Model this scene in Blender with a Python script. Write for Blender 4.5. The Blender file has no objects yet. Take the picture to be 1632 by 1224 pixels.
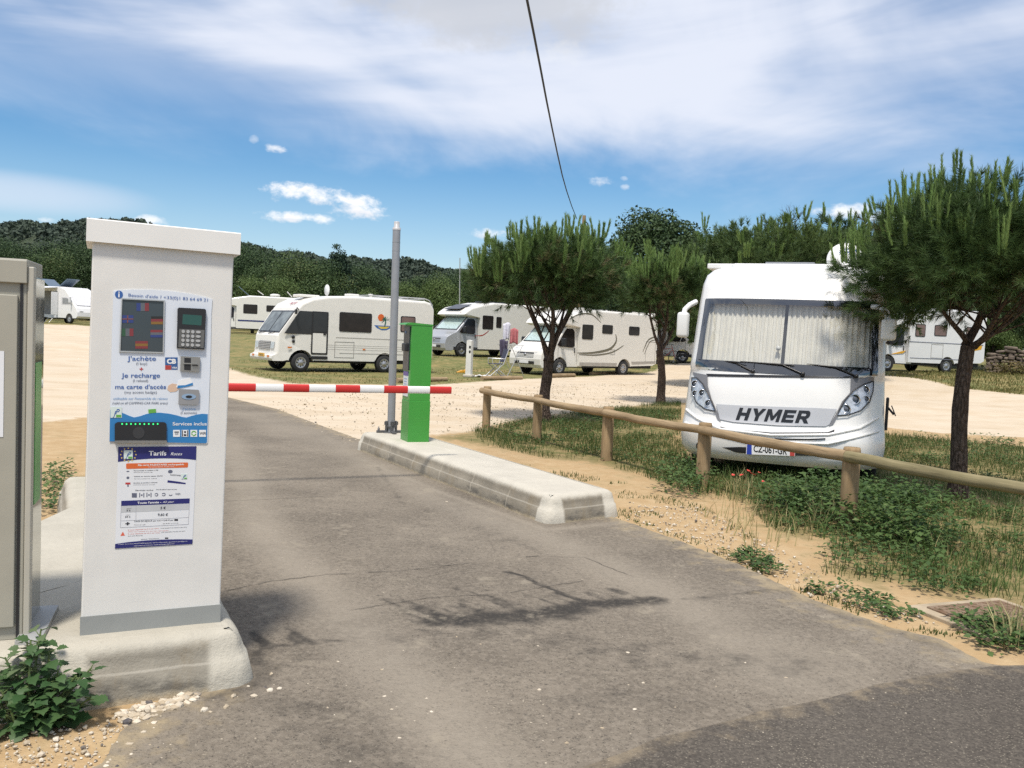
import bpy, bmesh, math, random
import numpy as np
from mathutils import Vector, Matrix
from mathutils.geometry import delaunay_2d_cdt
rnd = random.Random(7)
rng = np.random.default_rng(11)
R = math.radians
scene = bpy.context.scene
COL = scene.collection

# ------------------------------------------------------------------ camera
CW, CH, CF = 1632, 1224, 1368.0
EYE = Vector((0, 0, 1.45))
ROLL, PITCH = 2.5, 3.05
CAMROT = (Matrix.Rotation(R(90 - PITCH), 4, 'X') @ Matrix.Rotation(R(ROLL), 4, 'Z')).to_3x3()
cam_data = bpy.data.cameras.new('camera')
cam_data.sensor_width = 36.0
cam_data.lens = 36.0 * CF / CW
cam_data.clip_start = 0.05
cam_data.clip_end = 5000
cam = bpy.data.objects.new('camera', cam_data)
cam.matrix_world = Matrix.Translation(EYE) @ CAMROT.to_4x4()
COL.objects.link(cam)
scene.camera = cam

def ray(px, py):
    return (CAMROT @ Vector(((px - CW / 2) / CF, -(py - CH / 2) / CF, -1))).normalized()

def atY(px, py, Y):
    d = ray(px, py)
    return EYE + d * (Y / d.y)

# ------------------------------------------------------------------ terrain
CTRL = []
for Y in (-20, -10, 0, 5, 10, 14, 18):
    for X in (-30, -20, -12, -6, 0, 6, 12, 20, 30):
        CTRL.append((X, Y, 0.0))
CTRL += [(-7, 29, 0.0), (-4, 33, 0.02), (-10, 27, 0.0), (1.8, 34, 0.05), (4.2, 38, 0.1), (-2.5, 42, 0.44), (0, 46, .5),
         (16.2, 37, .74), (21, 39, .78), (14, 34, .62), (17, 28, .4), (12, 24, .15), (6, 28, .06), (25, 30, .6), (28, 40, .9),
         (7, 45, .5), (-18, 30, .1), (-14, 45, .45), (-25, 40, .45), (-33, 67, 1.12), (-28, 60, .95), (-18, 60, .92), (-8, 60, .95),
         (4, 60, 1.0), (16, 55, 1.1), (30, 60, 1.3), (-45, 75, 1.3), (-60, 60, 1.1), (0, 85, 1.7), (-40, 95, 1.8), (40, 90, 2.4),
         (0, 22, 0), (-8, 22, 0), (-16, 22, 0.02), (6, 21, 0.02), (-40, 30, .2), (-60, 30, .3), (45, 30, .7), (60, 60, 1.4)]
CA = np.array(CTRL)
def hfield(X, Y):
    X = np.asarray(X, float); Y = np.asarray(Y, float)
    num = np.zeros_like(X); den = np.zeros_like(X)
    s = 2.2 + 0.05 * np.maximum(Y, 0)
    for cx, cy, cz in CA:
        w = 1.0 / ((((X - cx) ** 2 + (Y - cy) ** 2) / (s * s)) + 0.15) ** 2.2
        num += w * cz; den += w
    z = num / den
    z = z * np.clip((Y - 15) / 6, 0, 1)
    far = np.clip((Y - 90) / 400, 0, 3)
    return z + far * 4.0
def H(x, y):
    if y <= 15: return 0.0
    s = 2.2 + 0.05 * y
    w = 1.0 / (((x - CA[:, 0]) ** 2 + (y - CA[:, 1]) ** 2) / (s * s) + 0.15) ** 2.2
    return float((w * CA[:, 2]).sum() / w.sum() * min(1, (y - 15) / 6) + min(3, max(0, (y - 90) / 400)) * 4.0)
def ground(px, py):
    d = ray(px, py)
    t = 1.0
    step = 0.25
    p = EYE
    prev = 0
    while t < 400:
        p = EYE + d * t
        if p.z < H(p.x, p.y):
            lo, hi = prev, t
            for _ in range(18):
                m = (lo + hi) / 2
                q = EYE + d * m
                if q.z < H(q.x, q.y): hi = m
                else: lo = m
            return EYE + d * hi
        prev = t
        t += step + t * 0.02
    return EYE + d * 90
def groundY(px, Y):
    py = 560.0
    for _ in range(25):
        p = atY(px, py, Y)
        py += (p.z - H(p.x, p.y)) * CF / Y * 0.9
    p.z = H(p.x, p.y)
    return p
def on_plane(o, rz, px, py):
    """pixel -> (along, up) on the vertical plane through o whose horizontal axis has angle rz"""
    ax = Vector((math.cos(rz), math.sin(rz), 0)); n = Vector((-math.sin(rz), math.cos(rz), 0))
    d = ray(px, py)
    t = (o - EYE).dot(n) / d.dot(n)
    q = EYE + d * t - o
    return q.dot(ax), q.z

# ------------------------------------------------------------------ object helpers
def tagged(o, label=None, cat=None, group=None, kind=None):
    if label: o['label'] = label
    if cat: o['category'] = cat
    if group: o['group'] = group
    if kind: o['kind'] = kind
    return o
def thing(name, label, cat, loc=(0, 0, 0), rz=0, group=None):
    o = bpy.data.objects.new(name, None)
    COL.objects.link(o)
    o.empty_display_size = 0.2
    o.location = loc; o.rotation_euler = (0, 0, rz)
    return tagged(o, label, cat, group)
def copy_tree(o, parent=None):
    c = o.copy(); COL.objects.link(c)
    if parent: c.parent = parent
    for ch in o.children: copy_tree(ch, c)
    return c

class MB:
    def __init__(s):
        s.v = []; s.f = []; s.m = []; s.sm = []; s.marks = []
    def add(s, vs, fs, mi=0, smooth=False):
        b = len(s.v)
        s.v += [tuple(v) for v in vs]
        for f in fs:
            s.f.append([i + b for i in f]); s.m.append(mi); s.sm.append(smooth)
        return s
    def bm(s, bm, mi=0, smooth=False, M=None):
        bm.verts.index_update()
        vs = [(M @ v.co if M else v.co.copy()) for v in bm.verts]
        s.add(vs, [[v.index for v in f.verts] for f in bm.faces], mi, smooth)
        bm.free()
        return s
    def box(s, c, d, rot=None, bev=0, seg=2, mi=0, smooth=False):
        bm = bmesh.new()
        bmesh.ops.create_cube(bm, size=1)
        for v in bm.verts: v.co = Vector((v.co.x * d[0], v.co.y * d[1], v.co.z * d[2]))
        if bev: bmesh.ops.bevel(bm, geom=list(bm.edges), offset=bev, segments=seg, affect='EDGES', profile=.5)
        M = Matrix.Translation(c) @ (rot.to_4x4() if rot else Matrix.Identity(4))
        return s.bm(bm, mi, smooth, M)
    def tube(s, pts, rad, n=8, cap=True, mi=0, smooth=True):
        pts = [Vector(p) for p in pts]
        if not hasattr(rad, '__len__'): rad = [rad] * len(pts)
        vs = []; fs = []
        up = Vector((0, 0, 1))
        prevx = None
        for i, p in enumerate(pts):
            if i == 0: t = pts[1] - p
            elif i == len(pts) - 1: t = p - pts[i - 1]
            else: t = pts[i + 1] - pts[i - 1]
            t = t.normalized() if t.length > 1e-9 else Vector((0, 0, 1))
            if prevx is None:
                x = t.cross(up)
                if x.length < 1e-3: x = t.cross(Vector((1, 0, 0)))
            else: x = prevx - t * prevx.dot(t)
            x.normalize(); prevx = x
            y = t.cross(x)
            for k in range(n):
                a = 2 * math.pi * k / n
                vs.append(p + (x * math.cos(a) + y * math.sin(a)) * rad[i])
        for i in range(len(pts) - 1):
            for k in range(n):
                k2 = (k + 1) % n
                fs.append((i * n + k, i * n + k2, (i + 1) * n + k2, (i + 1) * n + k))
        b = len(s.v)
        s.add(vs, fs, mi, smooth)
        if cap:
            s.add([vs[k] for k in range(n)][::-1], [list(range(n))], mi, False)
            L = (len(pts) - 1) * n
            s.add([vs[L + k] for k in range(n)], [list(range(n))], mi, False)
        return s
    def lathe(s, prof, c=(0, 0, 0), n=24, axis='z', mi=0, smooth=True):
        """prof: (r, h) pairs"""
        vs = []; fs = []
        for r, h in prof:
            for k in range(n):
                a = 2 * math.pi * k / n
                x, y = r * math.cos(a), r * math.sin(a)
                p = (x, y, h) if axis == 'z' else ((x, h, y) if axis == 'y' else (h, x, y))
                vs.append((p[0] + c[0], p[1] + c[1], p[2] + c[2]))
        for i in range(len(prof) - 1):
            for k in range(n):
                k2 = (k + 1) % n
                fs.append((i * n + k, i * n + k2, (i + 1) * n + k2, (i + 1) * n + k))
        return s.add(vs, fs, mi, smooth)
    def prism(s, poly, fn, d0, d1, mi=0, smooth=False):
        """poly 2D extruded: fn(a,b,d)->3D"""
        n = len(poly)
        vs = [fn(a, b, d0) for a, b in poly] + [fn(a, b, d1) for a, b in poly]
        s.add(vs, [list(range(n)), list(range(2 * n - 1, n - 1, -1))], mi, smooth)
        s.add(vs, [(i, n + i, n + (i + 1) % n, (i + 1) % n) for i in range(n)], mi, smooth)
        return s
    def patch(s, poly, step, fn, mi=0, smooth=True, jitter=0):
        """2D polygon filled with a fine triangulation, mapped by fn(a,b)->3D"""
        vs, tris = fill_poly(poly, step, jitter)
        return s.add([fn(a, b) for a, b in vs], tris, mi, smooth)
    def split(s, name, mat, parent=None):
        """one object per marked run of faces (a line of writing, a pictogram)"""
        mk = s.marks + [len(s.f)]; outs = []
        for a, b in zip(mk, mk[1:]):
            if b <= a: continue
            t = MB(); used = sorted({i for f in s.f[a:b] for i in f}); ix = {u: k for k, u in enumerate(used)}
            t.v = [s.v[u] for u in used]; t.f = [[ix[i] for i in f] for f in s.f[a:b]]; t.m = s.m[a:b]; t.sm = s.sm[a:b]
            outs.append(t.build(name, mat, parent, fix=False))
        return outs
    def mark(s): s.marks.append(len(s.f)); return s
    def build(s, name, mat, parent=None, fix=True):
        me = bpy.data.meshes.new(name)
        me.from_pydata(s.v, [], s.f)
        mats = mat if isinstance(mat, (list, tuple)) else [mat]
        for m in mats: me.materials.append(m)
        me.polygons.foreach_set('material_index', s.m)
        me.polygons.foreach_set('use_smooth', s.sm)
        me.update()
        if fix:
            bm = bmesh.new(); bm.from_mesh(me)
            bmesh.ops.recalc_face_normals(bm, faces=bm.faces)
            bm.to_mesh(me); bm.free()
        o = bpy.data.objects.new(name, me)
        COL.objects.link(o)
        if parent: o.parent = parent
        return o

def in_poly(x, y, poly):
    c = False; n = len(poly); j = n - 1
    for i in range(n):
        xi, yi = poly[i]; xj, yj = poly[j]
        if (yi > y) != (yj > y) and x < (xj - xi) * (y - yi) / (yj - yi) + xi: c = not c
        j = i
    return c
def fill_poly(poly, step, jitter=0):
    vs = []
    n = len(poly)
    for i in range(n):
        a = Vector(poly[i]); b = Vector(poly[(i + 1) % n])
        k = max(1, int((b - a).length / step))
        for j in range(k): vs.append(a.lerp(b, j / k))
    nb = len(vs)
    edges = [(i, (i + 1) % nb) for i in range(nb)]
    if jitter:
        vs = [v + Vector((rnd.uniform(-jitter, jitter), rnd.uniform(-jitter, jitter))) for v in vs]
    pp = [(v.x, v.y) for v in vs]
    xs = [p[0] for p in pp]; ys = [p[1] for p in pp]
    gx_, gy_ = np.meshgrid(np.arange(min(xs) + step * .5, max(xs), step), np.arange(min(ys) + step * .5, max(ys), step), indexing='ij')
    if gx_.size:
        ok = sdf(gx_, gy_, pp) > step * .2
        vs += [Vector((a, b)) for a, b in zip(gx_[ok].tolist(), gy_[ok].tolist())]
    ov, oe, of, *_ = delaunay_2d_cdt(vs, edges, [list(range(nb))], 1, 1e-5)
    return [(v.x, v.y) for v in ov], [list(f) for f in of]
def sdf(PX, PY, poly):
    """signed distance, positive inside"""
    P = np.array(poly, float)
    d = np.full(PX.shape, 1e9); ins = np.zeros(PX.shape, bool)
    n = len(P)
    for i in range(n):
        a = P[i]; b = P[(i + 1) % n]
        e = b - a
        L = max(e @ e, 1e-12)
        t = np.clip(((PX - a[0]) * e[0] + (PY - a[1]) * e[1]) / L, 0, 1)
        d = np.minimum(d, np.hypot(PX - a[0] - t * e[0], PY - a[1] - t * e[1]))
        cond = (a[1] > PY) != (b[1] > PY)
        with np.errstate(divide='ignore', invalid='ignore'):
            xi = (b[0] - a[0]) * (PY - a[1]) / (b[1] - a[1]) + a[0]
        ins ^= cond & (PX < xi)
    return np.where(ins, d, -d)
def np_mesh(name, V, F, mats, mi=None, attr=None, smooth=False):
    """V (n,3), F (m,k) arrays -> mesh data"""
    me = bpy.data.meshes.new(name)
    V = np.asarray(V, np.float32); F = np.asarray(F, np.int32)
    m, k = F.shape
    me.vertices.add(len(V)); me.vertices.foreach_set('co', V.ravel())
    me.loops.add(m * k); me.loops.foreach_set('vertex_index', F.ravel())
    me.polygons.add(m)
    me.polygons.foreach_set('loop_start', np.arange(0, m * k, k, dtype=np.int32))
    me.polygons.foreach_set('loop_total', np.full(m, k, np.int32))
    for mt in (mats if isinstance(mats, (list, tuple)) else [mats]): me.materials.append(mt)
    if mi is not None: me.polygons.foreach_set('material_index', np.asarray(mi, np.int32))
    me.polygons.foreach_set('use_smooth', np.full(m, smooth))
    if attr:
        for an, (dom, arr) in attr.items():
            a = me.attributes.new(an, 'FLOAT', dom)
            a.data.foreach_set('value', np.asarray(arr, np.float32))
    me.update(calc_edges=True)
    me.validate()
    return me
def obj_from(me, name, parent=None):
    o = bpy.data.objects.new(name, me); COL.objects.link(o)
    if parent: o.parent = parent
    return o

# ------------------------------------------------------------------ text
def text_geo(body, shear=0, bold=0):
    cu = bpy.data.curves.new('lettering', 'FONT')
    cu.body = body; cu.size = 1; cu.fill_mode = 'FRONT'; cu.resolution_u = 4; cu.shear = shear; cu.offset = bold
    o = bpy.data.objects.new('lettering', cu); COL.objects.link(o)
    me = o.to_mesh()
    vs = [v.co.copy() for v in me.vertices]; fs = [list(p.vertices) for p in me.polygons]
    bpy.data.objects.remove(o); bpy.data.curves.remove(cu)
    return vs, fs
def write(mb, body, a0, a1, b, height, fn, mi=0, shear=0, bold=0, align=None, rotate=0):
    """text between a0 and a1 (centred) with its middle at height b; height = cap height"""
    vs, fs = text_geo(body, shear, bold)
    if not vs: return
    x0 = min(v.x for v in vs); x1 = max(v.x for v in vs)
    sx = (a1 - a0) / max(1e-6, x1 - x0); sy = height / 0.72
    out = []
    for v in vs:
        a = a0 + (v.x - x0) * sx; bb = b + (v.y - 0.36) * sy
        if rotate:
            ca, cb = (a0 + a1) / 2, b
            c, s_ = math.cos(rotate), math.sin(rotate)
            a, bb = ca + (a - ca) * c - (bb - cb) * s_, cb + (a - ca) * s_ + (bb - cb) * c
        out.append(fn(a, bb))
    mb.add(out, fs, mi)

# ------------------------------------------------------------------ materials
class NT:
    def __init__(s, nt): s.nt = nt; s.n = nt.nodes; s.l = nt.links
    def new(s, t, **kw):
        x = s.n.new(t)
        for k, v in kw.items():
            if hasattr(x, k): setattr(x, k, v)
        return x
    def link(s, a, b): s.l.new(a, b)
    def val(s, sock, v):
        if hasattr(v, 'is_linked') or hasattr(v, 'node'): s.l.new(v, sock)
        else: sock.default_value = v
    def math(s, op, a, b=0.0, c=None, clamp=False):
        x = s.n.new('ShaderNodeMath'); x.operation = op; x.use_clamp = clamp
        s.val(x.inputs[0], a); s.val(x.inputs[1], b)
        if c is not None: s.val(x.inputs[2], c)
        return x.outputs[0]
    def ramp(s, f, a, b, t0=0.0, t1=1.0):
        x = s.n.new('ShaderNodeMapRange'); x.interpolation_type = 'SMOOTHSTEP'; x.clamp = True
        s.val(x.inputs[0], f); x.inputs[1].default_value = a; x.inputs[2].default_value = b
        x.inputs[3].default_value = t0; x.inputs[4].default_value = t1
        return x.outputs[0]
    def mix(s, f, a, b):
        x = s.n.new('ShaderNodeMix'); x.data_type = 'RGBA'; x.clamp_factor = True
        s.val(x.inputs[0], f)
        for i, c in ((6, a), (7, b)):
            if isinstance(c, (tuple, list)): x.inputs[i].default_value = (c[0], c[1], c[2], 1)
            else: s.l.new(c, x.inputs[i])
        return x.outputs[2]
    def noise(s, vec, scale, detail=4, rough=.55, out=0, dist=0):
        x = s.n.new('ShaderNodeTexNoise')
        if vec is not None: s.l.new(vec, x.inputs['Vector'])
        x.inputs['Scale'].default_value = scale; x.inputs['Detail'].default_value = detail
        x.inputs['Roughness'].default_value = rough; x.inputs['Distortion'].default_value = dist
        return x.outputs[out]
    def voro(s, vec, scale, out='Distance', feature='F1'):
        x = s.n.new('ShaderNodeTexVoronoi'); x.feature = feature
        s.l.new(vec, x.inputs['Vector']); x.inputs['Scale'].default_value = scale
        return x.outputs[out]
    def coord(s, which='Object'): return s.n.new('ShaderNodeTexCoord').outputs[which]
    def scalev(s, vec, sc):
        x = s.n.new('ShaderNodeMapping'); s.l.new(vec, x.inputs[0]); x.inputs['Scale'].default_value = sc
        return x.outputs[0]
    def attr(s, name):
        x = s.n.new('ShaderNodeAttribute'); x.attribute_name = name
        return x.outputs['Fac']
    def sep(s, vec):
        x = s.n.new('ShaderNodeSeparateXYZ'); s.l.new(vec, x.inputs[0]); return x.outputs
    def bump(s, h, strength=.3, dist=.01):
        x = s.n.new('ShaderNodeBump'); s.l.new(h, x.inputs['Height'])
        x.inputs['Strength'].default_value = strength; x.inputs['Distance'].default_value = dist
        return x.outputs[0]
def new_mat(name):
    m = bpy.data.materials.new(name); m.use_nodes = True
    t = NT(m.node_tree)
    p = m.node_tree.nodes['Principled BSDF']
    return m, t, p
MATS = {}
def mat(name, col, rough=.5, metal=0, var=.06, scale=6, bump=0, bscale=80, coat=0, spec=.5, dirt=0, dirtcol=(.28, .24, .18)):
    if name in MATS: return MATS[name]
    m, t, p = new_mat(name)
    co = t.coord('Object')
    nz = t.noise(co, scale, 5)
    f = t.ramp(nz, .3, .7)
    c = t.mix(f, tuple(x * (1 - var) for x in col), tuple(min(1, x * (1 + var)) for x in col))
    if dirt:
        d = t.ramp(t.noise(co, scale * .6, 8, .7), .5, .8, 0, dirt)
        c = t.mix(d, c, dirtcol)
    t.link(c, p.inputs['Base Color'])
    p.inputs['Roughness'].default_value = rough; p.inputs['Metallic'].default_value = metal
    p.inputs['Coat Weight'].default_value = coat; p.inputs['Specular IOR Level'].default_value = spec
    if bump:
        t.link(t.bump(t.noise(co, bscale, 3), bump, .004), p.inputs['Normal'])
    MATS[name] = m
    return m
def glass_mat(name, tint, base=.06, gain=1.0, rough=.02):
    """see-through pane: tinted transparent + mirror by Fresnel"""
    if name in MATS: return MATS[name]
    m, t, p = new_mat(name)
    t.n.remove(p)
    out = [n for n in t.n if n.type == 'OUTPUT_MATERIAL'][0]
    tr = t.new('ShaderNodeBsdfTransparent'); tr.inputs[0].default_value = (*tint, 1)
    gl = t.new('ShaderNodeBsdfGlossy'); gl.inputs['Roughness'].default_value = rough
    fr = t.new('ShaderNodeLayerWeight'); fr.inputs[0].default_value = .5
    f = t.math('ADD', t.math('MULTIPLY', t.math('POWER', fr.outputs['Facing'], 4.0), gain), base, clamp=True)
    mx = t.new('ShaderNodeMixShader'); t.link(f, mx.inputs[0]); t.link(tr.outputs[0], mx.inputs[1]); t.link(gl.outputs[0], mx.inputs[2])
    t.link(mx.outputs[0], out.inputs[0])
    MATS[name] = m
    return m
# ------------------------------------------------------------------ light and sky
SUN_AZ = math.atan2(-.16, -.99); SUN_EL = R(65)
sdir = Vector((math.sin(SUN_AZ) * math.cos(SUN_EL), math.cos(SUN_AZ) * math.cos(SUN_EL), math.sin(SUN_EL)))
sl = bpy.data.lights.new('sun', 'SUN'); sl.energy = 4.0; sl.angle = R(7.5); sl.color = (1, .935, .84)
so = bpy.data.objects.new('sun', sl); COL.objects.link(so)
so.rotation_euler = (-sdir).to_track_quat('-Z', 'Y').to_euler()

w = bpy.data.worlds.new('World'); scene.world = w; w.use_nodes = True
t = NT(w.node_tree)
bg = w.node_tree.nodes['Background']; bg.inputs[1].default_value = 0.12
sky = t.new('ShaderNodeTexSky'); sky.sky_type = 'NISHITA'; sky.sun_disc = False
sky.sun_elevation = SUN_EL; sky.sun_rotation = SUN_AZ; sky.air_density = 1.0; sky.dust_density = .6; sky.ozone_density = 1.6
co = t.coord('Generated')
xyz = t.sep(co)
az = t.math('ARCTAN2', xyz[0], xyz[1])
el = t.math('ARCSINE', xyz[2])
def cvec(sa, se, oz=0.0, slant=0.0):
    a = t.math('MULTIPLY', az, sa)
    e = t.math('MULTIPLY', t.math('ADD', el, t.math('MULTIPLY', az, slant)), se)
    c = t.new('ShaderNodeCombineXYZ'); t.link(a, c.inputs[0]); t.link(e, c.inputs[1]); c.inputs[2].default_value = oz
    return c.outputs[0]
def azel(px, py):
    d = ray(px, py)
    return math.atan2(d.x, d.y), math.asin(d.z)
# deeper blue of the photograph's sky: slight saturation towards blue
hsv = t.new('ShaderNodeHueSaturation'); hsv.inputs['Saturation'].default_value = 1.38; hsv.inputs['Value'].default_value = .98
t.link(sky.outputs[0], hsv.inputs['Color'])
skyc = t.mix(1.0, hsv.outputs[0], hsv.outputs[0])
# low whitish veil near the horizon
veil = t.ramp(el, .02, .20, .42, 0)
skyc = t.mix(veil, skyc, (4.2, 5.6, 7.2))
# cirrus sheet
n1 = t.noise(cvec(2.2, 5.5, 1.3, .10), 1.0, 6, .6, dist=.4)
n2 = t.noise(cvec(1.5, 9, 4.1, -.10), 1.3, 5, .5, dist=.5)
n3 = t.noise(cvec(2.4, 6, 7.7, .2), 1.2, 5, .5, dist=.6)
edge = t.ramp(t.math('ADD', el, t.math('MULTIPLY', t.math('SUBTRACT', n1, .5), .22)), .175, .275)
dens = t.ramp(t.math('ADD', t.math('MULTIPLY', n2, .5), t.math('MULTIPLY', n3, .5)), .33, .60, .30, 1.0)
cir = t.math('MULTIPLY', edge, dens)
# clear blue gap up at the left of the sheet
ga, ge = azel(140, 130)
gd = t.math('ADD', t.math('POWER', t.math('ABSOLUTE', t.math('DIVIDE', t.math('SUBTRACT', az, ga), .30)), 2), t.math('POWER', t.math('ABSOLUTE', t.math('DIVIDE', t.math('SUBTRACT', el, ge), .055)), 2))
gap = t.ramp(t.math('ADD', gd, t.math('MULTIPLY', t.math('SUBTRACT', n2, .5), 2.2)), .2, 1.6, .68, 0)
cir = t.math('MULTIPLY', cir, t.math('SUBTRACT', 1.0, gap))
# faint veil low at the left, over the hill
va, ve = azel(20, 305)
vd = t.math('ADD', t.math('POWER', t.math('ABSOLUTE', t.math('DIVIDE', t.math('SUBTRACT', az, va), .13)), 2), t.math('POWER', t.math('ABSOLUTE', t.math('DIVIDE', t.math('SUBTRACT', el, ve), .022)), 2))
cir = t.math('MAXIMUM', cir, t.ramp(t.math('ADD', vd, t.math('MULTIPLY', n3, .8)), .2, 1.7, .55, 0))
cir = t.math('MULTIPLY', cir, .93)
skyc = t.mix(cir, skyc, (6.4, 6.7, 7.5))
# grey cumulus fragment high up
def blob(px, py, rx, ry, nz, k=1.2, lo=1.0, hi=.35):
    a, e = azel(px, py)
    d = t.math('ADD', t.math('POWER', t.math('ABSOLUTE', t.math('DIVIDE', t.math('SUBTRACT', az, a), rx / CF)), 2.0),
               t.math('POWER', t.math('ABSOLUTE', t.math('DIVIDE', t.math('SUBTRACT', el, e), ry / CF)), 2.0))
    d = t.math('ADD', d, t.math('MULTIPLY', t.math('SUBTRACT', nz, .5), k))
    return t.ramp(d, lo, hi)
nc = t.noise(cvec(9, 12, 2.2), 1.6, 7, .62)
nf = t.noise(cvec(24, 36, 5.2), 1.3, 6, .62)
g1 = blob(800, 5, 250, 75, nc, 2.6, 1.0, .1)
skyc = t.mix(t.math('MULTIPLY', g1, .75), skyc, (4.7, 4.85, 5.2))
g2 = blob(868, 82, 75, 22, nc, 4.0, 1.0, -.3)
skyc = t.mix(t.math('MULTIPLY', g2, .35), skyc, (7.3, 7.4, 7.6))
# small fair-weather cumulus, white on top and grey below
CL = [(462, 308, 52, 17, 1), (520, 315, 70, 16, 1), (570, 328, 52, 20, 1), (594, 338, 34, 13, 1), (474, 346, 52, 9, .9), (440, 237, 19, 7, .75),
      (955, 289, 24, 8, .55), (995, 284, 7, 4, .4), (996, 298, 8, 5, .4), (405, 222, 8, 6, .3), (768, 371, 40, 9, .8), (1345, 336, 44, 13, .85), (245, 352, 28, 8, .8), (80, 351, 14, 5, .6), (1420, 345, 50, 9, .6)]
m = None; sh = None
for px, py, rx, ry, o_ in CL:
    b = t.math('MULTIPLY', blob(px, py, rx * 1.05, ry * 1.1, nf, 4.2, 1.0, -.25), o_)
    m = b if m is None else t.math('MAXIMUM', m, b)
    a, e = azel(px, py)
    below = t.math('MULTIPLY', blob(px, py + ry * .75, rx * .85, ry * .5, nf, 1.4, 1.0, .2), .55)
    sh = below if sh is None else t.math('MAXIMUM', sh, below)
cc = t.mix(sh, (8.2, 8.2, 8.3), (5.9, 6.1, 6.6))
skyc = t.mix(m, skyc, cc)
t.link(skyc, bg.inputs[0])

scene.view_settings.view_transform = 'Standard'
scene.view_settings.look = 'None'
scene.view_settings.exposure = 0.16
scene.view_settings.gamma = 1.0
scene.cycles.max_bounces = 5
scene.cycles.diffuse_bounces = 2
scene.cycles.glossy_bounces = 2
scene.cycles.transmission_bounces = 2
scene.cycles.transparent_max_bounces = 8
scene.cycles.use_denoising = False
scene.cycles.caustics_reflective = False
scene.cycles.caustics_refractive = False
# ------------------------------------------------------------------ ground
def gp(lst): return [tuple(ground(x, y)[:2]) for x, y in lst]
LOT = gp([(75, 672), (365, 640), (565, 716), (690, 694), (760, 686), (800, 674), (870, 662), (1000, 648), (1085, 641), (1250, 655), (1410, 681), (1500, 690), (1632, 697)])
LOT = [(-30, 9.0)] + LOT + [(14, 15.5), (40, 12), (60, 30)] + gp([(1632, 629), (1500, 611), (1410, 597), (1250, 583), (1095, 577), (1050, 587), (960, 598), (830, 604), (760, 608), (690, 613), (640, 613), (560, 612), (470, 611), (400, 598), (365, 586), (320, 560), (300, 538), (140, 518), (75, 517)]) + [(-60, 62), (-60, 9.0)]
GREEN1 = gp([(690, 697), (770, 683), (900, 658), (1000, 648), (1085, 640), (1085, 700), (1110, 760), (1120, 790), (1060, 770), (1000, 752), (930, 735), (860, 728), (790, 712)])
GREEN2 = gp([(1390, 690), (1500, 700), (1632, 712), (1800, 730), (1800, 980), (1632, 965), (1480, 945), (1310, 915), (1330, 865), (1225, 845), (1190, 800), (1095, 775), (1085, 735), (1250, 735)])
VERGE = gp([(985, 826), (1080, 858), (1190, 905), (1290, 950), (1420, 998), (1500, 1016)])

def grid_lines(lo, hi, n, k):
    u = np.linspace(math.asinh(lo / k), math.asinh(hi / k), n)
    return np.sinh(u) * k
gx = grid_lines(-900, 900, 300, 3.0)
gy = np.concatenate([np.linspace(-40, 0, 12, endpoint=False), np.linspace(0, 16, 150, endpoint=False), 16 + grid_lines(0, 1200, 170, 12.0)])
GX, GY = np.meshgrid(gx, gy, indexing='ij')
GZ = hfield(GX, GY)
GZ = GZ + np.where(GY < 22, 0.012 * np.sin(GX * 3.1 + GY * 1.7) * np.sin(GY * 2.3 - GX), 0) * 0.6 - 0.006
GZ[GY > 520] = GZ[GY > 520] * 0.9
nx, ny = GX.shape
idx = np.arange(nx * ny).reshape(nx, ny)
F = np.stack([idx[:-1, :-1], idx[1:, :-1], idx[1:, 1:], idx[:-1, 1:]], -1).reshape(-1, 4)
V = np.stack([GX, GY, GZ], -1).reshape(-1, 3)
lot_s = np.clip(sdf(GX, GY, LOT), -4, 4)
gr_s = np.clip(np.maximum(sdf(GX, GY, GREEN1), sdf(GX, GY, GREEN2)), -4, 4)
far = np.clip((GY - 21) / 3, 0, 1)

m_ground, t, p = new_mat('ground_soil')
co = t.coord('Object')
lot = t.attr('lot'); grn = t.attr('green'); fa = t.attr('farland')
nb = t.noise(co, .9, 4, .6); nm = t.noise(co, 5, 5, .65); nf_ = t.noise(co, 60, 3, .6); ns = t.noise(co, 170, 2, .6)
grain = t.ramp(nf_, .25, .75)
sand = t.mix(t.ramp(nm, .35, .7), (.40, .275, .145), (.47, .345, .20))
sand = t.mix(t.ramp(ns, .55, .8), sand, (.30, .22, .13))
sand = t.mix(t.ramp(t.noise(co, 2.2, 7, .7), .52, .72, 0, .7), sand, (.30, .235, .12))
grav = t.mix(t.ramp(ns, .3, .75), (.63, .535, .415), (.51, .43, .325))
grav = t.mix(t.ramp(nb, .35, .7, 0, .6), grav, (.50, .395, .27))
lane = t.noise(t.scalev(co, (.35, 1.6, 1)), 1.1, 5, .65, dist=.6)
grav = t.mix(t.ramp(lane, .5, .68, 0, .5), grav, (.44, .35, .24))
grav = t.mix(t.ramp(t.noise(t.scalev(co, (.25, 1.1, 1)), 2.0, 6, .7), .56, .72, 0, .55), grav, (.66, .58, .46))
vor = t.voro(co, 26)
grav = t.mix(t.ramp(vor, .0, .35, .35, 0), grav, (.68, .60, .46))
# dry grass of the pitches: straw and green patches
dry = t.mix(t.ramp(t.noise(co, .55, 7, .7), .30, .58), (.27, .205, .088), (.105, .13, .042))
dry = t.mix(t.ramp(t.noise(co, 3.2, 6, .7), .4, .7, 0, .75), dry, (.36, .27, .13))
dry = t.mix(t.ramp(t.noise(co, 11, 5, .7), .45, .75, 0, .6), dry, (.08, .10, .03))
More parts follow.
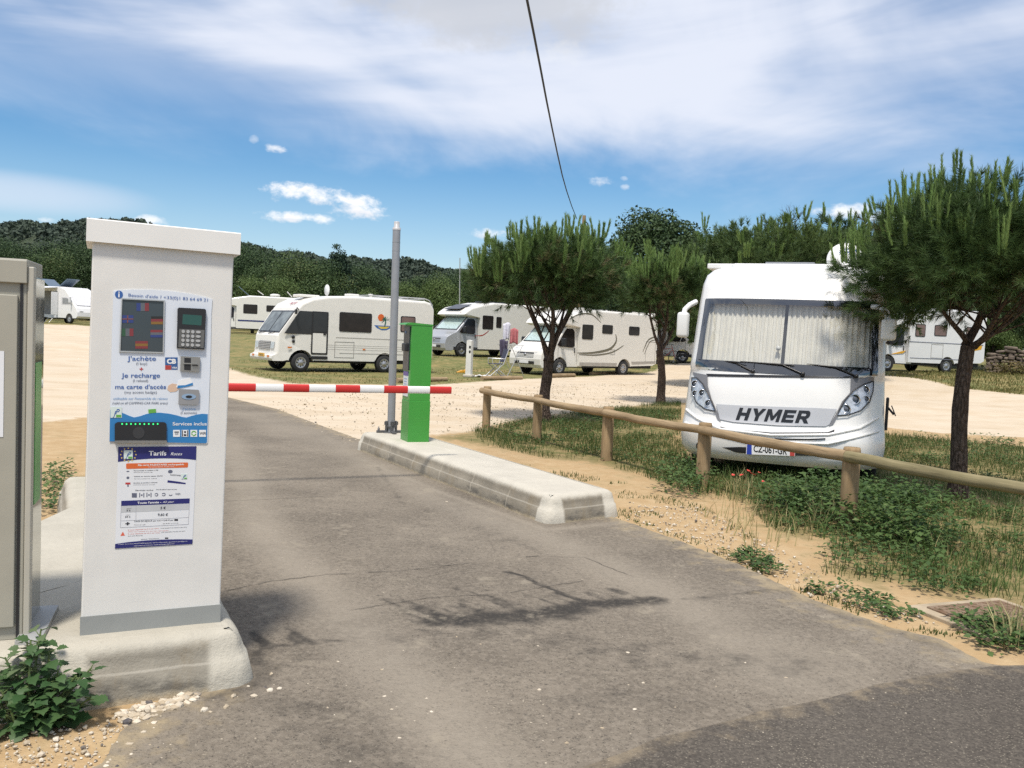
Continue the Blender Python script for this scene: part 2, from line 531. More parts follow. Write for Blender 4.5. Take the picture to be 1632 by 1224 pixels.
# soil showing between the weeds
weed = t.mix(t.ramp(nm, .35, .65), (.115, .12, .04), (.27, .205, .10))
gm = t.ramp(t.math('ADD', grn, t.math('MULTIPLY', t.math('SUBTRACT', nm, .5), 1.6)), -.15, .25)
c = t.mix(gm, sand, weed)
c = t.mix(fa, c, dry)
lm = t.ramp(t.math('ADD', lot, t.math('ADD', t.math('MULTIPLY', t.math('SUBTRACT', nm, .5), .9), t.math('MULTIPLY', t.math('SUBTRACT', nf_, .5), .5))), -.10, .16)
c = t.mix(lm, c, grav)
c = t.mix(t.math('MULTIPLY', grain, .14), c, (.20, .16, .10))
t.link(c, p.inputs['Base Color'])
p.inputs['Roughness'].default_value = .95; p.inputs['Specular IOR Level'].default_value = .15
t.link(t.bump(t.math('ADD', t.math('MULTIPLY', nf_, .6), t.math('MULTIPLY', nm, 1.5)), .45, .02), p.inputs['Normal'])
me = np_mesh('ground', V, F, m_ground, attr={'lot': ('POINT', lot_s.ravel()), 'green': ('POINT', gr_s.ravel()), 'farland': ('POINT', far.ravel())}, smooth=True)
tagged(obj_from(me, 'ground'), kind='structure')

# ------------------------------------------------------------------ asphalt
ROAD = gp([(365, 634), (440, 652), (510, 678), (570, 700)]) + gp([(640, 712), (900, 800), (986, 828), (1080, 862), (1190, 906), (1290, 955), (1420, 1002), (1500, 1020), (1562, 1056), (1640, 1072), (1900, 1110)]) + [(4.2, 1.2), (4.5, -4), (-2.5, -4), (-1.9, 1.6)] + gp([(165, 1218), (190, 1170), (235, 1132), (300, 1105)]) + [(-1.55, 3.6), (-4.3, 9.4), (-5.9, 12.4)] + gp([(250, 628)])
def polyd(PX, PY, pts):
    d = np.full(PX.shape, 1e9)
    P = np.array(pts)
    for i in range(len(P) - 1):
        a, b = P[i], P[i + 1]; e = b - a; L = max(e @ e, 1e-9)
        tt = np.clip(((PX - a[0]) * e[0] + (PY - a[1]) * e[1]) / L, 0, 1)
        d = np.minimum(d, np.hypot(PX - a[0] - tt * e[0], PY - a[1] - tt * e[1]))
    return d
def dist_attr(PX, PY, lines, warp=0.0):
    v = np.zeros(PX.shape)
    if warp:
        from mathutils import noise as mn
        q = [mn.turbulence_vector(Vector((a * 5, b_ * 5, 3.3)), 3, False) for a, b_ in zip(PX, PY)]
        PX = PX + np.array([c[0] for c in q]) * warp; PY = PY + np.array([c[1] for c in q]) * warp
    for pts, wd, amt in lines:
        d = polyd(PX, PY, gp(pts))
        v = np.maximum(v, amt * np.clip(1.25 - d / wd, 0, 1))
    return v
SPILL = [([(1022, 965), (994, 956)], .016, .64), ([(740, 985), (713, 974)], .020, .75), ([(797, 983), (722, 953)], .022, .69), ([(840, 981), (772, 958)], .019, .67), ([(809, 984), (776, 973)], .017, .55), ([(710, 987), (660, 970)], .022, .72), ([(712, 993), (647, 968)], .019, .73), ([(781, 987), (708, 965)], .020, .69), ([(901, 970), (863, 956)], .022, .66), ([(904, 971), (834, 948)], .022, .69), ([(834, 976), (793, 960)], .016, .74), ([(747, 990), (706, 973)], .022, .72), ([(847, 978), (792, 961)], .017, .70), ([(844, 981), (788, 964)], .019, .55), ([(1003, 960), (940, 942)], .024, .56), ([(749, 984), (680, 964)], .022, .59), ([(981, 963), (946, 948)], .020, .56), ([(662, 993), (625, 982)], .015, .57), ([(650, 997), (624, 989)], .016, .60), ([(849, 973), (794, 952)], .017, .59), ([(1028, 956), (956, 930)], .015, .64), ([(774, 980), (727, 962)], .014, .63), ([(942, 971), (881, 950)], .017, .57), ([(904, 970), (874, 960)], .016, .71), ([(873, 974), (823, 958)], .019, .63), ([(744, 990), (687, 968)], .016, .56),
         ([(690, 992), (760, 988), (850, 978), (930, 966), (1050, 958)], .10, 1), ([(720, 990), (850, 984), (920, 972)], .16, .9), ([(800, 912), (830, 920), (870, 936), (935, 962)], .035, 1), ([(930, 958), (885, 946)], .03, .75),
         ([(640, 958), (690, 978), (700, 990)], .04, .75), ([(612, 955), (660, 985)], .035, .7), ([(725, 938), (790, 955), (830, 972)], .028, .75), ([(935, 945), (965, 960)], .035, .8), ([(965, 938), (1020, 956)], .028, .75), ([(1000, 950), (1050, 960)], .025, .7), ([(690, 962), (760, 975)], .03, .7), ([(665, 968), (720, 985)], .03, .7), ([(770, 955), (820, 968)], .03, .65), ([(760, 938), (850, 955)], .02, .6), ([(870, 950), (905, 960)], .03, .65),
         ([(405, 1040), (430, 1032), (500, 1027), (560, 1020)], .04, .7), ([(400, 1010), (432, 1032)], .035, .85), ([(462, 1003), (478, 1027)], .04, .85), ([(470, 1008), (505, 1024)], .03, .7), ([(405, 1045), (415, 1090), (330, 1115)], .07, .7),
         ([(1100, 957), (1190, 947), (1250, 940)], .06, .62), ([(1260, 945), (1350, 985), (1500, 1030)], .13, .55), ([(420, 1070), (500, 1050)], .12, .4), ([(590, 722), (640, 745)], .05, .55), ([(400, 775), (520, 790)], .02, .5), ([(365, 890), (420, 905), (470, 935)], .22, .28), ([(600, 745), (640, 802)], .05, .45), ([(760, 842), (860, 880)], .12, .35),
         ([(850, 1010), (1000, 1040), (1150, 1050), (1300, 1070)], .30, .42), ([(620, 1020), (800, 1010)], .14, .42), ([(420, 1120), (560, 1170), (600, 1224)], .30, .38), ([(900, 1120), (1050, 1110)], .16, .38)]
CRACK = [([(340, 950), (420, 930), (520, 918), (640, 912), (760, 898), (860, 888)], .007, 1), ([(560, 975), (680, 955), (800, 948), (930, 928)], .006, .8), ([(860, 888), (930, 890), (1010, 922)], .005, .6), ([(360, 800), (470, 795), (560, 790)], .006, .6)]
DUST = [([(365, 700), (420, 850), (560, 1000), (700, 1140), (760, 1224)], .22, .9), ([(520, 700), (700, 800), (900, 870), (1080, 960), (1250, 1080)], .24, .75), ([(1080, 960), (1300, 1060)], .3, .5), ([(570, 730), (700, 785), (870, 846), (990, 834)], .06, 1), ([(400, 660), (560, 715)], .5, .6)]
pts, tris = fill_poly(ROAD, .045, 0.008)
PA = np.array(pts)
near = PA[:, 1] < 14
stain = dist_attr(PA[:, 0], PA[:, 1], SPILL, .028); crack = dist_attr(PA[:, 0], PA[:, 1], CRACK); dust = dist_attr(PA[:, 0], PA[:, 1], DUST)
edge_d = np.clip(sdf(PA[:, 0], PA[:, 1], ROAD), -1, 1)
def asphalt(name, base, worn, tracks=True):
    m, t, p = new_mat(name)
    co = t.coord('Object')
    n_s = t.noise(co, 95, 2, .7); n_m = t.noise(co, 7, 6, .65); n_b = t.noise(co, 1.1, 5, .6)
    c = t.mix(t.ramp(n_b, .3, .7), base, worn)
    c = t.mix(t.ramp(n_m, .4, .75, 0, .45), c, tuple(x * .72 for x in base))
    st = t.ramp(t.voro(co, 75), .05, .36)
    c = t.mix(t.math('MULTIPLY', t.math('SUBTRACT', 1.0, st), t.ramp(n_m, .4, .62, .3, .95)), c, (.36, .32, .25))
    c = t.mix(t.ramp(n_s, .54, .70, 0, .75), c, (.032, .029, .026))
    c = t.mix(t.ramp(t.noise(co, 34 if tracks else 60, 3, .7), .42, .68, 0, .42 if tracks else .22), c, (.29, .25, .2))
    c = t.mix(t.ramp(t.noise(co, 27 if tracks else 48, 3, .75), .55, .72, 0, .5), c, (.07, .064, .057) if tracks else (.035, .03, .026))
    sp = t.voro(co, 17)
    c = t.mix(t.math('MULTIPLY', t.ramp(sp, .03, .085, 1, 0), t.ramp(n_b, .42, .55)), c, (.55, .48, .37))
    if not tracks:
        sandy = t.ramp(t.math('SUBTRACT', t.math('ADD', .10, t.math('MULTIPLY', t.math('SUBTRACT', n_m, .5), .7)), t.attr('edge')), .0, .2, 0, .75)
        c = t.mix(sandy, c, (.26, .21, .145))
    if tracks:
        d = t.math('MULTIPLY', t.attr('dust'), t.ramp(n_m, .25, .75, .45, 1))
        c = t.mix(t.math('MULTIPLY', d, .72), c, (.30, .262, .21))
        sa = t.ramp(t.math('ADD', t.attr('stain'), t.math('MULTIPLY', t.math('SUBTRACT', n_m, .5), 1.1)), .22, .95, 0, .95)
        sa = t.math('MULTIPLY', sa, t.ramp(t.noise(co, 38, 3, .7), .25, .55, .6, 1))
        c = t.mix(sa, c, (.036, .033, .030))
        sandy = t.ramp(t.math('SUBTRACT', t.math('ADD', .26, t.math('MULTIPLY', t.math('SUBTRACT', n_m, .5), 1.5)), t.attr('edge')), .0, .45, 0, .85)
        c = t.mix(sandy, c, (.33, .265, .17))
        pa = t.ramp(t.noise(co, 3.1, 6, .7), .58, .68, 0, .5)
        c = t.mix(pa, c, (.30, .26, .2))
    t.link(c, p.inputs['Base Color'])
    p.inputs['Roughness'].default_value = .92; p.inputs['Specular IOR Level'].default_value = .2
    t.link(t.bump(t.math('ADD', n_s, t.math('MULTIPLY', st, .6)), .7, .006), p.inputs['Normal'])
    return m
m_road = asphalt('worn_asphalt', (.142, .121, .096), (.222, .190, .150))
me = np_mesh('road', np.c_[PA, np.full(len(PA), .006)], np.array([f for f in tris if len(f) == 3]), m_road,
             attr={'stain': ('POINT', stain), 'dust': ('POINT', dust), 'edge': ('POINT', edge_d)}, smooth=True)
tagged(obj_from(me, 'road'), kind='structure')
# thin cracks and old joints in the surface
def ribbon(mb, pts, wd, z):
    P = [Vector((q[0], q[1], 0)) for q in pts]
    Q = []
    for i in range(len(P) - 1):
        k = max(2, int((P[i + 1] - P[i]).length / .05))
        Q += [P[i].lerp(P[i + 1], j / k) for j in range(k)]
    Q.append(P[-1])
    vs = []
    for i, q in enumerate(Q):
        tt = (Q[min(i + 1, len(Q) - 1)] - Q[max(i - 1, 0)]).normalized()
        s = Vector((-tt.y, tt.x, 0))
        q = q + s * rnd.uniform(-.008, .008); ww = wd * rnd.uniform(.25, 1.2)
        vs += [q + s * ww + Vector((0, 0, z)), q - s * ww + Vector((0, 0, z))]
    mb.add(vs, [(2 * i, 2 * i + 1, 2 * i + 3, 2 * i + 2) for i in range(len(Q) - 1) if math.sin(i * .31) + math.sin(i * .13 + 1) > -.9])
cr = MB()
for pts_, wd, amt in CRACK: ribbon(cr, gp(pts_), wd * .45, .010)
tagged(cr.build('road_cracks', mat('crack_dark', (.06, .053, .045), .95), None, fix=False), kind='structure')
DARK = gp([(2000, 1020), (1760, 1050), (1632, 1062), (1520, 1073), (1400, 1096), (1250, 1132), (1100, 1168), (1010, 1198), (930, 1226)]) + [(.15, 2.3), (-1.2, .8), (-3, -4), (6, -4), (7, 2)]
pts, tris = fill_poly(DARK, .12, .014)
pts = np.array(pts)
me = np_mesh('road_resurfaced', np.c_[pts, np.full(len(pts), .012)], np.array([f for f in tris if len(f) == 3]), asphalt('dark_asphalt', (.072, .062, .052), (.095, .083, .070), False), attr={'edge': ('POINT', np.clip(sdf(pts[:, 0], pts[:, 1], DARK), -1, 1))}, smooth=True)
tagged(obj_from(me, 'road_resurfaced'), kind='structure')
# ------------------------------------------------------------------ concrete islands
def zray(px, py, z):
    d = ray(px, py); return EYE + d * ((z - EYE.z) / d.z)
WHITEP = mat('white_powder_coat', (.68, .665, .63), .42, var=.03, bump=.12, bscale=400)
def concrete(name, light, blockc, jl, seed):
    m, t, p = new_mat(name)
    co = t.coord('Object'); x = t.sep(co)
    n1 = t.noise(co, 3.0, 7, .65); n2 = t.noise(co, 22, 5, .65); n3 = t.noise(co, 120, 3, .6)
    top = t.mix(t.ramp(n1, .3, .7), light, tuple(q * .86 for q in light))
    top = t.mix(t.ramp(n2, .55, .75, 0, .4), top, tuple(q * .7 for q in light))
    side = t.mix(t.ramp(n1, .32, .68), blockc, tuple(q * .72 for q in blockc))
    dk = t.ramp(t.noise(t.scalev(co, (1.1, 1.1, 4)), 2.3, 6, .7), .5, .66, 0, .75)
    low = t.ramp(t.math('ADD', x[2], t.math('MULTIPLY', n2, .05)), .05, .17, 1, .25)
    side = t.mix(t.math('MULTIPLY', dk, low), side, (.07, .066, .06))
    side = t.mix(t.ramp(t.math('ADD', x[2], t.math('MULTIPLY', n2, .05)), .03, .06, .8, 0), side, (.42, .35, .24))
    # mortar joints between the cast blocks, and the lift line
    if jl:
        fx = t.math('ABSOLUTE', t.math('SUBTRACT', t.math('FRACT', t.math('DIVIDE', x[0], jl)), .5))
        j = t.ramp(t.math('ADD', fx, t.math('MULTIPLY', n2, .02)), .488, .505)
        side = t.mix(t.math('MULTIPLY', j, .5), side, (.40, .36, .29))
    bs = t.ramp(t.noise(t.scalev(co, (1.6, 1.6, .5)), 3.1, 6, .7), .5, .68, 0, .55)
    side = t.mix(bs, side, (.20, .16, .105))
    ln = t.ramp(t.math('ABSOLUTE', t.math('SUBTRACT', x[2], t.math('ADD', .108, t.math('MULTIPLY', n2, .006)))), .002, .006, .4, 0)
    side = t.mix(ln, side, (.44, .41, .35))
    f = t.ramp(t.math('ADD', x[2], t.math('MULTIPLY', n2, .03)), .180, .222)
    # rough hand-finished corners are as pale as the top
    cn = t.ramp(t.attr('corner'), .35, .6)
    f = t.math('MAXIMUM', f, cn)
    c = t.mix(f, side, top)
    c = t.mix(t.ramp(n3, .62, .75, 0, .35), c, (.2, .18, .15))
    t.link(c, p.inputs['Base Color']); p.inputs['Roughness'].default_value = .93; p.inputs['Specular IOR Level'].default_value = .2
    t.link(t.bump(t.math('ADD', t.math('MULTIPLY', n2, 1.2), t.math('MULTIPLY', n3, .5)), .5, .012), p.inputs['Normal'])
    return m
def island(name, poly, m, label, o, rz, h=.22, cr=.11):
    """poly: world corners counter-clockwise; o, rz: local frame"""
    # rounded outline
    out = []; corner = []
    n = len(poly)
    for i in range(n):
        a, b, c = Vector(poly[i - 1]), Vector(poly[i]), Vector(poly[(i + 1) % n])
        d0 = (a - b).normalized(); d1 = (c - b).normalized()
        q0 = b + d0 * cr; q1 = b + d1 * cr
        for k in range(7):
            s = k / 6
            out.append(q0.lerp(b, s).lerp(b.lerp(q1, s), s)); corner.append(1)
        e = c + (b - c).normalized() * cr
        L = (e - q1).length; k = max(2, int(L / .045))
        for j in range(1, k):
            s = j / k
            out.append(q1.lerp(e, s)); dd = min(s, 1 - s) * L
            corner.append(max(0, 1 - dd / .14))
    N = len(out)
    nor = []
    for i in range(N):
        tt = (out[(i + 1) % N] - out[i - 1]).normalized()
        nor.append(Vector((-tt.y, tt.x)))
    lev = [(-.03, -.004), (.03, .004), (.105, .017), (.109, .026), (.16, .042), (.19, .053), (h - .014, .070), (h - .004, .088), (h, .115)]
    ca, sa = math.cos(-rz), math.sin(-rz)
    vs = []; cw = []
    from mathutils import noise as mn
    for li, (z, ins) in enumerate(lev):
        for i in range(N):
            q = out[i] + nor[i] * ins
            dsp = (mn.noise(Vector((q.x * 9, q.y * 9, z * 9))) * .008 + mn.noise(Vector((q.x * 35, q.y * 35, z * 35))) * .003) * (1 + corner[i])
            q = q + nor[i] * dsp
            lx, ly = q.x - o[0], q.y - o[1]
            vs.append((lx * ca - ly * sa, lx * sa + ly * ca, z + (dsp * .4 if li > 4 else 0))); cw.append(corner[i])
    fs = []
    for l in range(len(lev) - 1):
        for i in range(N):
            j = (i + 1) % N
            fs.append([l * N + i, l * N + j, (l + 1) * N + j, (l + 1) * N + i])
    fs.append(list(range((len(lev) - 1) * N, len(lev) * N)))
    me = bpy.data.meshes.new(name); me.from_pydata(vs, [], fs); me.materials.append(m)
    me.polygons.foreach_set('use_smooth', [True] * (len(fs) - 1) + [False])
    at = me.attributes.new('corner', 'FLOAT', 'POINT'); at.data.foreach_set('value', cw)
    me.update()
    ob = obj_from(me, name); ob.location = (o[0], o[1], 0); ob.rotation_euler = (0, 0, rz)
    return tagged(ob, label, 'kerb island')

ANG = R(26.4)
vv = Vector((math.cos(ANG), math.sin(ANG))); uu = Vector((-math.sin(ANG), math.cos(ANG)))
C0 = Vector(ground(409, 1094)[:2])
UL = Vector((-.468, .884))
def P2(a, b): return C0 + vv * a + UL * b
left_poly = [P2(0, 0), P2(0, 4.1), P2(-.72, 4.1), P2(-.72, .98), P2(-1.35, .98), P2(-1.9, .55), P2(-1.9, -.05), P2(-.8, 0)]
island('concrete_island', left_poly, concrete('concrete_pale', (.47, .44, .37), (.31, .285, .235), 0, 1), 'pale cast concrete plinth island carrying the white payment kiosk', P2(0, 0), ANG + R(90))
NL = Vector(ground(872, 838)[:2]); NR = Vector(ground(990, 823)[:2]); FL = Vector(ground(566, 716)[:2])
FR = FL + (NR - NL) * .98
island('concrete_island', [NL, NR, FR, FL], concrete('concrete_blocks', (.54, .505, .43), (.275, .245, .195), .68, 2), 'long low concrete kerb island with dark stained blocks under the green terminal', NL, math.atan2((FL - NL).y, (FL - NL).x))

# ------------------------------------------------------------------ payment kiosk
KO = zray(128, 1013, .22); KR = zray(350, 991, .22)
KW = (KR - KO).length; KA = math.atan2((KR - KO).y, (KR - KO).x)
KH = 1.60; KD = .34
kiosk = thing('payment_kiosk', 'white payment kiosk with keypad, screen and tariff poster on a concrete plinth', 'payment kiosk', KO, KA)
b = MB(); b.box((KW / 2, KD / 2, KH / 2 + .03), (KW, KD, KH - .06), bev=.006)
kb = b.build('body', WHITEP, kiosk); kb.rotation_euler = (0, R(.7), 0)
b = MB(); b.box((KW / 2, KD / 2 + .0, .03), (KW - .006, KD - .006, .062))
b.box((KW / 2, -.001, .0375), (KW + .004, .008, .075))
b.build('base_strip', mat('grey_skirting', (.27, .28, .27), .55, var=.04), kiosk)
b = MB()
cz = KH - .035; oh = .022
# sloping cap: higher at the back
prof = [(-oh, cz - .038), (-oh, cz + .046), (-oh + .004, cz + .05), (KD + .03, cz + .085), (KD + .03, cz - .03), (KD + .02, cz - .038)]
b.prism(prof, lambda a, c, d: (d, a, c), -oh, KW + oh)
cap = b.build('cap', mat('white_cap_paint', (.74, .73, .70), .38, var=.02), kiosk)
b = MB()
for i in range(7): b.mark(); b.box((-oh - .001, .03 + i * .022, cz - .012), (.003, .008, .008))
b.split('vent_hole', mat('black_plastic', (.018, .018, .02), .45), cap)
cap.rotation_euler = (0, R(.7), 0)
def kp(px, py): return on_plane(KO, KA, px, py)
def z1(x, y): return kp(120 + x / 3.307, 330 + y / 3.307)
def z2(x, y): return kp(120 + x / 2.55, 650 + y / 2.55)
def z6(x, y): return kp(170 + x / 6.44, 690 + y / 6.44)
def lay(off): return lambda a, b_: (a, -off, b_)
def quadpoly(fn, pts): return [fn(*q) for q in pts]
def sheet(name, poly, m, off, thick=.0012, parent=None):
    b = MB(); b.prism(poly, lambda a, c, d: (a, -d, c), off - thick, off); return b.build(name, m, parent)
PANEL = mat('panel_print', (.66, .70, .76), .3, var=.01)
BLUE = mat('panel_blue', (.03, .19, .44), .3, var=.02)
TXTB = mat('text_blue', (.035, .11, .34), .4, var=0)
TXTL = mat('text_light_blue', (.16, .32, .56), .4, var=0)
TXTD = mat('text_dark', (.03, .03, .04), .5, var=0)
WHT = mat('print_white', (.78, .78, .78), .4, var=0)
BLACKP = MATS['black_plastic']
panel = sheet('info_panel', quadpoly(z1, [(180, 1235), (185, 1000), (192, 700), (200, 446), (203, 441), (300, 435), (400, 436), (500, 443), (600, 457), (680, 474), (722, 487), (717, 560), (712, 800), (703, 1050), (697, 1242), (690, 1246)]), PANEL, .0035, .003, kiosk)
b = MB()
wave = [(180, 1234), (183, 1070), (215, 1078), (250, 1085), (285, 1100), (310, 1108), (340, 1102), (375, 1090), (410, 1084), (445, 1083), (490, 1088), (530, 1096), (560, 1105), (585, 1109), (610, 1101), (640, 1093), (670, 1089), (698, 1091), (693, 1240), (686, 1244)]
b.prism(quadpoly(z1, wave), lambda a, c, d: (a, -d, c), .0035, .0043); b.build('blue_wave', BLUE, panel)
def disc(fn, cx, cy, r, off, th, ry=None, n=24):
    c0 = fn(cx, cy); c1 = fn(cx + r, cy); c2 = fn(cx, cy + (ry or r))
    rx = abs(c1[0] - c0[0]); rz_ = abs(c2[1] - c0[1])
    return [(c0[0] + rx * math.cos(6.2832 * k / n), c0[1] + rz_ * math.sin(6.2832 * k / n)) for k in range(n)]
b = MB(); b.prism(disc(z1, 230, 461, 21, 0, 0), lambda a, c, d: (a, -d, c), .0035, .0046); ic = b.build('info_symbol', TXTB, panel)
b = MB(); f = lay(.0050); c0 = z1(230, 461)
b.prism([(c0[0] - .0022, c0[1] - .011), (c0[0] + .0022, c0[1] - .011), (c0[0] + .0022, c0[1] + .004), (c0[0] - .0022, c0[1] + .004)], lambda a, c, d: (a, -d, c), .0046, .0052)
b.prism([(c0[0] - .0022, c0[1] + .007), (c0[0] + .0022, c0[1] + .007), (c0[0] + .0022, c0[1] + .011), (c0[0] - .0022, c0[1] + .011)], lambda a, c, d: (a, -d, c), .0046, .0052); b.build('letter', WHT, ic)
def wr(b, fn, body, xa, xb, y, hpx, off, y2=None, **k):
    b.mark()
    a0, b0 = fn(xa, y); a1, b1 = fn(xb, y if y2 is None else y2)
    hh = abs(fn(xa, y + hpx)[1] - b0)
    write(b, body, a0, a1, (b0 + b1) / 2, hh, lay(off), rotate=math.atan2(b1 - b0, a1 - a0), **k)
b = MB()
wr(b, z1, "Besoin d'aide ? +33(0)1 83 64 69 21", 280, 698, 463, 17, .0048, 490)
wr(b, z1, "J'achète", 274, 425, 797, 24, .0048, bold=.012)
wr(b, z1, "Je recharge", 243, 446, 886, 24, .0048, bold=.012)
wr(b, z1, "ma carte d'accès", 210, 478, 946, 23, .0048, bold=.012)
b.split('lettering', TXTB, panel)
b = MB()
wr(b, z1, "(I buy)", 321, 378, 824, 14, .0048); wr(b, z1, "(I reload)", 304, 383, 914, 14, .0048); wr(b, z1, "(my access badge)", 259, 429, 975, 14, .0048)
wr(b, z1, "(valid on all CAMPING-CAR PARK areas)", 196, 486, 1032, 13, .0048, shear=.25)
wr(b, z1, "(I activate)", 555, 640, 1083, 13, .0048)
b.split('lettering', mat('text_grey', (.10, .12, .17), .5, var=0), panel)
b = MB()
wr(b, z1, "utilisable sur l'ensemble du réseau", 200, 486, 1008, 13, .0048, shear=.25); wr(b, z1, "J'active", 563, 634, 1063, 14, .0048)
b.split('lettering', TXTL, panel)
b = MB(); wr(b, z1, "Services inclus", 513, 692, 1141, 18, .0052, bold=.012); b.split('lettering', WHT, panel)
b = MB(); wr(b, z1, "+", 338, 358, 853, 22, .0048, bold=.03); b.build('plus_sign', mat('print_red', (.45, .04, .04), .5), panel, fix=False)
# service pictograms
def rectp(fn, x0, y0, x1, y1): return quadpoly(fn, [(x0, y1), (x1, y1), (x1, y0), (x0, y0)])
PR = lambda a, c, d: (a, -d, c)
ib = MB(); id_ = MB()
for cx in (533, 578, 624, 670):
    ib.mark(); ib.prism(rectp(z1, cx - 18, 1174, cx + 18, 1210), PR, .004, .0052)
id_.mark(); id_.prism(rectp(z1, 522, 1182, 545, 1188), PR, .005, .0056); id_.prism(rectp(z1, 524, 1192, 543, 1194), PR, .005, .0056); id_.prism(rectp(z1, 524, 1198, 543, 1200), PR, .005, .0056)
id_.mark(); id_.prism(rectp(z1, 562, 1176, 567, 1208), PR, .005, .0056); id_.prism(rectp(z1, 589, 1176, 594, 1208), PR, .005, .0056); id_.prism(rectp(z1, 573, 1180, 583, 1190), PR, .005, .0056); id_.prism(rectp(z1, 571, 1196, 585, 1206), PR, .005, .0056)
wr(id_, z1, "WiFi", 654, 687, 1192, 16, .0056, bold=.02)
ib.split('service_symbol', WHT, panel)
id_.split('service_symbol', TXTD, panel)
b = MB()
for a0, a1 in ((.25, 1.9), (2.2, 3.1), (3.4, 6.0)):
    r0, r1 = 8, 14
    ks = [a0 + (a1 - a0) * i / 7 for i in range(8)]
    b.prism(quadpoly(z1, [(624 + r1 * math.cos(k), 1192 + r1 * math.sin(k)) for k in ks] + [(624 + r0 * math.cos(k), 1192 + r0 * math.sin(k)) for k in ks[::-1]]), PR, .005, .0057)
b.build('service_symbol', mat('print_green', (.12, .36, .06), .5), panel)
# screen
sc_ = MB(); fr = quadpoly(z1, [(231, 764), (466, 771), (472, 491), (243, 479)])
inn = quadpoly(z1, [(238, 757), (460, 764), (465, 497), (248, 486)])
for i in range(4):
    j = (i + 1) % 4
    sc_.prism([fr[i], fr[j], inn[j], inn[i]], PR, .003, .0085)
screen = sheet('screen', inn, mat('screen_glass', (.045, .062, .075), .12, var=.05), .0045, .0015, panel)
sc_.build('screen_frame', mat('steel_frame', (.55, .56, .56), .35, metal=.7), screen)
FC = {'b': (.03, .05, .19), 'w': (.11, .12, .14), 'r': (.20, .035, .045), 'k': (.02, .02, .02), 'y': (.22, .12, .03), 'g': (.03, .09, .05)}
FN = {'b': 'blue', 'w': 'white', 'r': 'red', 'k': 'black', 'y': 'yellow', 'g': 'green'}
FM = [mat('flag_' + FN[k], FC[k], .2, var=0) for k in FC]; FI = {k: i for i, k in enumerate(FC)}
def flag(cx, cy, ww, hh, bands, vert, extra=()):
    mb = MB(); n = len(bands)
    for i, colr in enumerate(bands):
        q = (cx - ww / 2 + ww * i / n, cy - hh / 2, cx - ww / 2 + ww * (i + 1) / n, cy + hh / 2) if vert else (cx - ww / 2, cy - hh / 2 + hh * i / n, cx + ww / 2, cy - hh / 2 + hh * (i + 1) / n)
        mb.prism(rectp(z1, *q), PR, .0046, .0052, FI[colr])
    for colr, q, d in extra: mb.prism(rectp(z1, *q), PR, .0050, .0052 + d, FI[colr])
    mb.build('flag', FM, screen)
flag(355, 527, 66, 42, 'bwr', True); flag(430, 597, 62, 42, 'kry', False); flag(275, 660, 62, 40, 'gwr', True); flag(428, 667, 64, 40, 'rwb', False); flag(349, 726, 66, 40, 'ryr', False)
flag(276, 590, 60, 40, 'b', True, (('w', (246, 586, 306, 594), .0003), ('w', (272, 570, 280, 610), .0003), ('r', (246, 588, 306, 592), .0006), ('r', (274, 570, 278, 610), .0006)))
# keypad terminal
kq = quadpoly(z1, [(534, 743), (679, 750), (687, 543), (680, 537), (545, 530), (538, 536)])
b = MB(); b.prism(kq, PR, .003, .016); kpad = b.build('card_terminal', BLACKP, panel)
b = MB(); b.prism(quadpoly(z1, [(562, 617), (662, 624), (665, 572), (565, 565)]), PR, .0155, .0165); b.build('display', mat('lcd_green', (.02, .085, .075), .15), kpad)
b = MB(); b.prism(quadpoly(z1, [(541, 738), (674, 743), (679, 648), (546, 642)]), PR, .0155, .0168); b.build('key_plate', mat('grey_plate', (.12, .12, .115), .4), kpad)
b = MB()
for r_ in range(4):
    for c_ in range(4):
        cx = (567, 592, 617, 646)[c_] - r_ * .8; cy = 655 + r_ * 23 + c_ * 1.2
        b.mark(); b.prism(disc(z1, cx, cy, 9 if c_ < 3 else 13, 0, 0, 9 if c_ < 3 else 7, 12), PR, .0165, .0195)
b.split('key', mat('key_metal', (.5, .5, .5), .3, metal=.5), kpad)
# bank cards sticker, card reader, badge reader
b = MB(); b.prism(rectp(z1, 473, 792, 539, 833), PR, .003, .0042); st = b.build('card_sticker', mat('cb_blue', (.03, .10, .28), .4), panel)
b = MB(); wr(b, z1, "CB", 482, 531, 812, 24, .0048, bold=.05); wr(b, z1, "VISA", 508, 537, 846, 9, .0048, bold=.03); b.split('lettering', WHT, st)
b = MB(); b.prism(rectp(z1, 473, 834, 505, 857), PR, .003, .0042); b.build('card_mark', mat('card_red', (.4, .05, .04), .4), st)
b = MB(); b.prism(rectp(z1, 506, 834, 539, 857), PR, .003, .0042); b.build('card_mark', mat('cb_blue', (.03, .10, .28), .4), st)
STEEL = mat('brushed_steel', (.36, .35, .33), .38, metal=.8, var=.08)
b = MB()
b.prism(quadpoly(z1, [(552, 862), (653, 868), (656, 791), (555, 785)]), PR, .003, .014)
b.prism(quadpoly(z1, [(566, 826), (640, 828), (640, 822), (566, 820)]), PR, .014, .018)
cardr = b.build('card_reader', STEEL, panel)
b = MB(); b.prism(quadpoly(z1, [(572, 858), (607, 860), (608, 795), (573, 793)]), PR, .0138, .0146); b.prism(quadpoly(z1, [(616, 836), (645, 837), (645, 831), (616, 830)]), PR, .0138, .0186); b.build('card_slot', BLACKP, cardr)
b = MB(); b.prism(quadpoly(z1, [(543, 1034), (548, 1038), (644, 1041), (649, 1036), (651, 966), (646, 962), (549, 958), (545, 962)]), PR, .003, .013); br = b.build('badge_reader', mat('reader_grey', (.26, .26, .265), .4), panel)
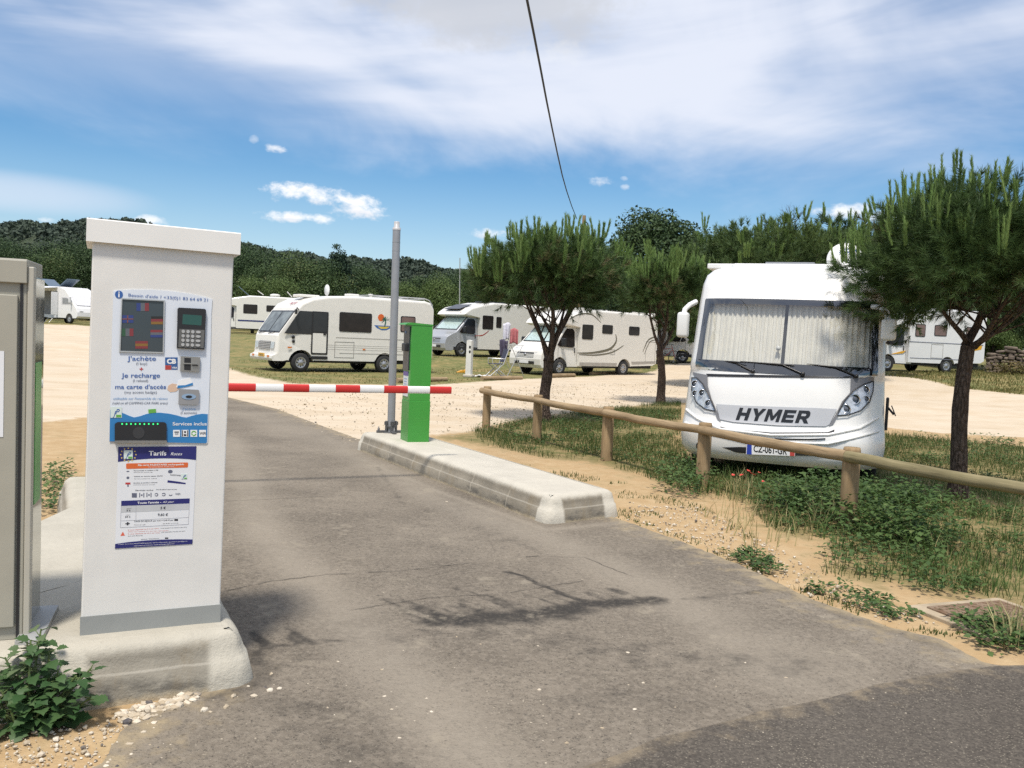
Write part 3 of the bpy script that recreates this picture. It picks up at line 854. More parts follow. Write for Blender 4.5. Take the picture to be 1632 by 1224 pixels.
b = MB(); b.prism(disc(z1, 597, 998, 38, 0, 0, 15), PR, .0128, .0142); b.build('reader_ring', mat('ring_blue', (.25, .36, .50), .3), br)
b = MB(); b.prism(disc(z1, 597, 998, 17, 0, 0, 7), PR, .0138, .0152); b.build('reader_slot', BLACKP, br)
# printed hand holding a card
b = MB(); b.prism(quadpoly(z1, [(484, 962), (490, 940), (510, 929), (545, 935), (556, 950), (530, 972), (500, 975)]), PR, .0035, .0044); b.build('hand_print', mat('print_skin', (.62, .44, .32), .5, var=0), panel)
b = MB(); b.prism(quadpoly(z1, [(530, 950), (545, 912), (606, 898), (620, 936)]), PR, .0035, .0047); cdp = b.build('card_print', WHT, panel)
b = MB(); b.prism(quadpoly(z1, [(536, 956), (540, 940), (580, 938), (618, 925), (620, 938), (580, 948)]), PR, .0045, .0052); b.build('card_band', BLUE, cdp)
# emblem square and small green tag
def emblem(fn, x0, y0, x1, y1, off, par):
    b = MB(); b.prism(rectp(fn, x0, y0, x1, y1), PR, off - .001, off); e = b.build('emblem', mat('emblem_pale', (.62, .70, .66), .4), par)
    w_, h_ = x1 - x0, y1 - y0
    b = MB(); wr(b, fn, "P", x0 + w_ * .42, x0 + w_ * .82, y0 + h_ * .42, h_ * .5, off + .0006, shear=.35, bold=.01); wr(b, fn, "J", x0 + w_ * .2, x0 + w_ * .48, y0 + h_ * .58, h_ * .5, off + .0006, shear=.3)
    b.split('lettering', TXTB, e)
    b = MB(); b.prism(rectp(fn, x0 + w_ * .5, y0 + h_ * .72, x0 + w_ * .95, y0 + h_ * .95), PR, off - .0005, off + .0006); b.build('emblem_mark', MATS['print_green'], e)
emblem(z1, 185, 1053, 245, 1110, .0055, panel)
b = MB(); b.prism(quadpoly(z1, [(386, 1087), (426, 1083), (424, 1063), (384, 1066)]), PR, .0035, .005); b.build('green_tag', MATS['print_green'], panel)
# ticket slot with green lights
sl_ = quadpoly(z2, [(160, 139), (370, 139), (370, 66), (366, 60), (358, 57), (172, 57), (163, 62), (160, 68)])
b = MB(); b.prism(sl_, PR, .003, .012); tk = b.build('ticket_slot', BLACKP, panel)
b = MB(); b.prism(quadpoly(z2, [(160, 140), (371, 140), (371, 131), (160, 131)]), PR, .004, .02); b.build('slot_lip', STEEL, tk)
b = MB()
b.prism(disc(z2, 257, 100, 24, 0, 0), PR, .0118, .013); b.build('slot_sensor', mat('dark_grey', (.035, .035, .037), .5), tk)
m_led, t, p = new_mat('green_led'); p.inputs['Base Color'].default_value = (.02, .4, .1, 1); p.inputs['Emission Color'].default_value = (.05, 1, .3, 1); p.inputs['Emission Strength'].default_value = 1.0
b = MB()
for i in range(9): b.mark(); b.prism(disc(z2, 190 + i * 18, 64 + (i % 2) * .5, 3.4, 0, 0, n=8), PR, .0118, .0135)
b.split('led', m_led, tk)
# tariff poster
NAVY = mat('poster_navy', (.022, .024, .14), .35, var=.02); PAPER = mat('poster_paper', (.70, .71, .73), .4, var=.01)
poster = sheet('tariff_poster', quadpoly(z6, [(84, 1184), (878, 1136), (882, 1093), (916, 276), (921, 136), (119, 144), (115, 294)]), PAPER, .0015, .001, kiosk)
b = MB(); b.prism(quadpoly(z6, [(115, 296), (200, 285), (320, 272), (450, 263), (580, 259), (720, 261), (840, 268), (916, 277), (921, 135), (119, 143)]), PR, .0012, .0022); hd = b.build('poster_header', NAVY, poster)
b = MB(); wr(b, z6, "Tarifs", 432, 612, 206, 46, .0026, bold=.02); wr(b, z6, "Rates", 656, 775, 213, 30, .0026, shear=.3); b.split('lettering', WHT, hd)
emblem(z6, 175, 178, 268, 266, .0032, hd)
b = MB()
for k in range(12):
    a = k * math.pi / 6
    cx, cy = 222 + 78 * math.cos(a), 222 + 66 * math.sin(a)
    b.mark(); b.prism(quadpoly(z6, [(cx + (11 if i % 2 == 0 else 4.5) * math.sin(i * math.pi / 5), cy - (11 if i % 2 == 0 else 4.5) * math.cos(i * math.pi / 5)) for i in range(10)]), PR, .002, .0027)
b.split('star', mat('print_yellow', (.7, .52, .12), .5), hd)
b = MB(); b.prism(quadpoly(z6, [(200, 360), (206, 368), (826, 354), (834, 346), (836, 310), (830, 302), (206, 312), (200, 320)]), PR, .0012, .0021); ob_ = b.build('orange_banner', mat('print_orange', (.62, .13, .035), .45), poster)
b = MB(); wr(b, z6, "Ma carte PASS'ÉTAPES rechargeable", 322, 792, 329, 17, .0025, 320, bold=.02); wr(b, z6, "My rechargeable access card", 428, 690, 348, 9, .0025, 343); b.split('lettering', WHT, ob_)
b = MB()
wr(b, z6, "Personnelle et valable à VIE", 278, 528, 387, 11, .0019, 381, bold=.015); wr(b, z6, "Personal and valid for life", 278, 470, 405, 8, .0019, 403)
wr(b, z6, "Valable sur tout le réseau 24h/24", 278, 574, 446, 11, .0019, 440, bold=.015); wr(b, z6, "All the network, 24/24", 278, 515, 470, 8, .0019, 467)
wr(b, z6, "Entrées et sorties à volonté", 276, 520, 513, 11, .0019, 507, bold=.015); wr(b, z6, "Unlimited entrance and exit", 276, 495, 532, 8, .0019, 529)
wr(b, z6, "Services inclus", 294, 478, 588, 15, .0019, 586, bold=.01); wr(b, z6, "Included services", 508, 722, 580, 13, .0019, 577, shear=.25)
wr(b, z6, "PASS'ÉTAPES", 652, 760, 430, 14, .0019, 437, bold=.01)
wr(b, z6, "5 €", 552, 605, 768, 24, .0026, bold=.02); wr(b, z6, "9,60 €", 524, 629, 838, 26, .0019, bold=.02)
wr(b, z6, "5 h", 204, 243, 794, 18, .0026, bold=.02); wr(b, z6, "24 h", 188, 243, 860, 18, .0019, bold=.02)
wr(b, z6, "jusqu'à", 205, 252, 774, 9, .0026); wr(b, z6, "jusqu'à", 198, 244, 840, 8, .0019)
wr(b, z6, "TAXE DE SÉJOUR par nuit = 0,40 € par", 280, 686, 907, 15, .0019, 892, bold=.01); wr(b, z6, "City tax per night", 280, 400, 942, 9, .0019, 940); wr(b, z6, "(du 01/01 au 31/12)", 575, 735, 930, 10, .0019, 924)
wr(b, z6, "+", 192, 238, 930, 40, .0019, bold=.06)
wr(b, z6, "sans sera facturée.", 218, 372, 1056, 11, .0019, 1050); wr(b, z6, "vous passez à la tranche des 24 h", 552, 822, 976, 11, .0019, 966); wr(b, z6, "une nouvelle tranche de 24 h", 560, 804, 1018, 11, .0019, 1006)
wr(b, z6, "gratuit / d'assistance :", 356, 546, 1090, 12, .0019, 1080)
b.mark(); b.prism(rectp(z6, 694, 882, 732, 902), PR, .0012, .0019); b.mark(); b.prism(rectp(z6, 598, 1072, 632, 1086), PR, .0012, .0019)
b.split('lettering', TXTD, poster)
b = MB(); wr(b, z6, "Si vous dépassez les 5 h sur l'aire,", 218, 538, 996, 11, .0019, 978); wr(b, z6, "When you exceed 5 h, the next rate applies", 218, 634, 1014, 9, .0019, 1000); wr(b, z6, "Si vous dépassez les 24 h sur l'aire,", 218, 548, 1036, 11, .0019, 1022)
c0 = [(140, 1056), (188, 1053), (166, 1012)]
b.mark(); b.prism(quadpoly(z6, c0), PR, .0012, .0018); b.split('warning_text', mat('print_red_text', (.62, .12, .07), .5), poster)
tb = quadpoly(z6, [(148, 748), (850, 722), (852, 671), (150, 696)])
b = MB(); b.prism(tb, PR, .0012, .0022); th_ = b.build('table_header', NAVY, poster)
b = MB(); wr(b, z6, "Toute l'année -", 314, 560, 716, 22, .0026, 708, bold=.02); wr(b, z6, "All year", 574, 692, 708, 20, .0026, 703, shear=.25); b.split('lettering', WHT, th_)
b = MB(); b.prism(quadpoly(z6, [(147, 816), (846, 786), (850, 724), (148, 750)]), PR, .0012, .0020); b.build('table_row', mat('print_grey', (.48, .49, .50), .5), poster)
b = MB()
for q in ([(140, 972), (838, 938), (838, 935), (140, 969)], [(146, 902), (842, 866), (842, 864), (146, 900)], [(298, 895), (301, 895), (303, 745), (300, 745)], [(836, 938), (839, 938), (851, 725), (848, 725)], [(139, 972), (142, 972), (150, 750), (147, 750)]):
    b.prism(quadpoly(z6, q), PR, .0012, .0021)
b.build('table_line', mat('line_grey', (.3, .3, .33), .5), poster)
b = MB()
for i, cx in enumerate((284, 360, 434, 510, 585, 656, 730)):
    y = 640 - i * 2.2; b.mark()
    if i in (0,): b.prism(rectp(z6, cx - 26, y - 23, cx + 26, y + 23), PR, .0012, .0018)
    elif i in (1, 2):
        b.prism(rectp(z6, cx - 26, y - 23, cx - 16, y + 23), PR, .0012, .0018); b.prism(rectp(z6, cx + 16, y - 23, cx + 26, y + 23), PR, .0012, .0018); b.prism(rectp(z6, cx - 8, y - 8, cx + 8, y + 8), PR, .0012, .0018)
    elif i == 6: wr(b, z6, "WiFi", cx - 26, cx + 26, y, 22, .0018, bold=.02)
    else:
        ks = [3.4 + 5.5 * q / 9 for q in range(10)] if i != 5 else [.2 + 2.7 * q / 9 for q in range(10)]
        b.prism(quadpoly(z6, [(cx + 20 * math.cos(k), y + 18 * math.sin(k)) for k in ks] + [(cx + 11 * math.cos(k), y + 9 * math.sin(k)) for k in ks[::-1]]), PR, .0012, .0018)
for cy in (395, 460): b.mark(); b.prism(disc(z6, 218, cy, 16, 0, 0, 7 if cy < 400 else 14, 12), PR, .0012, .0016)
b.mark(); b.prism(rectp(z6, 212, 530, 226, 552), PR, .0012, .0018)
b.mark(); b.prism(disc(z6, 653, 396, 24, 0, 0, 18), PR, .0012, .0018)
b.split('poster_symbol', mat('symbol_grey', (.11, .12, .17), .5), poster)
b = MB(); b.prism(rectp(z6, 192, 508, 244, 528), PR, .0012, .0018); b.build('poster_symbol', MATS['print_red'], poster)
b = MB(); b.prism(quadpoly(z6, [(622, 508), (808, 526), (812, 512), (745, 500), (626, 484)]), PR, .0012, .0019); b.build('poster_card', NAVY, poster)
emblem(z6, 764, 418, 826, 474, .0022, poster)
b = MB(); b.prism(quadpoly(z6, [(84, 1186), (878, 1138), (882, 1092), (740, 1090), (560, 1094), (400, 1103), (230, 1118), (87, 1138)]), PR, .0012, .0022); ft = b.build('poster_footer', NAVY, poster)
b = MB(); wr(b, z6, "Profitez de la carte PASS'ÉTAPES gratuite : service réservation, garantie et privilèges sur", 118, 830, 1142, 9, .0026, 1108); wr(b, z6, "réservation sur Internet : www.campingcarpark.com", 280, 694, 1157, 9, .0026, 1134); b.split('lettering', WHT, ft)

# ------------------------------------------------------------------ beige cabinet
CO_ = zray(36, 1019, .22); CA_ = R(20)
BEIGE = mat('beige_enamel', (.335, .32, .265), .5, var=.04, bump=.1, bscale=300)
cab = thing('control_cabinet', 'beige metal control cabinet at the left edge with paper sheet on its door', 'cabinet', CO_, CA_)
CHT = 1.445
b = MB(); b.box((-.32, .16, CHT / 2), (.64, .32, CHT), bev=.004); b.build('body', BEIGE, cab)
b = MB(); b.box((-.336, -.008, .045 + (CHT - .21) / 2 + .02), (.615, .016, CHT - .19), bev=.003); dr = b.build('door', BEIGE, cab)
b = MB(); b.box((-.36, -.0172, .94), (.58, .0015, .32)); b.build('paper_sheet', PAPER, dr)
b = MB(); b.box((-.32, -.008, CHT - .048), (.642, .018, .085), bev=.003); b.build('top_panel', BEIGE, cab)
b = MB(); b.box((-.018, -.0025, CHT / 2 - .04), (.009, .004, CHT - .10)); b.build('door_gap', BLACKP, cab)
b = MB(); b.box((.012, .02, CHT / 2 - .012), (.022, .05, CHT - .03), bev=.004); b.build('corner_post', mat('beige_post', (.42, .40, .34), .4, var=.03), cab)
m_gl, t, p = new_mat('polished_side_panel'); p.inputs['Base Color'].default_value = (.36, .36, .31, 1); p.inputs['Roughness'].default_value = .05; p.inputs['Metallic'].default_value = .75
nn = t.noise(t.coord('Object'), 3, 4); t.link(t.ramp(nn, .3, .8, .04, .13), p.inputs['Roughness'])
b = MB(); b.box((.004, .19, CHT / 2 - .03), (.008, .27, CHT - .06), bev=.002); b.build('side_panel', m_gl, cab)
b = MB(); b.box((.0095, .20, CHT / 2 + .05), (.003, .13, .56)); b.build('reflection_strip', mat('green_reflection', (.10, .42, .10), .35), cab)  # green reflection on the polished panel, put in as a coloured strip
b = MB(); b.box((.03, .14, .004), (.09, .42, .035), bev=.004); b.build('cable_cover', mat('galvanised', (.38, .38, .37), .5, metal=.3, var=.1), cab)

# ------------------------------------------------------------------ barrier gate: green housing behind the kiosk and striped arm
GREEN = mat('green_enamel', (.045, .275, .038), .38, var=.03, coat=.15)
BE = atY(718, 622, 8.53); bx0 = atY(365, 616.5, 7.6)
adir = (BE - bx0).normalized(); alen = (BE - bx0).length
AR = math.atan2(adir.y, adir.x)
hp_ = BE - adir * (alen + .75)
bar = thing('barrier_gate', 'red and white striped barrier arm lowered across the entrance lane', 'barrier', (hp_.x, hp_.y, .22), AR)
b = MB(); b.box((0, 0, .44), (.34, .3, .88), bev=.012); hs = b.build('housing', GREEN, bar)
b = MB(); b.box((0, 0, .90), (.37, .33, .04), bev=.01); b.build('housing_lid', GREEN, hs)
zb = BE.z - .22; al = alen + .75 + .1
# striped arm, measured back from its tip; the stripes as in the photograph
bnd = []
for px in (684, 649, 611, 573, 534, 492, 451, 407, 362):
    q_, _z = on_plane(BE, AR, px, 620); bnd.append(-q_)
R_a = .0355
def arm_seg(mb, a0, a1, r=R_a):
    # rounded-square aluminium profile
    n = 16; vs = []
    for a in (a0, a1):
        for k in range(n):
            th = 2 * math.pi * k / n
            c, s_ = math.cos(th), math.sin(th)
            vs.append((al - .1 - a, r * .7 * abs(c) ** .6 * math.copysign(1, c), zb + r * abs(s_) ** .6 * math.copysign(1, s_)))
    mb.add(vs, [(k, (k + 1) % n, n + (k + 1) % n, n + k) for k in range(n)], 0, True)
    mb.add(vs, [list(range(n)), list(range(n, 2 * n))], 0)
W_ = MB(); arm_seg(W_, .002, al - .1 + .05)
arm = W_.build('arm', mat('white_arm', (.78, .77, .75), .35, var=.02), bar)
pos = [0] + bnd
for i in range(0, 9, 2):
    r_ = MB(); arm_seg(r_, pos[i] if i else -.002, pos[i + 1], R_a + .0012)
    r_.build('red_stripe', mat('red_reflective', (.52, .025, .02), .4, var=.05), arm)

# ------------------------------------------------------------------ green reader terminal
TA = R(-2)
TL = zray(650, 705, .22); TR = zray(681, 705, .22); TF = zray(640, 693, .22)
tw = .245; td = .28
GO = TL
ga_ = R(24)
term = thing('reader_terminal', 'slim bright green card reader terminal on the right concrete island', 'card reader', GO, ga_)
th0 = 1.335
b = MB(); b.box((tw / 2, td / 2, .235), (tw + .008, td + .008, .47), bev=.004); b.build('base_section', GREEN, term)
b = MB(); b.box((tw / 2, td / 2, .472 + (th0 - .48) / 2), (tw, td, th0 - .475), bev=.004); b.build('column', GREEN, term)
b = MB(); b.prism([(-.075, th0 - .004), (-.06, th0 + .012), (.0, th0 + .022), (tw + .004, th0 + .01), (tw + .004, th0 - .006), (0, th0 - .006)], lambda a, c, d: (a, d, c), -.004, td + .004); b.build('hood', GREEN, term)
DG = mat('reader_dark', (.03, .035, .045), .35)
b = MB(); b.box((-.006, td / 2 + .02, th0 - .27), (.014, td - .06, .5), bev=.003); rp = b.build('reader_panel', DG, term)
b = MB(); b.box((-.03, td / 2 + .0, th0 - .26), (.05, .13, .09), bev=.01); b.build('card_slot', BLACKP, rp)
b = MB(); b.lathe([(0, -.018), (.016, -.018), (.016, -.012)], (0, td / 2 + .05, th0 - .09), 12, 'x'); b.build('button', mat('button_blue', (.1, .2, .4), .3), rp)
b = MB(); b.box((-.003, td / 2 + .02, th0 - .68), (.006, td - .10, .28), bev=.001); nt_ = b.build('notice', PAPER, term)
b = MB(); b.box((-.0045, td / 2 + .02, th0 - .56), (.006, td - .10, .05), bev=.001); b.build('notice_header', mat('violet_print', (.10, .06, .28), .4), nt_)
b = MB()
for i in range(6): b.box((-.0048, td / 2 + .02, th0 - .62 - i * .03), (.005, .11 - .01 * (i % 3), .008))
b.build('notice_line', TXTL, nt_)

# ------------------------------------------------------------------ steel pole with bracketed foot
PB = zray(623, 690, .22); top = atY(632.5, 352, PB.y + .03)
pole = thing('steel_pole', 'tall plain grey steel pole bolted beside the green terminal', 'pole', PB)
tl = top - PB
b = MB(); b.tube([(0, 0, .01), tl * .96], [.047, .047], 20)
b.lathe([(.0485, -.006), (.0485, .006)], tuple(tl * .86), 20); b.lathe([(.0485, -.006), (.0485, .006)], tuple(tl * .90), 20)
b.build('shaft', mat('galvanised_pole', (.30, .31, .33), .45, metal=.35, var=.06), pole)
b = MB(); c_ = tl * .96; b.lathe([(.05, -.01), (.05, .02), (.035, .025), (.035, .085), (.03, .095), (0, .096)], tuple(c_), 16); b.build('pole_cap', mat('grey_cap', (.42, .42, .43), .4), pole)
b = MB(); b.box((0, 0, .008), (.16, .16, .016), bev=.003)
for k in range(4):
    a = k * math.pi / 2 + .4
    dx, dy = math.cos(a), math.sin(a)
    b.box((dx * .12, dy * .12, .018), (.12, .045, .03), Matrix.Rotation(a, 3, 'Z'), bev=.006)
    b.box((dx * .062, dy * .062, .08), (.02, .05, .14), Matrix.Rotation(a, 3, 'Z'), bev=.004)
    b.lathe([(.014, 0), (.014, .03), (.007, .031), (.007, .05), (0, .05)], (dx * .155, dy * .155, .03), 6)
    b.lathe([(.012, -.02), (.012, .02)], (dx * .075, dy * .075, .12), 6)
b.lathe([(.052, .06), (.060, .062), (.060, .10), (.052, .102)], (0, 0, 0), 20)
b.build('foot_bracket', mat('dark_galvanised', (.13, .13, .135), .5, metal=.5, var=.15), pole)
# ------------------------------------------------------------------ wooden rail fence
def wood_mat(name, c1, c2, along='x'):
    m, t, p = new_mat(name); MATS[name] = m
    co = t.coord('Object')
    sc = (1.5, 22, 22) if along == 'x' else (22, 22, 1.5)
    g = t.noise(t.scalev(co, sc), 2.2, 6, .65); n = t.noise(co, 2.0, 5, .6)
    c = t.mix(t.ramp(g, .3, .7), c1, c2)
    c = t.mix(t.ramp(n, .35, .7, 0, .5), c, tuple(x * .6 for x in c1))
    kn = t.voro(t.scalev(co, (1, 1, 1)), 3.1)
    c = t.mix(t.ramp(kn, .03, .07, .7, 0), c, (.07, .045, .025))
    chk = t.ramp(t.noise(t.scalev(co, (2, 60, 60) if along == 'x' else (60, 60, 2)), 1.5, 3), .62, .70, 0, .6)
    c = t.mix(chk, c, (.05, .035, .02))
    t.link(c, p.inputs['Base Color']); p.inputs['Roughness'].default_value = .85; p.inputs['Specular IOR Level'].default_value = .2
    t.link(t.bump(g, .5, .006), p.inputs['Normal'])
    return m
WP = wood_mat('post_wood', (.255, .175, .095), (.36, .26, .15), 'z')
WR1 = wood_mat('rail_wood', (.28, .20, .115), (.40, .30, .185), 'x')
WR2 = wood_mat('rail_wood_green', (.185, .16, .085), (.29, .245, .14), 'x')
F0 = Vector((-.39, 13.8)); F1 = Vector((2.03, 8.9)); fd = (F1 - F0)
fence = thing('wooden_fence', 'low round-log wooden rail fence running beside the parked motorhome', 'fence', (F0.x, F0.y, 0), math.atan2(fd.y, fd.x))
fu = fd.length
tposts = [0, .320, .660, 1.0, 1.351, 1.70, 2.05]
FHT = .60
for i, tp in enumerate(tposts):
    b = MB(); r = .072 if i > 1 else .066
    x = tp * fu
    n = 18; prof = []
    b.lathe([(r * 1.03, -.15), (r, .1), (r * .985, FHT + .035), (r * .9, FHT + .06), (0, FHT + .062)], (x, 0, 0), n)
    # saddle cut to the rail: the top is sliced by the rail resting on the near side
    o = b.build('post', WP, fence)
for i in range(len(tposts) - 1):
    x0 = tposts[i] * fu - (.10 if i == 0 else 0); x1 = tposts[i + 1] * fu
    b = MB()
    k = 9; pts = []; rr = []
    rs, re_ = (.049, .044) if i % 2 == 0 else (.045, .049)
    for j in range(k):
        s = j / (k - 1)
        pts.append((x0 + (x1 - x0) * s + (.004 if j == 0 else 0), -.055 + rnd.uniform(-.003, .003), FHT - .012 + rnd.uniform(-.003, .003) - .012 * math.sin(math.pi * s)))
        rr.append((rs + (re_ - rs) * s) * (1 + rnd.uniform(-.02, .02)))
    b.tube(pts, rr, 16)
    b.build('rail', WR2 if i >= 4 else WR1, fence)

# ------------------------------------------------------------------ big white motorhome facing the camera
VANW = mat('motorhome_white', (.76, .755, .735), .25, var=.012, coat=.4, spec=.5)
GREYP = mat('silver_paint', (.52, .52, .53), .35, metal=.25, var=.02)
DGREY = mat('dark_grey_paint', (.20, .20, .21), .4, metal=.2, var=.02)
TYRE = mat('tyre_rubber', (.022, .022, .023), .85, var=.15)
RIM = mat('alloy_rim', (.42, .42, .43), .35, metal=.7, var=.05)
DARKIN = mat('dark_interior', (.02, .02, .022), .8)
TRIMB = mat('black_trim', (.014, .014, .016), .35)
CHROME = mat('chrome', (.75, .76, .78), .08, metal=1, var=0)
LENS = glass_mat('lamp_glass', (.97, .98, 1), .05, 1.0)
HYAW = math.atan2(-math.cos(R(22)), -math.sin(R(22)))
HP = groundY(1232, 9.25)
hym = thing('motorhome', 'big white integrated motorhome parked nose-on behind the wooden fence with drawn windscreen curtains', 'motorhome', HP, HYAW)
hax = HYAW + math.pi / 2      # image-right axis
HO = HP + Vector((math.cos(HYAW), math.sin(HYAW), 0)) * (-.10)
def hp2(px, py): return on_plane(HO, hax, px, py)
from bisect import bisect
def lerp_tab(tab, z):
    for i in range(len(tab) - 1):
        if z <= tab[i + 1][0]:
            a, b_ = tab[i], tab[i + 1]; s = (z - a[0]) / (b_[0] - a[0]); s = min(1, max(0, s))
            return a[1] + (b_[1] - a[1]) * s
    return tab[-1][1]
FT = [(.20, -.10), (.26, -.03), (.34, 0), (.52, .01), (.60, -.02), (.66, -.045), (1.0, -.10), (1.17, -.15), (1.24, -.18), (2.0, -.46), (2.06, -.49), (2.2, -.56), (2.32, -.66), (2.40, -.79), (2.44, -.95), (2.46, -1.2)]
WT = [(.20, 1.02), (.30, 1.085), (.45, 1.10), (.62, 1.085), (.75, 1.075), (1.17, 1.055), (2.0, 1.03), (2.2, 1.02), (2.32, .995), (2.40, .93), (2.44, .85), (2.46, .72)]
def hf(z): return lerp_tab(FT, z)
def hw(z): return lerp_tab(WT, z)
def hx(y, z):
    w_ = hw(z); s = min(1, abs(y) / w_)
    B = .40 if z < 1.2 else .34
    return hf(z) - B * (.25 * s ** 2 + .75 * s ** 6)
def hsurf(off): return lambda y, z: (hx(y, z) + off, y, z)
ZR = [.20, .23, .26, .30, .36, .44, .52, .575, .60, .64, .70, .80, .9, 1.0, 1.10, 1.17, 1.215] + [1.215 + (2.01 - 1.215) * k / 8 for k in range(1, 9)] + [2.05, 2.12, 2.2, 2.26, 2.32, 2.36, 2.40, 2.425, 2.44, 2.452, 2.46]
ns_ = 44; SS = [-1 + 2 * i / ns_ for i in range(ns_ + 1)]
SS = [math.copysign(abs(s) ** .8, s) for s in SS]
vs = []; fs = []
rowlen = len(SS) + 2
for z in ZR:
    w_ = hw(z)
    row = [(hx(s * w_, z), s * w_, z) for s in SS]
    row = [(-6.6, -w_, z)] + row + [(-6.6, w_, z)]
    vs += row
for i in range(len(ZR) - 1):
    zc = (ZR[i] + ZR[i + 1]) / 2
    for j in range(rowlen - 1):
        if 1.215 < zc < 2.01 and 1 <= j - 1 + 1 and j >= 1 and j < rowlen - 2:
            sc2 = (SS[j - 1] + SS[j]) / 2
            if abs(sc2) < .93: continue
        a = i * rowlen + j
        fs.append([a, a + 1, a + rowlen + 1, a + rowlen])
top_i = (len(ZR) - 1) * rowlen
fs.append([top_i + j for j in range(rowlen)])
fs.append([i * rowlen for i in range(len(ZR))] + [i * rowlen + rowlen - 1 for i in range(len(ZR) - 1, -1, -1)])
b = MB(); b.add(vs, fs, 0, True)
body = b.build('body', VANW, hym)
# roof crown behind the front cap
b = MB(); b.box((-3.9, 0, 2.47), (5.2, 1.5, .06), bev=.03); b.build('roof', VANW, hym)
# dark underbody
b = MB(); b.box((-3.4, 0, .33), (6.2, 1.9, .1)); b.build('underbody', DARKIN, hym)
# windscreen
ys = 1.0
WS = [(-.985, 1.185), (.985, 1.185), (.975, 1.4), (.955, 1.9), (.945, 2.02), (-.945, 2.02), (-.955, 1.9), (-.975, 1.4)]
b = MB(); b.patch(WS, .07, hsurf(.010)); ws = b.build('windscreen', glass_mat('windscreen_glass', (.95, .96, .95), .15, 1.1), hym, fix=False)
def ring2(outer, inner, fn, mb, step=.06):
    n = len(outer)
    for i in range(n):
        a0, a1 = Vector(outer[i]), Vector(outer[(i + 1) % n]); b0, b1 = Vector(inner[i]), Vector(inner[(i + 1) % n])
        k = max(1, int((a1 - a0).length / step))
        vs = []
        for j in range(k + 1):
            for q in range(3):
                s = a0.lerp(a1, j / k).lerp(b0.lerp(b1, j / k), q / 2)
                vs.append(fn(s.x, s.y))
        fs = []
        for j in range(k):
            for q in range(2): fs.append((j * 3 + q, j * 3 + q + 1, (j + 1) * 3 + q + 1, (j + 1) * 3 + q))
        mb.add(vs, fs, 0, True)
WSi = [(-.915, 1.30), (.915, 1.30), (.905, 1.45), (.885, 1.88), (.875, 1.955), (-.875, 1.955), (-.885, 1.88), (-.905, 1.45)]
b = MB(); ring2(WS, WSi, hsurf(.0065), b); b.build('windscreen_border', mat('frit_black', (.012, .014, .018), .12, var=0), ws, fix=False)
# pleated curtains behind the glass, a gap in the middle
def curtain(y0, y1):
    b = MB(); n = 150; vs = []; fs = []
    for i in range(n + 1):
        y = y0 + (y1 - y0) * i / n
        ph = i / n * 15 * 2 * math.pi
        for k in range(7):
            z = 1.22 + .78 * k / 6
            d = .012 * math.sin(ph + .5 * math.sin(i * .13)) + .006 * math.sin(ph * 2.3 + k * .3)
            vs.append((hx(y * .96, z) - .10 + d, y, z))
    for i in range(n):
        for k in range(6): fs.append((i * 7 + k, (i + 1) * 7 + k, (i + 1) * 7 + k + 1, i * 7 + k + 1))
    b.add(vs, fs, 0, True); return b.build('curtain', mat('curtain_cloth', (.66, .635, .57), .9, var=.05), ws, fix=False)
curtain(-.91, -.022); curtain(.016, .91)
b = MB(); b.patch([(-.97, 1.2), (.97, 1.2), (.94, 2.02), (-.94, 2.02)], .12, lambda y, z: (hx(y * .95, z) - .17, y, z)); b.build('cab_interior', DARKIN, ws, fix=False)
b = MB(); b.patch([(-.95, 1.19), (.95, 1.19), (.945, 1.30), (-.945, 1.30)], .07, lambda y, z: (hx(y * .97, z) - .045, y, z)); b.build('dashboard', DARKIN, ws, fix=False)
y_, z_ = hp2(1238, 555)
b = MB(); b.lathe([(0, -.03), (.022, -.028), (.028, 0), (.022, .02), (0, .022)], (hx(y_, z_) - .03, y_, z_), 12, 'x'); b.build('parking_disc_holder', mat('pale_plastic', (.6, .6, .58), .4), ws)
y_, z_ = hp2(1108, 558)
b = MB(); b.patch([(y_ - .025, z_ - .025), (y_ + .025, z_ - .025), (y_ + .025, z_ + .025), (y_ - .025, z_ + .025)], .05, hsurf(.004)); b.build('windscreen_sticker', mat('sticker_teal', (.15, .55, .48), .5), ws, fix=False)
# wipers
def wiper(p0, p1, p2):
    b = MB()
    q = [hp2(*p) for p in (p0, p1, p2)]
    P = [Vector((hx(a, c) + .03, a, c)) for a, c in q]
    b.tube([P[0], P[1]], [.010, .008], 6)
    b.tube([P[1] + (P[1] - P[2]) * .3 + Vector((-.01, 0, 0)), P[1] + Vector((.0, 0, .0)), P[2] + Vector((-.01, 0, 0))], [.005, .011, .004], 6)
    b.lathe([(0, -.03), (.022, -.03), (.022, .015), (0, .018)], tuple(P[0]), 10, 'x')
    b.build('wiper', TRIMB, ws)
wiper((1199, 592), (1168, 577), (1106, 573)); wiper((1279, 596), (1245, 581), (1178, 576)); wiper((1365, 600), (1330, 585), (1285, 580))
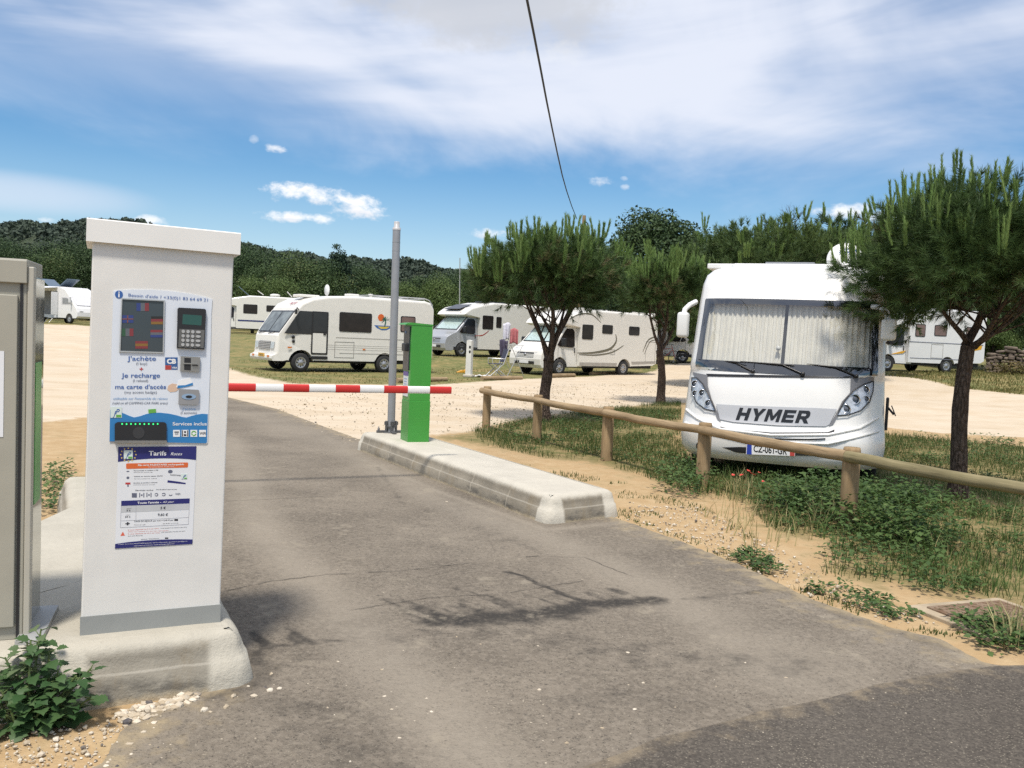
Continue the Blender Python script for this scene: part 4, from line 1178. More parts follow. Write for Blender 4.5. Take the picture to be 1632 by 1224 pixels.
# silver nose panel, grey arcs, headlamps
def arc_poly(pts): return [hp2(*p) for p in pts]
def spatch(name, pts, m, off, par=hym, step=.04, pix=True):
    b = MB(); b.patch(arc_poly(pts) if pix else pts, step, hsurf(off)); return b.build(name, m, par, fix=False)
nose = spatch('nose_panel', [(1141, 644), (1180, 646), (1240, 648), (1300, 650), (1334, 652), (1322, 676), (1316, 679), (1240, 677), (1170, 672), (1148, 668)], GREYP, .014)
LET = {'H': (1.0, [(0, 0), (.3, 0), (.3, .38), (.7, .38), (.7, 0), (1, 0), (1, 1), (.7, 1), (.7, .62), (.3, .62), (.3, 1), (0, 1)]),
       'Y': (1.0, [(.36, 0), (.66, 0), (.66, .40), (1.05, 1), (.72, 1), (.51, .64), (.32, 1), (-.03, 1), (.36, .40)]),
       'M': (1.2, [(0, 0), (.27, 0), (.27, .58), (.52, .12), (.68, .12), (.93, .58), (.93, 0), (1.2, 0), (1.2, 1), (.88, 1), (.60, .46), (.32, 1), (0, 1)]),
       'E': (.95, [(0, 0), (.95, 0), (.95, .23), (.3, .23), (.3, .39), (.88, .39), (.88, .61), (.3, .61), (.3, .77), (.95, .77), (.95, 1), (0, 1)]),
       'R': (1.05, [(0, 0), (.3, 0), (.3, .33), (.46, .33), (.72, 0), (1.06, 0), (.78, .36), (.93, .46), (1.0, .67), (.93, .9), (.78, 1), (0, 1), (0, .785), (.62, .78), (.70, .67), (.62, .56), (.3, .56), (.3, .772), (0, .772)])}
a0, c0 = hp2(1173, 668.5); a1, c1 = hp2(1288, 672); lh = hp2(1240, 650.5)[1] - hp2(1240, 670.5)[1]
tw_ = sum(LET[k][0] for k in 'HYMER') + .18 * 4; cur = 0
for k in 'HYMER':
    b = MB(); sxl = (a1 - a0) / tw_
    P = [(a0 + (cur + x + .02) * sxl + y * lh * .26, c0 + (c1 - c0) * .55 * (cur + x) / tw_ + y * lh) for x, y in LET[k][1]]
    b.patch(P, .02, hsurf(.019)); b.build('letter', TRIMB, nose, fix=False); cur += LET[k][0] + .18

spatch('grey_strip', [(1094, 594), (1124, 598), (1126, 616), (1133, 636), (1143, 656), (1150, 672), (1144, 668), (1138, 655), (1129, 632), (1116, 612), (1100, 602)], DGREY, .012)
spatch('grey_strip', [(1394, 602), (1356, 602), (1355, 626), (1342, 640), (1332, 660), (1321, 679), (1328, 676), (1338, 658), (1346, 638), (1360, 622), (1378, 612), (1394, 608)], DGREY, .012)
b = MB(); b.patch(arc_poly([(1122, 596), (1357, 600), (1357, 603), (1122, 600)]), .05, hsurf(.008)); b.build('bonnet_gap', TRIMB, hym, fix=False)
def headlamp(out, lamps):
    h_ = spatch('headlight', out, mat('lamp_housing', (.66, .68, .70), .25, metal=.2, var=.2, scale=30), .013)
    for (x, y, r) in lamps:
        cy, cz = hp2(x, y); rr = r / 147
        b = MB(); X0 = hx(cy, cz) + .012
        b.lathe([(rr * 1.25, -.004), (rr * 1.25, .012), (rr * 1.05, .016), (rr * .95, .004), (rr * .5, -.008), (0, -.010)], (X0, cy, cz), 20, 'x')
        lp = b.build('reflector', CHROME, h_)
        b = MB(); b.lathe([(rr * .62, .002), (rr * .5, .010), (0, .014)], (X0, cy, cz), 16, 'x'); b.build('lamp', mat('lamp_lens', (.10, .11, .13), .06, var=.1), lp)
    b = MB(); b.patch(arc_poly(out), .03, hsurf(.031)); b.build('headlight_cover', LENS, h_, fix=False)
    n = len(out); P = arc_poly(out)
    b = MB()
    b.tube([hsurf(.028)(*q) for q in P + [P[0]]], .006, 6); b.build('headlight_rim', TRIMB, h_)
headlamp([(1094, 603), (1104, 603), (1116, 612), (1128, 630), (1137, 648), (1140, 655), (1122, 652), (1106, 642), (1096, 624)], [(1102, 613, 5.5), (1103, 628, 4.5), (1117, 627, 5.5), (1128, 643, 5)])
headlamp([(1393, 609), (1378, 613), (1362, 622), (1347, 638), (1338, 654), (1335, 662), (1352, 661), (1372, 655), (1386, 642), (1392, 625)], [(1379, 622, 5.5), (1380, 637, 4.5), (1362, 637, 7), (1348, 652, 6), ])
# bumper details
for pts in ([(1149, 679), (1165, 683), (1230, 688), (1320, 688), (1330, 684), (1330, 687), (1320, 690.5), (1230, 691), (1165, 686), (1149, 682)], [(1152, 690), (1180, 694), (1228, 697), (1228, 699), (1180, 696.5), (1152, 692.5)], [(1236, 697), (1290, 698), (1316, 697), (1316, 699), (1290, 700.5), (1236, 699.5)]):
    spatch('grille_slot', pts, TRIMB, .009)
spatch('lower_intake', [(1152, 712), (1180, 711), (1270, 713), (1330, 721), (1300, 725), (1220, 724), (1175, 720)], DARKIN, .008)
for pts in ([(1086, 655), (1110, 668), (1150, 683), (1230, 692), (1320, 692), (1370, 683), (1400, 668)], [(1086, 676), (1130, 686), (1200, 702), (1320, 706), (1400, 690)]):
    P = [hp2(*q) for q in pts]
    Q = []
    for i in range(len(P) - 1):
        for j in range(6): Q.append(Vector(P[i]).lerp(Vector(P[i + 1]), j / 6))
    Q.append(Vector(P[-1]))
    b = MB()
    b.tube([hsurf(.004)(max(-1.08, min(1.08, q.x)), q.y) for q in Q], .016, 8); b.build('bumper_crease', VANW, hym)
for (x, y) in ((1117, 711), (1352, 723)):
    cy, cz = hp2(x, y); X0 = hx(cy, cz)
    b = MB(); b.lathe([(.055, -.02), (.055, .012), (.045, .016), (.035, .008), (0, .006)], (X0, cy, cz), 18, 'x'); fg = b.build('fog_light', TRIMB, hym)
    b = MB(); b.lathe([(.034, .009), (.02, .018), (0, .02)], (X0, cy, cz), 14, 'x'); b.build('fog_lens', CHROME, fg)
P = [hp2(*q) for q in ((1191, 722), (1268, 725), (1269, 708), (1192, 705))]
pl = MB(); X0 = max(hx(q[0], q[1]) for q in P) + .012
pl.prism(P, lambda a, c, d: (X0 + d, a, c), -.01, .004); plate = pl.build('number_plate', mat('plate_white', (.72, .72, .72), .4), hym)
b = MB(); q = [hp2(*k) for k in ((1192, 722), (1200, 722.5), (1200, 705.5), (1193, 705))]; b.prism(q, lambda a, c, d: (X0 + d, a, c), .003, .0055); b.build('plate_band', mat('plate_blue', (.02, .05, .35), .4), plate)
b = MB(); q = [hp2(*k) for k in ((1260, 724.5), (1267.5, 725), (1268, 708), (1261, 707.5))]; b.prism(q, lambda a, c, d: (X0 + d, a, c), .003, .0055); b.build('plate_band', mat('plate_red', (.45, .06, .05), .4), plate)
b = MB(); a0, c0 = hp2(1203, 714); a1, c1 = hp2(1256, 716); write(b, 'CZ-061-GR', a0, a1, (c0 + c1) / 2, .075, lambda a, c: (X0 + .0055, a, c), bold=.02); b.build('lettering', TRIMB, plate, fix=False)
# mirrors on curved arms
def mirror(sgn, pts, box_c, dims):
    b = MB()
    P = []
    for (x, y, dx) in pts:
        a, c = hp2(x, y); P.append(Vector((-.42 + dx, a, c)))
    b.tube(P, .03, 10); mm = b.build('mirror_arm', VANW, hym)
    a, c = hp2(*box_c)
    b = MB(); b.box((-.25, a, c), (.13, dims[0], dims[1]), bev=.035, seg=4, smooth=True); b.build('mirror_housing', mat('mirror_shell', (.70, .71, .70), .3, var=.01), mm)
mirror(-1, [(1100, 478, -.05), (1092, 484, .05), (1087, 492, .15), (1085, 505, .16)], (1084.5, 517), (.13, .29))
mirror(1, [(1392, 486, -.05), (1404, 488, .05), (1414, 497, .15), (1416, 508, .16)], (1417, 525), (.15, .23))
# cab side window, door and storage hatch on the visible flank
for sgn in (-1, 1):
    b = MB()
    b.prism([(-.75, 1.25), (-1.45, 1.25), (-1.45, 1.9), (-.95, 1.9)], lambda a, c, d: (a, sgn * (hw(c) + d), c), -.005, .006)
    b.build('side_window', mat('tinted_glass', (.02, .024, .028), .06, var=0), hym)
    b = MB(); b.prism([(-2.6, .5), (-3.3, .5), (-3.3, 2.1), (-2.6, 2.1)], lambda a, c, d: (a, sgn * (hw(c) + d), c), -.005, .008); b.build('side_door' if sgn > 0 else 'storage_hatch', VANW, hym)
    b = MB(); b.prism([(-4.2, 1.3), (-5.4, 1.3), (-5.4, 1.85), (-4.2, 1.85)], lambda a, c, d: (a, sgn * (hw(c) + d), c), -.005, .01); b.build('side_window', MATS['tinted_glass'], hym)
b = MB(); b.box((-.62, 1.10, .80), (.12, .03, .36), bev=.01); b.tube([(-.6, 1.1, .88), (-.58, 1.17, .80)], .012, 6); b.box((-.58, 1.165, .84), (.05, .012, .12), Matrix.Rotation(.4, 3, 'X'), bev=.004); b.build('awning_bracket', TRIMB, hym)
# wheels
def wheel(parent, x, y, r=.33, wd=.2, out=1, simple=False):
    b = MB()
    prof = [(r * .62, -wd / 2), (r * .93, -wd / 2), (r, -wd * .38), (r, wd * .38), (r * .93, wd / 2), (r * .62, wd / 2)]
    b.lathe(prof, (x, y, r), 28, 'y'); wh = b.build('wheel', TYRE, parent)
    b = MB(); s = out
    b.lathe([(r * .64, s * wd * .30), (r * .60, s * wd * .46), (r * .52, s * wd * .34), (r * .2, s * wd * .42), (r * .16, s * wd * .48), (0, s * wd * .48)], (x, y, r), 28, 'y')
    rim = b.build('rim', RIM, wh)
    if not simple:
        b = MB()
        for k in range(8):
            a = k * math.pi / 4
            b.box((x + r * .38 * math.cos(a), y + s * wd * .385, r + r * .38 * math.sin(a)), (r * .14, .012, r * .1), Matrix.Rotation(-a, 3, 'Y'), bev=.003)
        b.build('rim_hole', TRIMB, wh)
    return wh
for x in (-1.05, -5.0):
    for s in (-1, 1): wheel(hym, x, s * .93, .34, .21, s)
# roof items
def roof_box(name, x0, x1, yb, yt, xr, m, depth, par=hym):
    """box on the roof standing xr metres behind the nose, its front face covering the given pixels"""
    o2 = HP + Vector((math.cos(HYAW), math.sin(HYAW), 0)) * xr
    a0, c0 = on_plane(o2, hax, x0, yb); a1, c1 = on_plane(o2, hax, x1, yt)
    b = MB(); z0 = min(c0, c1, 2.48); z1_ = max(c0, c1)
    b.box((xr - depth / 2, (a0 + a1) / 2, (z0 + z1_) / 2), (depth, abs(a1 - a0), z1_ - z0), bev=.012)
    return b.build(name, m, par)
roof_box('solar_panel', 1127, 1213, 428, 420.5, -1.6, mat('panel_frame_white', (.74, .74, .72), .35), .9)
roof_box('skylight', 1219, 1299, 427, 418, -2.0, mat('smoked_acrylic', (.20, .21, .23), .12), .7)
o2 = HP + Vector((math.cos(HYAW), math.sin(HYAW), 0)) * -1.5
a_, c_ = on_plane(o2, hax, 1346, 412)
b = MB()
rr = 26.5 / 1368 * 10.5
Mt = Matrix.Rotation(R(-14), 3, 'Y')
prof = [(0, -.035), (rr * .5, -.025), (rr * .85, -.006), (rr, .012), (rr * 1.01, .022), (rr * .97, .018), (rr * .8, .002), (rr * .5, -.014), (0, -.024)]
vsd = MB(); vsd.lathe([(r_, h_) for r_, h_ in prof], (0, 0, 0), 32, 'x')
# aim the dish back of its bowl at the viewer
b.add([Mt @ Vector((-v[0], v[1], v[2])) + Vector((-1.5, a_, c_)) for v in vsd.v], vsd.f, 0, True)
b.tube([(-1.62, a_, 2.45), (-1.60, a_, c_)], .035, 10)
dish = b.build('satellite_dish', mat('dish_white', (.74, .74, .73), .35, var=.01), hym)
b = MB(); write(b, 'ALDEN', a_ - .07, a_ + .15, c_ + .09, .055, lambda a, c: (-1.452 - (c - c_) * .25, a, c), bold=.03, shear=.25); b.build('lettering', MATS['text_blue'], dish, fix=False)
# ------------------------------------------------------------------ parked motorhomes on the pitches
CAMW = mat('camper_white', (.70, .685, .64), .35, var=.02, coat=.2, dirt=.12)
CAMW2 = mat('camper_white_cool', (.68, .69, .70), .35, var=.02, coat=.2, dirt=.1)
SILV = mat('cab_silver', (.42, .43, .45), .32, metal=.4, var=.02, coat=.3)
TINT = mat('smoked_window', (.022, .018, .017), .12, var=.2, spec=.3)
TINTB = mat('brown_window', (.16, .105, .095), .15, var=.15, scale=3)
FOIL = mat('windscreen_foil', (.50, .62, .60), .25, metal=.35, var=.22, scale=14)
RUB = TRIMB
def arch(cx, r, z0, n=10):
    """wheel-arch notch points from rear to front along the sill"""
    return [(cx + r * math.cos(math.pi - math.pi * k / n), max(z0, .33 + (r) * math.sin(math.pi * k / n) - .02)) for k in range(n + 1)]
def extr_body(name, prof, w0, w1, m, par, bev=.07, sel=lambda x, z: z > .6, taper=None, seg=4):
    bm = bmesh.new()
    vs = [bm.verts.new((x, -1, z)) for x, z in prof]
    f = bm.faces.new(vs)
    r = bmesh.ops.extrude_face_region(bm, geom=[f])
    for v in r['geom']:
        if isinstance(v, bmesh.types.BMVert): v.co.y = 1
    for v in bm.verts: v.co.y *= w0 / 2
    bm.edges.ensure_lookup_table()
    es = [e for e in bm.edges if abs(e.verts[0].co.y - e.verts[1].co.y) < 1e-6 and sel(*[(e.verts[0].co[i] + e.verts[1].co[i]) / 2 for i in (0, 2)])]
    bmesh.ops.bevel(bm, geom=es, offset=bev, segments=seg, affect='EDGES', profile=.5, clamp_overlap=True)
    if taper:
        for v in bm.verts: v.co.y *= taper(v.co.x, v.co.z)
    b = MB()
    bmesh.ops.triangulate(bm, faces=[f for f in bm.faces if len(f.verts) > 4])
    bm.verts.index_update()
    b.bm(bm, 0, False)
    o = b.build(name, m, par)
    return o
def side_poly(name, pts, y, m, par, th=.008):
    b = MB(); s = 1 if y > 0 else -1
    b.prism(pts, lambda a, c, d: (a, y + s * d, c), -.01, th); return b.build(name, m, par)
def rrect(x0, z0, x1, z1, r=.05, n=4):
    out = []
    for cx, cz, a0 in ((x1 - r, z1 - r, 0), (x0 + r, z1 - r, 90), (x0 + r, z0 + r, 180), (x1 - r, z0 + r, 270)):
        for k in range(n + 1):
            a = R(a0 + 90 * k / n); out.append((cx + r * math.cos(a), cz + r * math.sin(a)))
    return out
def window(par, x0, z0, x1, z1, y, m=None, fm=None):
    f = side_poly('window', rrect(x0, z0, x1, z1, .06), y, fm or RUB, par, .012)
    side_poly('pane', rrect(x0 + .035, z0 + .035, x1 - .035, z1 - .035, .05), y + (.004 if y > 0 else -.004), m or TINT, f, .012)
    return f
def arc_stripe(name, pts, wd, y, m, par):
    b = MB(); P = [Vector(p) for p in pts]; Q = []
    for i in range(len(P) - 1):
        p0 = P[max(i - 1, 0)]; p1 = P[i]; p2 = P[i + 1]; p3 = P[min(i + 2, len(P) - 1)]
        for k in range(6):
            s = k / 6
            Q.append(.5 * ((2 * p1) + (p2 - p0) * s + (2 * p0 - 5 * p1 + 4 * p2 - p3) * s * s + (3 * p1 - p0 - 3 * p2 + p3) * s ** 3))
    Q.append(P[-1]); n = len(Q); s_ = 1 if y > 0 else -1
    vs = []
    for i, q in enumerate(Q):
        tt = (Q[min(i + 1, n - 1)] - Q[max(i - 1, 0)]).normalized(); nn = Vector((-tt.y, tt.x)); ww = wd * (.25 + .75 * math.sin(math.pi * min(1, (i + .5) / n)))
        for d in (ww, -ww): vs.append(((q + nn * d).x, y + s_ * .006, (q + nn * d).y))
    b.add(vs, [(2 * i, 2 * i + 1, 2 * i + 3, 2 * i + 2) for i in range(n - 1)]); return b.build(name, m, par, fix=False)
def place(px, Y, back, side=1, half=.95):
    """front wheel on the visible side stands at pixel column px, depth Y; back = direction towards the tail"""
    g = groundY(px, Y); bx, by = Vector(back).normalized()
    left = Vector((by, -bx)) if True else None
    h = Vector((-bx, -by)); left = Vector((-h.y, h.x))
    c = Vector((g.x, g.y)) - left * half * side
    return Vector((c.x, c.y, H(c.x, c.y))), math.atan2(h.y, h.x)
def quad_on(name, pts, m, par, off=.006):
    """flat pane on 4 points (3D), pushed along its normal"""
    P = [Vector(p) for p in pts]; n = (P[1] - P[0]).cross(P[3] - P[0]).normalized()
    b = MB(); b.add([p + n * off for p in P] + [p - n * .01 for p in P], [(0, 1, 2, 3), (7, 6, 5, 4)] + [(i, 4 + i, 4 + (i + 1) % 4, (i + 1) % 4) for i in range(4)])
    return b.build(name, m, par)
def hatch_line(par, x0, z0, x1, z1, y, name='hatch'):
    b = MB(); s = 1 if y > 0 else -1
    for q in ((x0, z0, x1, z0), (x0, z1, x1, z1), (x0, z0, x0, z1), (x1, z0, x1, z1)):
        b.box(((q[0] + q[2]) / 2, y + s * .002, (q[1] + q[3]) / 2), (abs(q[2] - q[0]) + .018, .008, abs(q[3] - q[1]) + .018))
    return b.build(name, mat('panel_gap', (.28, .27, .25), .6), par)

def ducato_cab(par, m, screen_m, w=2.0, grille_m=None, xmin=-1.3):
    pf = [(xmin, .36), (-.42, .36)] + arch(0, .42, .34) + [(.45, .36), (.62, .26), (.90, .28), (.97, .40), (.99, .62), (.95, .80), (.88, .95), (.66, 1.08), (.40, 1.20), (.30, 1.27), (-.45, 2.0), (-.62, 2.08), (xmin, 2.10)]
    cab = extr_body('cab', pf, w, w, m, par, bev=.09, sel=lambda x, z: z > .7 or x > .5, taper=lambda x, z: 1 - .10 * max(0, (x - .2) / .8) ** 1.5 - .10 * max(0, (z - 1.15) / .95))
    tp = lambda x, z: (w / 2) * (1 - .10 * max(0, (x - .2) / .8) ** 1.5 - .10 * max(0, (z - 1.15) / .95))
    def P(x, y, z): return (x, y * tp(x, z), z)
    scr = quad_on('windscreen', [P(.27, -.90, 1.31), P(.27, .90, 1.31), P(-.42, .90, 1.965), P(-.42, -.90, 1.965)], RUB, cab, .006)
    quad_on('sun_blind', [P(.235, -.84, 1.345), P(.235, .84, 1.345), P(-.385, .84, 1.93), P(-.385, -.84, 1.93)], screen_m, scr, .012)
    for s in (-1, 1):
        pts = [(.16, 1.22), (.02, 1.15), (-.72, 1.13), (-.82, 1.2), (-.84, 1.78), (-.74, 1.88), (-.40, 1.88), (-.32, 1.82)]
        b = MB(); b.prism(pts, lambda a, c, d: (a, s * (tp(a, c) + d), c), -.02, .005); wn = b.build('side_window', TINT, cab)
        b = MB()
        for q in ((-.95, .45, -.95, 1.95), (.12, .62, .12, 1.15)):
            b.box(((q[0] + q[2]) / 2, s * (tp(q[0], 1.1) + .001), (q[1] + q[3]) / 2 - (.2 if q[0] < -.5 else 0)), (.014, .006, abs(q[3] - q[1]) - (.4 if q[0] < -.5 else 0)))
        b.build('door_gap', MATS['panel_gap'] if 'panel_gap' in MATS else RUB, cab)
        b = MB(); b.box((-.82, s * (tp(-.8, 1) + .008), 1.02), (.05, .02, .20), bev=.008); b.build('door_handle', RUB, cab)
        b = MB(); b.box((-.02, s * (tp(0, 1.2) + .16), 1.33), (.12, .22, .34), bev=.045, seg=3); b.box((-.02, s * (tp(0, 1.2) + .05), 1.22), (.06, .2, .06), bev=.02); b.build('mirror', RUB, cab)
        hl = [P(.93, s * .60, .87), P(.80, s * .99, .93), P(.50, s * 1.00, 1.13), P(.74, s * .72, 1.05)]
        if s < 0: hl = hl[::-1]
        quad_on('headlight', hl, mat('headlamp_clear', (.52, .53, .54), .12, metal=.3, var=.3, scale=25), cab, .012)
    quad_on('grille', [P(.968, -.52, .66), P(.968, .52, .66), P(.915, .52, .88), P(.915, -.52, .88)], RUB, cab, .012)
    b = MB()
    for k in range(4): b.box((.985 - k * .013, 0, .69 + k * .05), (.01, 1.0, .012))
    b.lathe([(0, .012), (.055, .012), (.06, 0)], (.965, 0, .79), 16, 'x'); b.build('grille_bar', mat('dull_chrome', (.42, .42, .43), .3, metal=.8), cab)
    quad_on('air_intake', [P(1.0, -.62, .42), P(1.0, .62, .42), P(1.005, .62, .53), P(1.005, -.62, .53)], RUB, cab, .008)
    b = MB(); b.box((1.01, 0, .50), (.02, .52, .12), bev=.004); b.build('number_plate', mat('plate_white', (.72, .72, .72), .4), cab)
    return cab
def rear_lamp(par, x, z, w):
    for s in (-1, 1):
        b = MB(); b.box((x, s * (w / 2 - .12), z), (.03, .12, .3), bev=.01); b.build('rear_light', mat('red_lens', (.35, .03, .025), .25), par)
def underfloor(par, x0, x1, w):
    b = MB(); b.box(((x0 + x1) / 2, 0, .40), (x1 - x0, w - .25, .16)); b.build('underbody', DARKIN, par)

GRP = 'motorhomes parked on the pitches'
# --- A: old integral with the palm-and-sun picture, behind the barrier
loc, rz = place(478, 29, (.79, .615), 1, 1.0)
t_ = thing('motorhome', 'old cream white motorhome with palm and sun picture on its flank, behind the barrier arm', 'motorhome', loc, rz, GRP)
W2 = 2.14
pf = [(-4.95, .46), (-3.62, .46)] + arch(-3.2, .41, .44) + [(-2.78, .40), (-.46, .40)] + arch(0, .44, .38) + [(.46, .40), (.62, .36), (.96, .36), (1.0, .44), (.99, .52), (.88, .56), (.86, .64), (.82, 1.20), (.76, 1.26), (.20, 2.08), (.17, 2.16), (.02, 2.32), (-.35, 2.50), (-.95, 2.62), (-1.9, 2.68), (-4.85, 2.68), (-5.08, 2.62), (-5.2, 2.45), (-5.2, .60)]
tap = lambda x, z: 1 - .10 * max(0, min(1, (x + .1) / 1.0)) ** 2
body = extr_body('body', pf, W2, W2, CAMW, t_, bev=.11, sel=lambda x, z: z > 2.0 or (x > .7 and z > .55), taper=tap)
def PA_(x, y, z): return (x, y * W2 / 2 * tap(x, z), z)
scr = quad_on('windscreen', [PA_(.735, -.92, 1.30), PA_(.735, .92, 1.30), PA_(.215, .92, 2.06), PA_(.215, -.92, 2.06)], RUB, body, .008)
quad_on('pane', [PA_(.705, -.86, 1.345), PA_(.705, .86, 1.345), PA_(.245, .86, 2.015), PA_(.245, -.86, 2.015)], mat('pale_pane', (.13, .15, .15), .06, var=.5, scale=2.5), scr, .014)
b = MB(); b.box((.49, 0, 1.68), (.02, .035, .82), Matrix.Rotation(-.60, 3, 'Y')); b.build('centre_bar', RUB, scr)
b = MB()
for y in (-.5, .35): b.tube([(.80, y - .22, 1.26), (.745, y + .2, 1.33)], .014, 6)
b.build('wiper', RUB, scr)
side_poly('cab_window', [(.62, 1.28), (.10, 2.06), (-.88, 2.06), (-.88, 1.30), (-.35, 1.30), (-.37, 1.28)], W2 / 2 * .995, mat('dark_pane', (.022, .024, .028), .08, var=.1), body, .012)
dr = side_poly('door', rrect(-.95, .60, -.34, 2.07, .04), W2 / 2, RUB, body, .010)
side_poly('door_panel', rrect(-.89, .66, -.39, 1.33, .03), W2 / 2 + .004, CAMW, dr, .012)
side_poly('door_pane', rrect(-.90, 1.38, -.39, 2.03, .03), W2 / 2 + .004, MATS['dark_pane'], dr, .012)
b = MB(); b.box((-.82, W2 / 2 + .02, 1.30), (.10, .03, .06), bev=.01); b.build('handle', RUB, dr)
side_poly('side_step', rrect(-.96, .44, -.36, .55, .03), W2 / 2, RUB, body, .012)
b = MB(); b.lathe([(0, .012), (.055, .012), (.06, 0)], (.30, W2 / 2 * .99, 1.17), 16, 'y'); b.lathe([(0, .012), (.05, .012), (.055, 0)], (.29, W2 / 2 * .99, 1.03), 16, 'y'); b.build('air_vent', RUB, body)
window(body, -2.62, 1.42, -1.36, 2.10, W2 / 2); window(body, -4.42, 1.50, -3.80, 2.08, W2 / 2, TINTB)
hatch_line(body, -1.22, .52, -1.95, 1.06, W2 / 2)
b = MB()
for z in (.95, .88, .80): b.box((-2.6, W2 / 2 + .002, z), (4.6, .006, .008))
b.box((-3.2, W2 / 2 + .003, 1.22), (3.9, .012, .02)); b.box((-3.2, W2 / 2 + .003, .68), (3.6, .012, .015)); b.build('side_groove', mat('groove_shade', (.45, .43, .40), .6), body)
b = MB(); b.box((-2.35, W2 / 2 + .006, .82), (.1, .012, .05)); b.box((.42, W2 / 2 + .004, .82), (.14, .012, .05)); b.build('side_marker', mat('amber_lens', (.55, .16, .03), .3), body)
# the picture: orange sun, palm, sea and sand
pic = side_poly('sun_picture', [(-2.99 + .13 * math.cos(k * .5236), 1.98 + .13 * math.sin(k * .5236)) for k in range(12)], W2 / 2, mat('sun_orange', (.62, .12, .02), .5), body, .004)
side_poly('picture_sea', [(-2.72, 1.70), (-3.50, 1.70), (-3.38, 1.62), (-3.22, 1.54), (-3.04, 1.53), (-2.84, 1.60)], W2 / 2, mat('sea_blue', (.03, .12, .36), .5), pic, .004)
side_poly('picture_sand', [(-2.86, 1.66), (-3.36, 1.67), (-3.22, 1.59), (-3.0, 1.58)], W2 / 2, mat('sand_yellow', (.60, .45, .06), .5), pic, .0055)
pal = [(-3.12, 1.65), (-3.16, 1.66), (-3.20, 1.80), (-3.20, 1.90), (-3.16, 1.90), (-3.15, 1.8)]
b = MB(); s_ = W2 / 2
b.prism(pal, lambda a, c, d: (a, s_ + d, c), 0, .006)
for k in range(7):
    a = -.3 + k * .62
    b.prism([(-3.19, 1.90), (-3.19 + .11 * math.cos(a), 1.92 + .10 * math.sin(a)), (-3.19 + .20 * math.cos(a - .25), 1.90 + .16 * math.sin(a - .25) - .03), (-3.19 + .10 * math.cos(a - .3), 1.90 + .07 * math.sin(a - .3))], lambda a_, c, d: (a_, s_ + d, c), 0, .006)
b.build('picture_palm', mat('palm_green', (.02, .10, .07), .5), pic)
# face: grille, lamps, plate, bumper marks
quad_on('grille', [PA_(.872, -.50, .72), PA_(.872, .50, .72), PA_(.850, .50, 1.0), PA_(.850, -.50, 1.0)], mat('grey_grille', (.22, .22, .22), .5), body, .008)
b = MB()
for k in range(5): b.box((.885 - k * .004, 0, .75 + k * .055), (.01, .98, .018))
b.build('grille_bar', mat('grille_slat', (.45, .45, .44), .5), body)
for s in (-1, 1):
    q = [PA_(.872, s * .56, .76), PA_(.872, s * .84, .76), PA_(.850, s * .84, .98), PA_(.850, s * .56, .98)]
    hl_ = quad_on('headlight', q if s > 0 else q[::-1], MATS['headlamp_clear'] if 'headlamp_clear' in MATS else mat('headlamp_clear', (.52, .53, .54), .12, metal=.3, var=.3, scale=25), body, .012)
    b = MB(); b.box((1.0, s * .66, .50), (.02, .16, .07)); b.build('turn_signal', MATS['amber_lens'], body)
b = MB(); b.box((1.0, .08, .53), (.02, .52, .12), bev=.004); pl_ = b.build('number_plate', mat('plate_yellow', (.62, .34, .02), .4), body)
b = MB(); write(b, '75-NB-XL', -.14, .28, .53, .075, lambda a, c: (1.0115, a, c), bold=.02); b.build('lettering', TRIMB, pl_, fix=False)
b = MB(); write(b, 'PILOTE', .12, .62, 2.33, .075, lambda a, c: (.035 - (c - 2.33) * 1.7, a, c), bold=.02, shear=.2); b.build('lettering', MATS['red_lens'] if 'red_lens' in MATS else mat('red_lens', (.35, .03, .025), .25), body, fix=False)
b = MB(); b.tube([(.15, W2 / 2, 2.1), (.25, W2 / 2 + .12, 2.16), (.3, W2 / 2 + .14, 2.05)], .018, 8); b.box((.30, W2 / 2 + .15, 2.02), (.06, .14, .16), bev=.02); b.build('mirror', RUB, body)
# roof rail, ladder, vents
b = MB()
for y in (-.85, .85): b.tube([(-2.6, y, 2.76), (-4.9, y, 2.78), (-5.12, y, 2.72), (-5.27, y, 2.55), (-5.28, y, 1.0)], .02, 6)
for x in (-2.6, -3.4, -4.2, -4.9): b.tube([(x, -.85, 2.76), (x, .85, 2.76)], .015, 6); b.tube([(x, .85, 2.66), (x, .85, 2.77)], .015, 6)
b.build('roof_rail', mat('alu_rail', (.55, .55, .55), .35, metal=.6), body)
b = MB(); b.mark(); b.box((-.55, .1, 2.60), (.75, .6, .10), bev=.03); b.mark(); b.box((-2.2, .3, 2.73), (.4, .4, .1), bev=.03); b.mark(); b.lathe([(.06, 0), (.06, .12), (.09, .13), (.09, .16), (0, .17)], (-2.9, .4, 2.66), 12); b.split('roof_vent', CAMW, body)
b = MB(); b.tube([(-1.3, .2, 2.64), (-1.3, .2, 2.85)], .02, 6); b.lathe([(0, -.02), (.2, 0), (.2, .01), (0, -.01)], (-1.28, .2, 2.86), 16, 'x'); b.build('satellite_dish', MATS['dish_white'], body)
b = MB(); b.box((-5.24, .55, 1.75), (.08, .5, .9), bev=.02); b.build('rear_box', CAMW, body)
underfloor(t_, -4.9, .6, W2)
for x in (0, -3.2):
    for s in (-1, 1): wheel(t_, x, s * (W2 / 2 - .11), .32, .2, s)
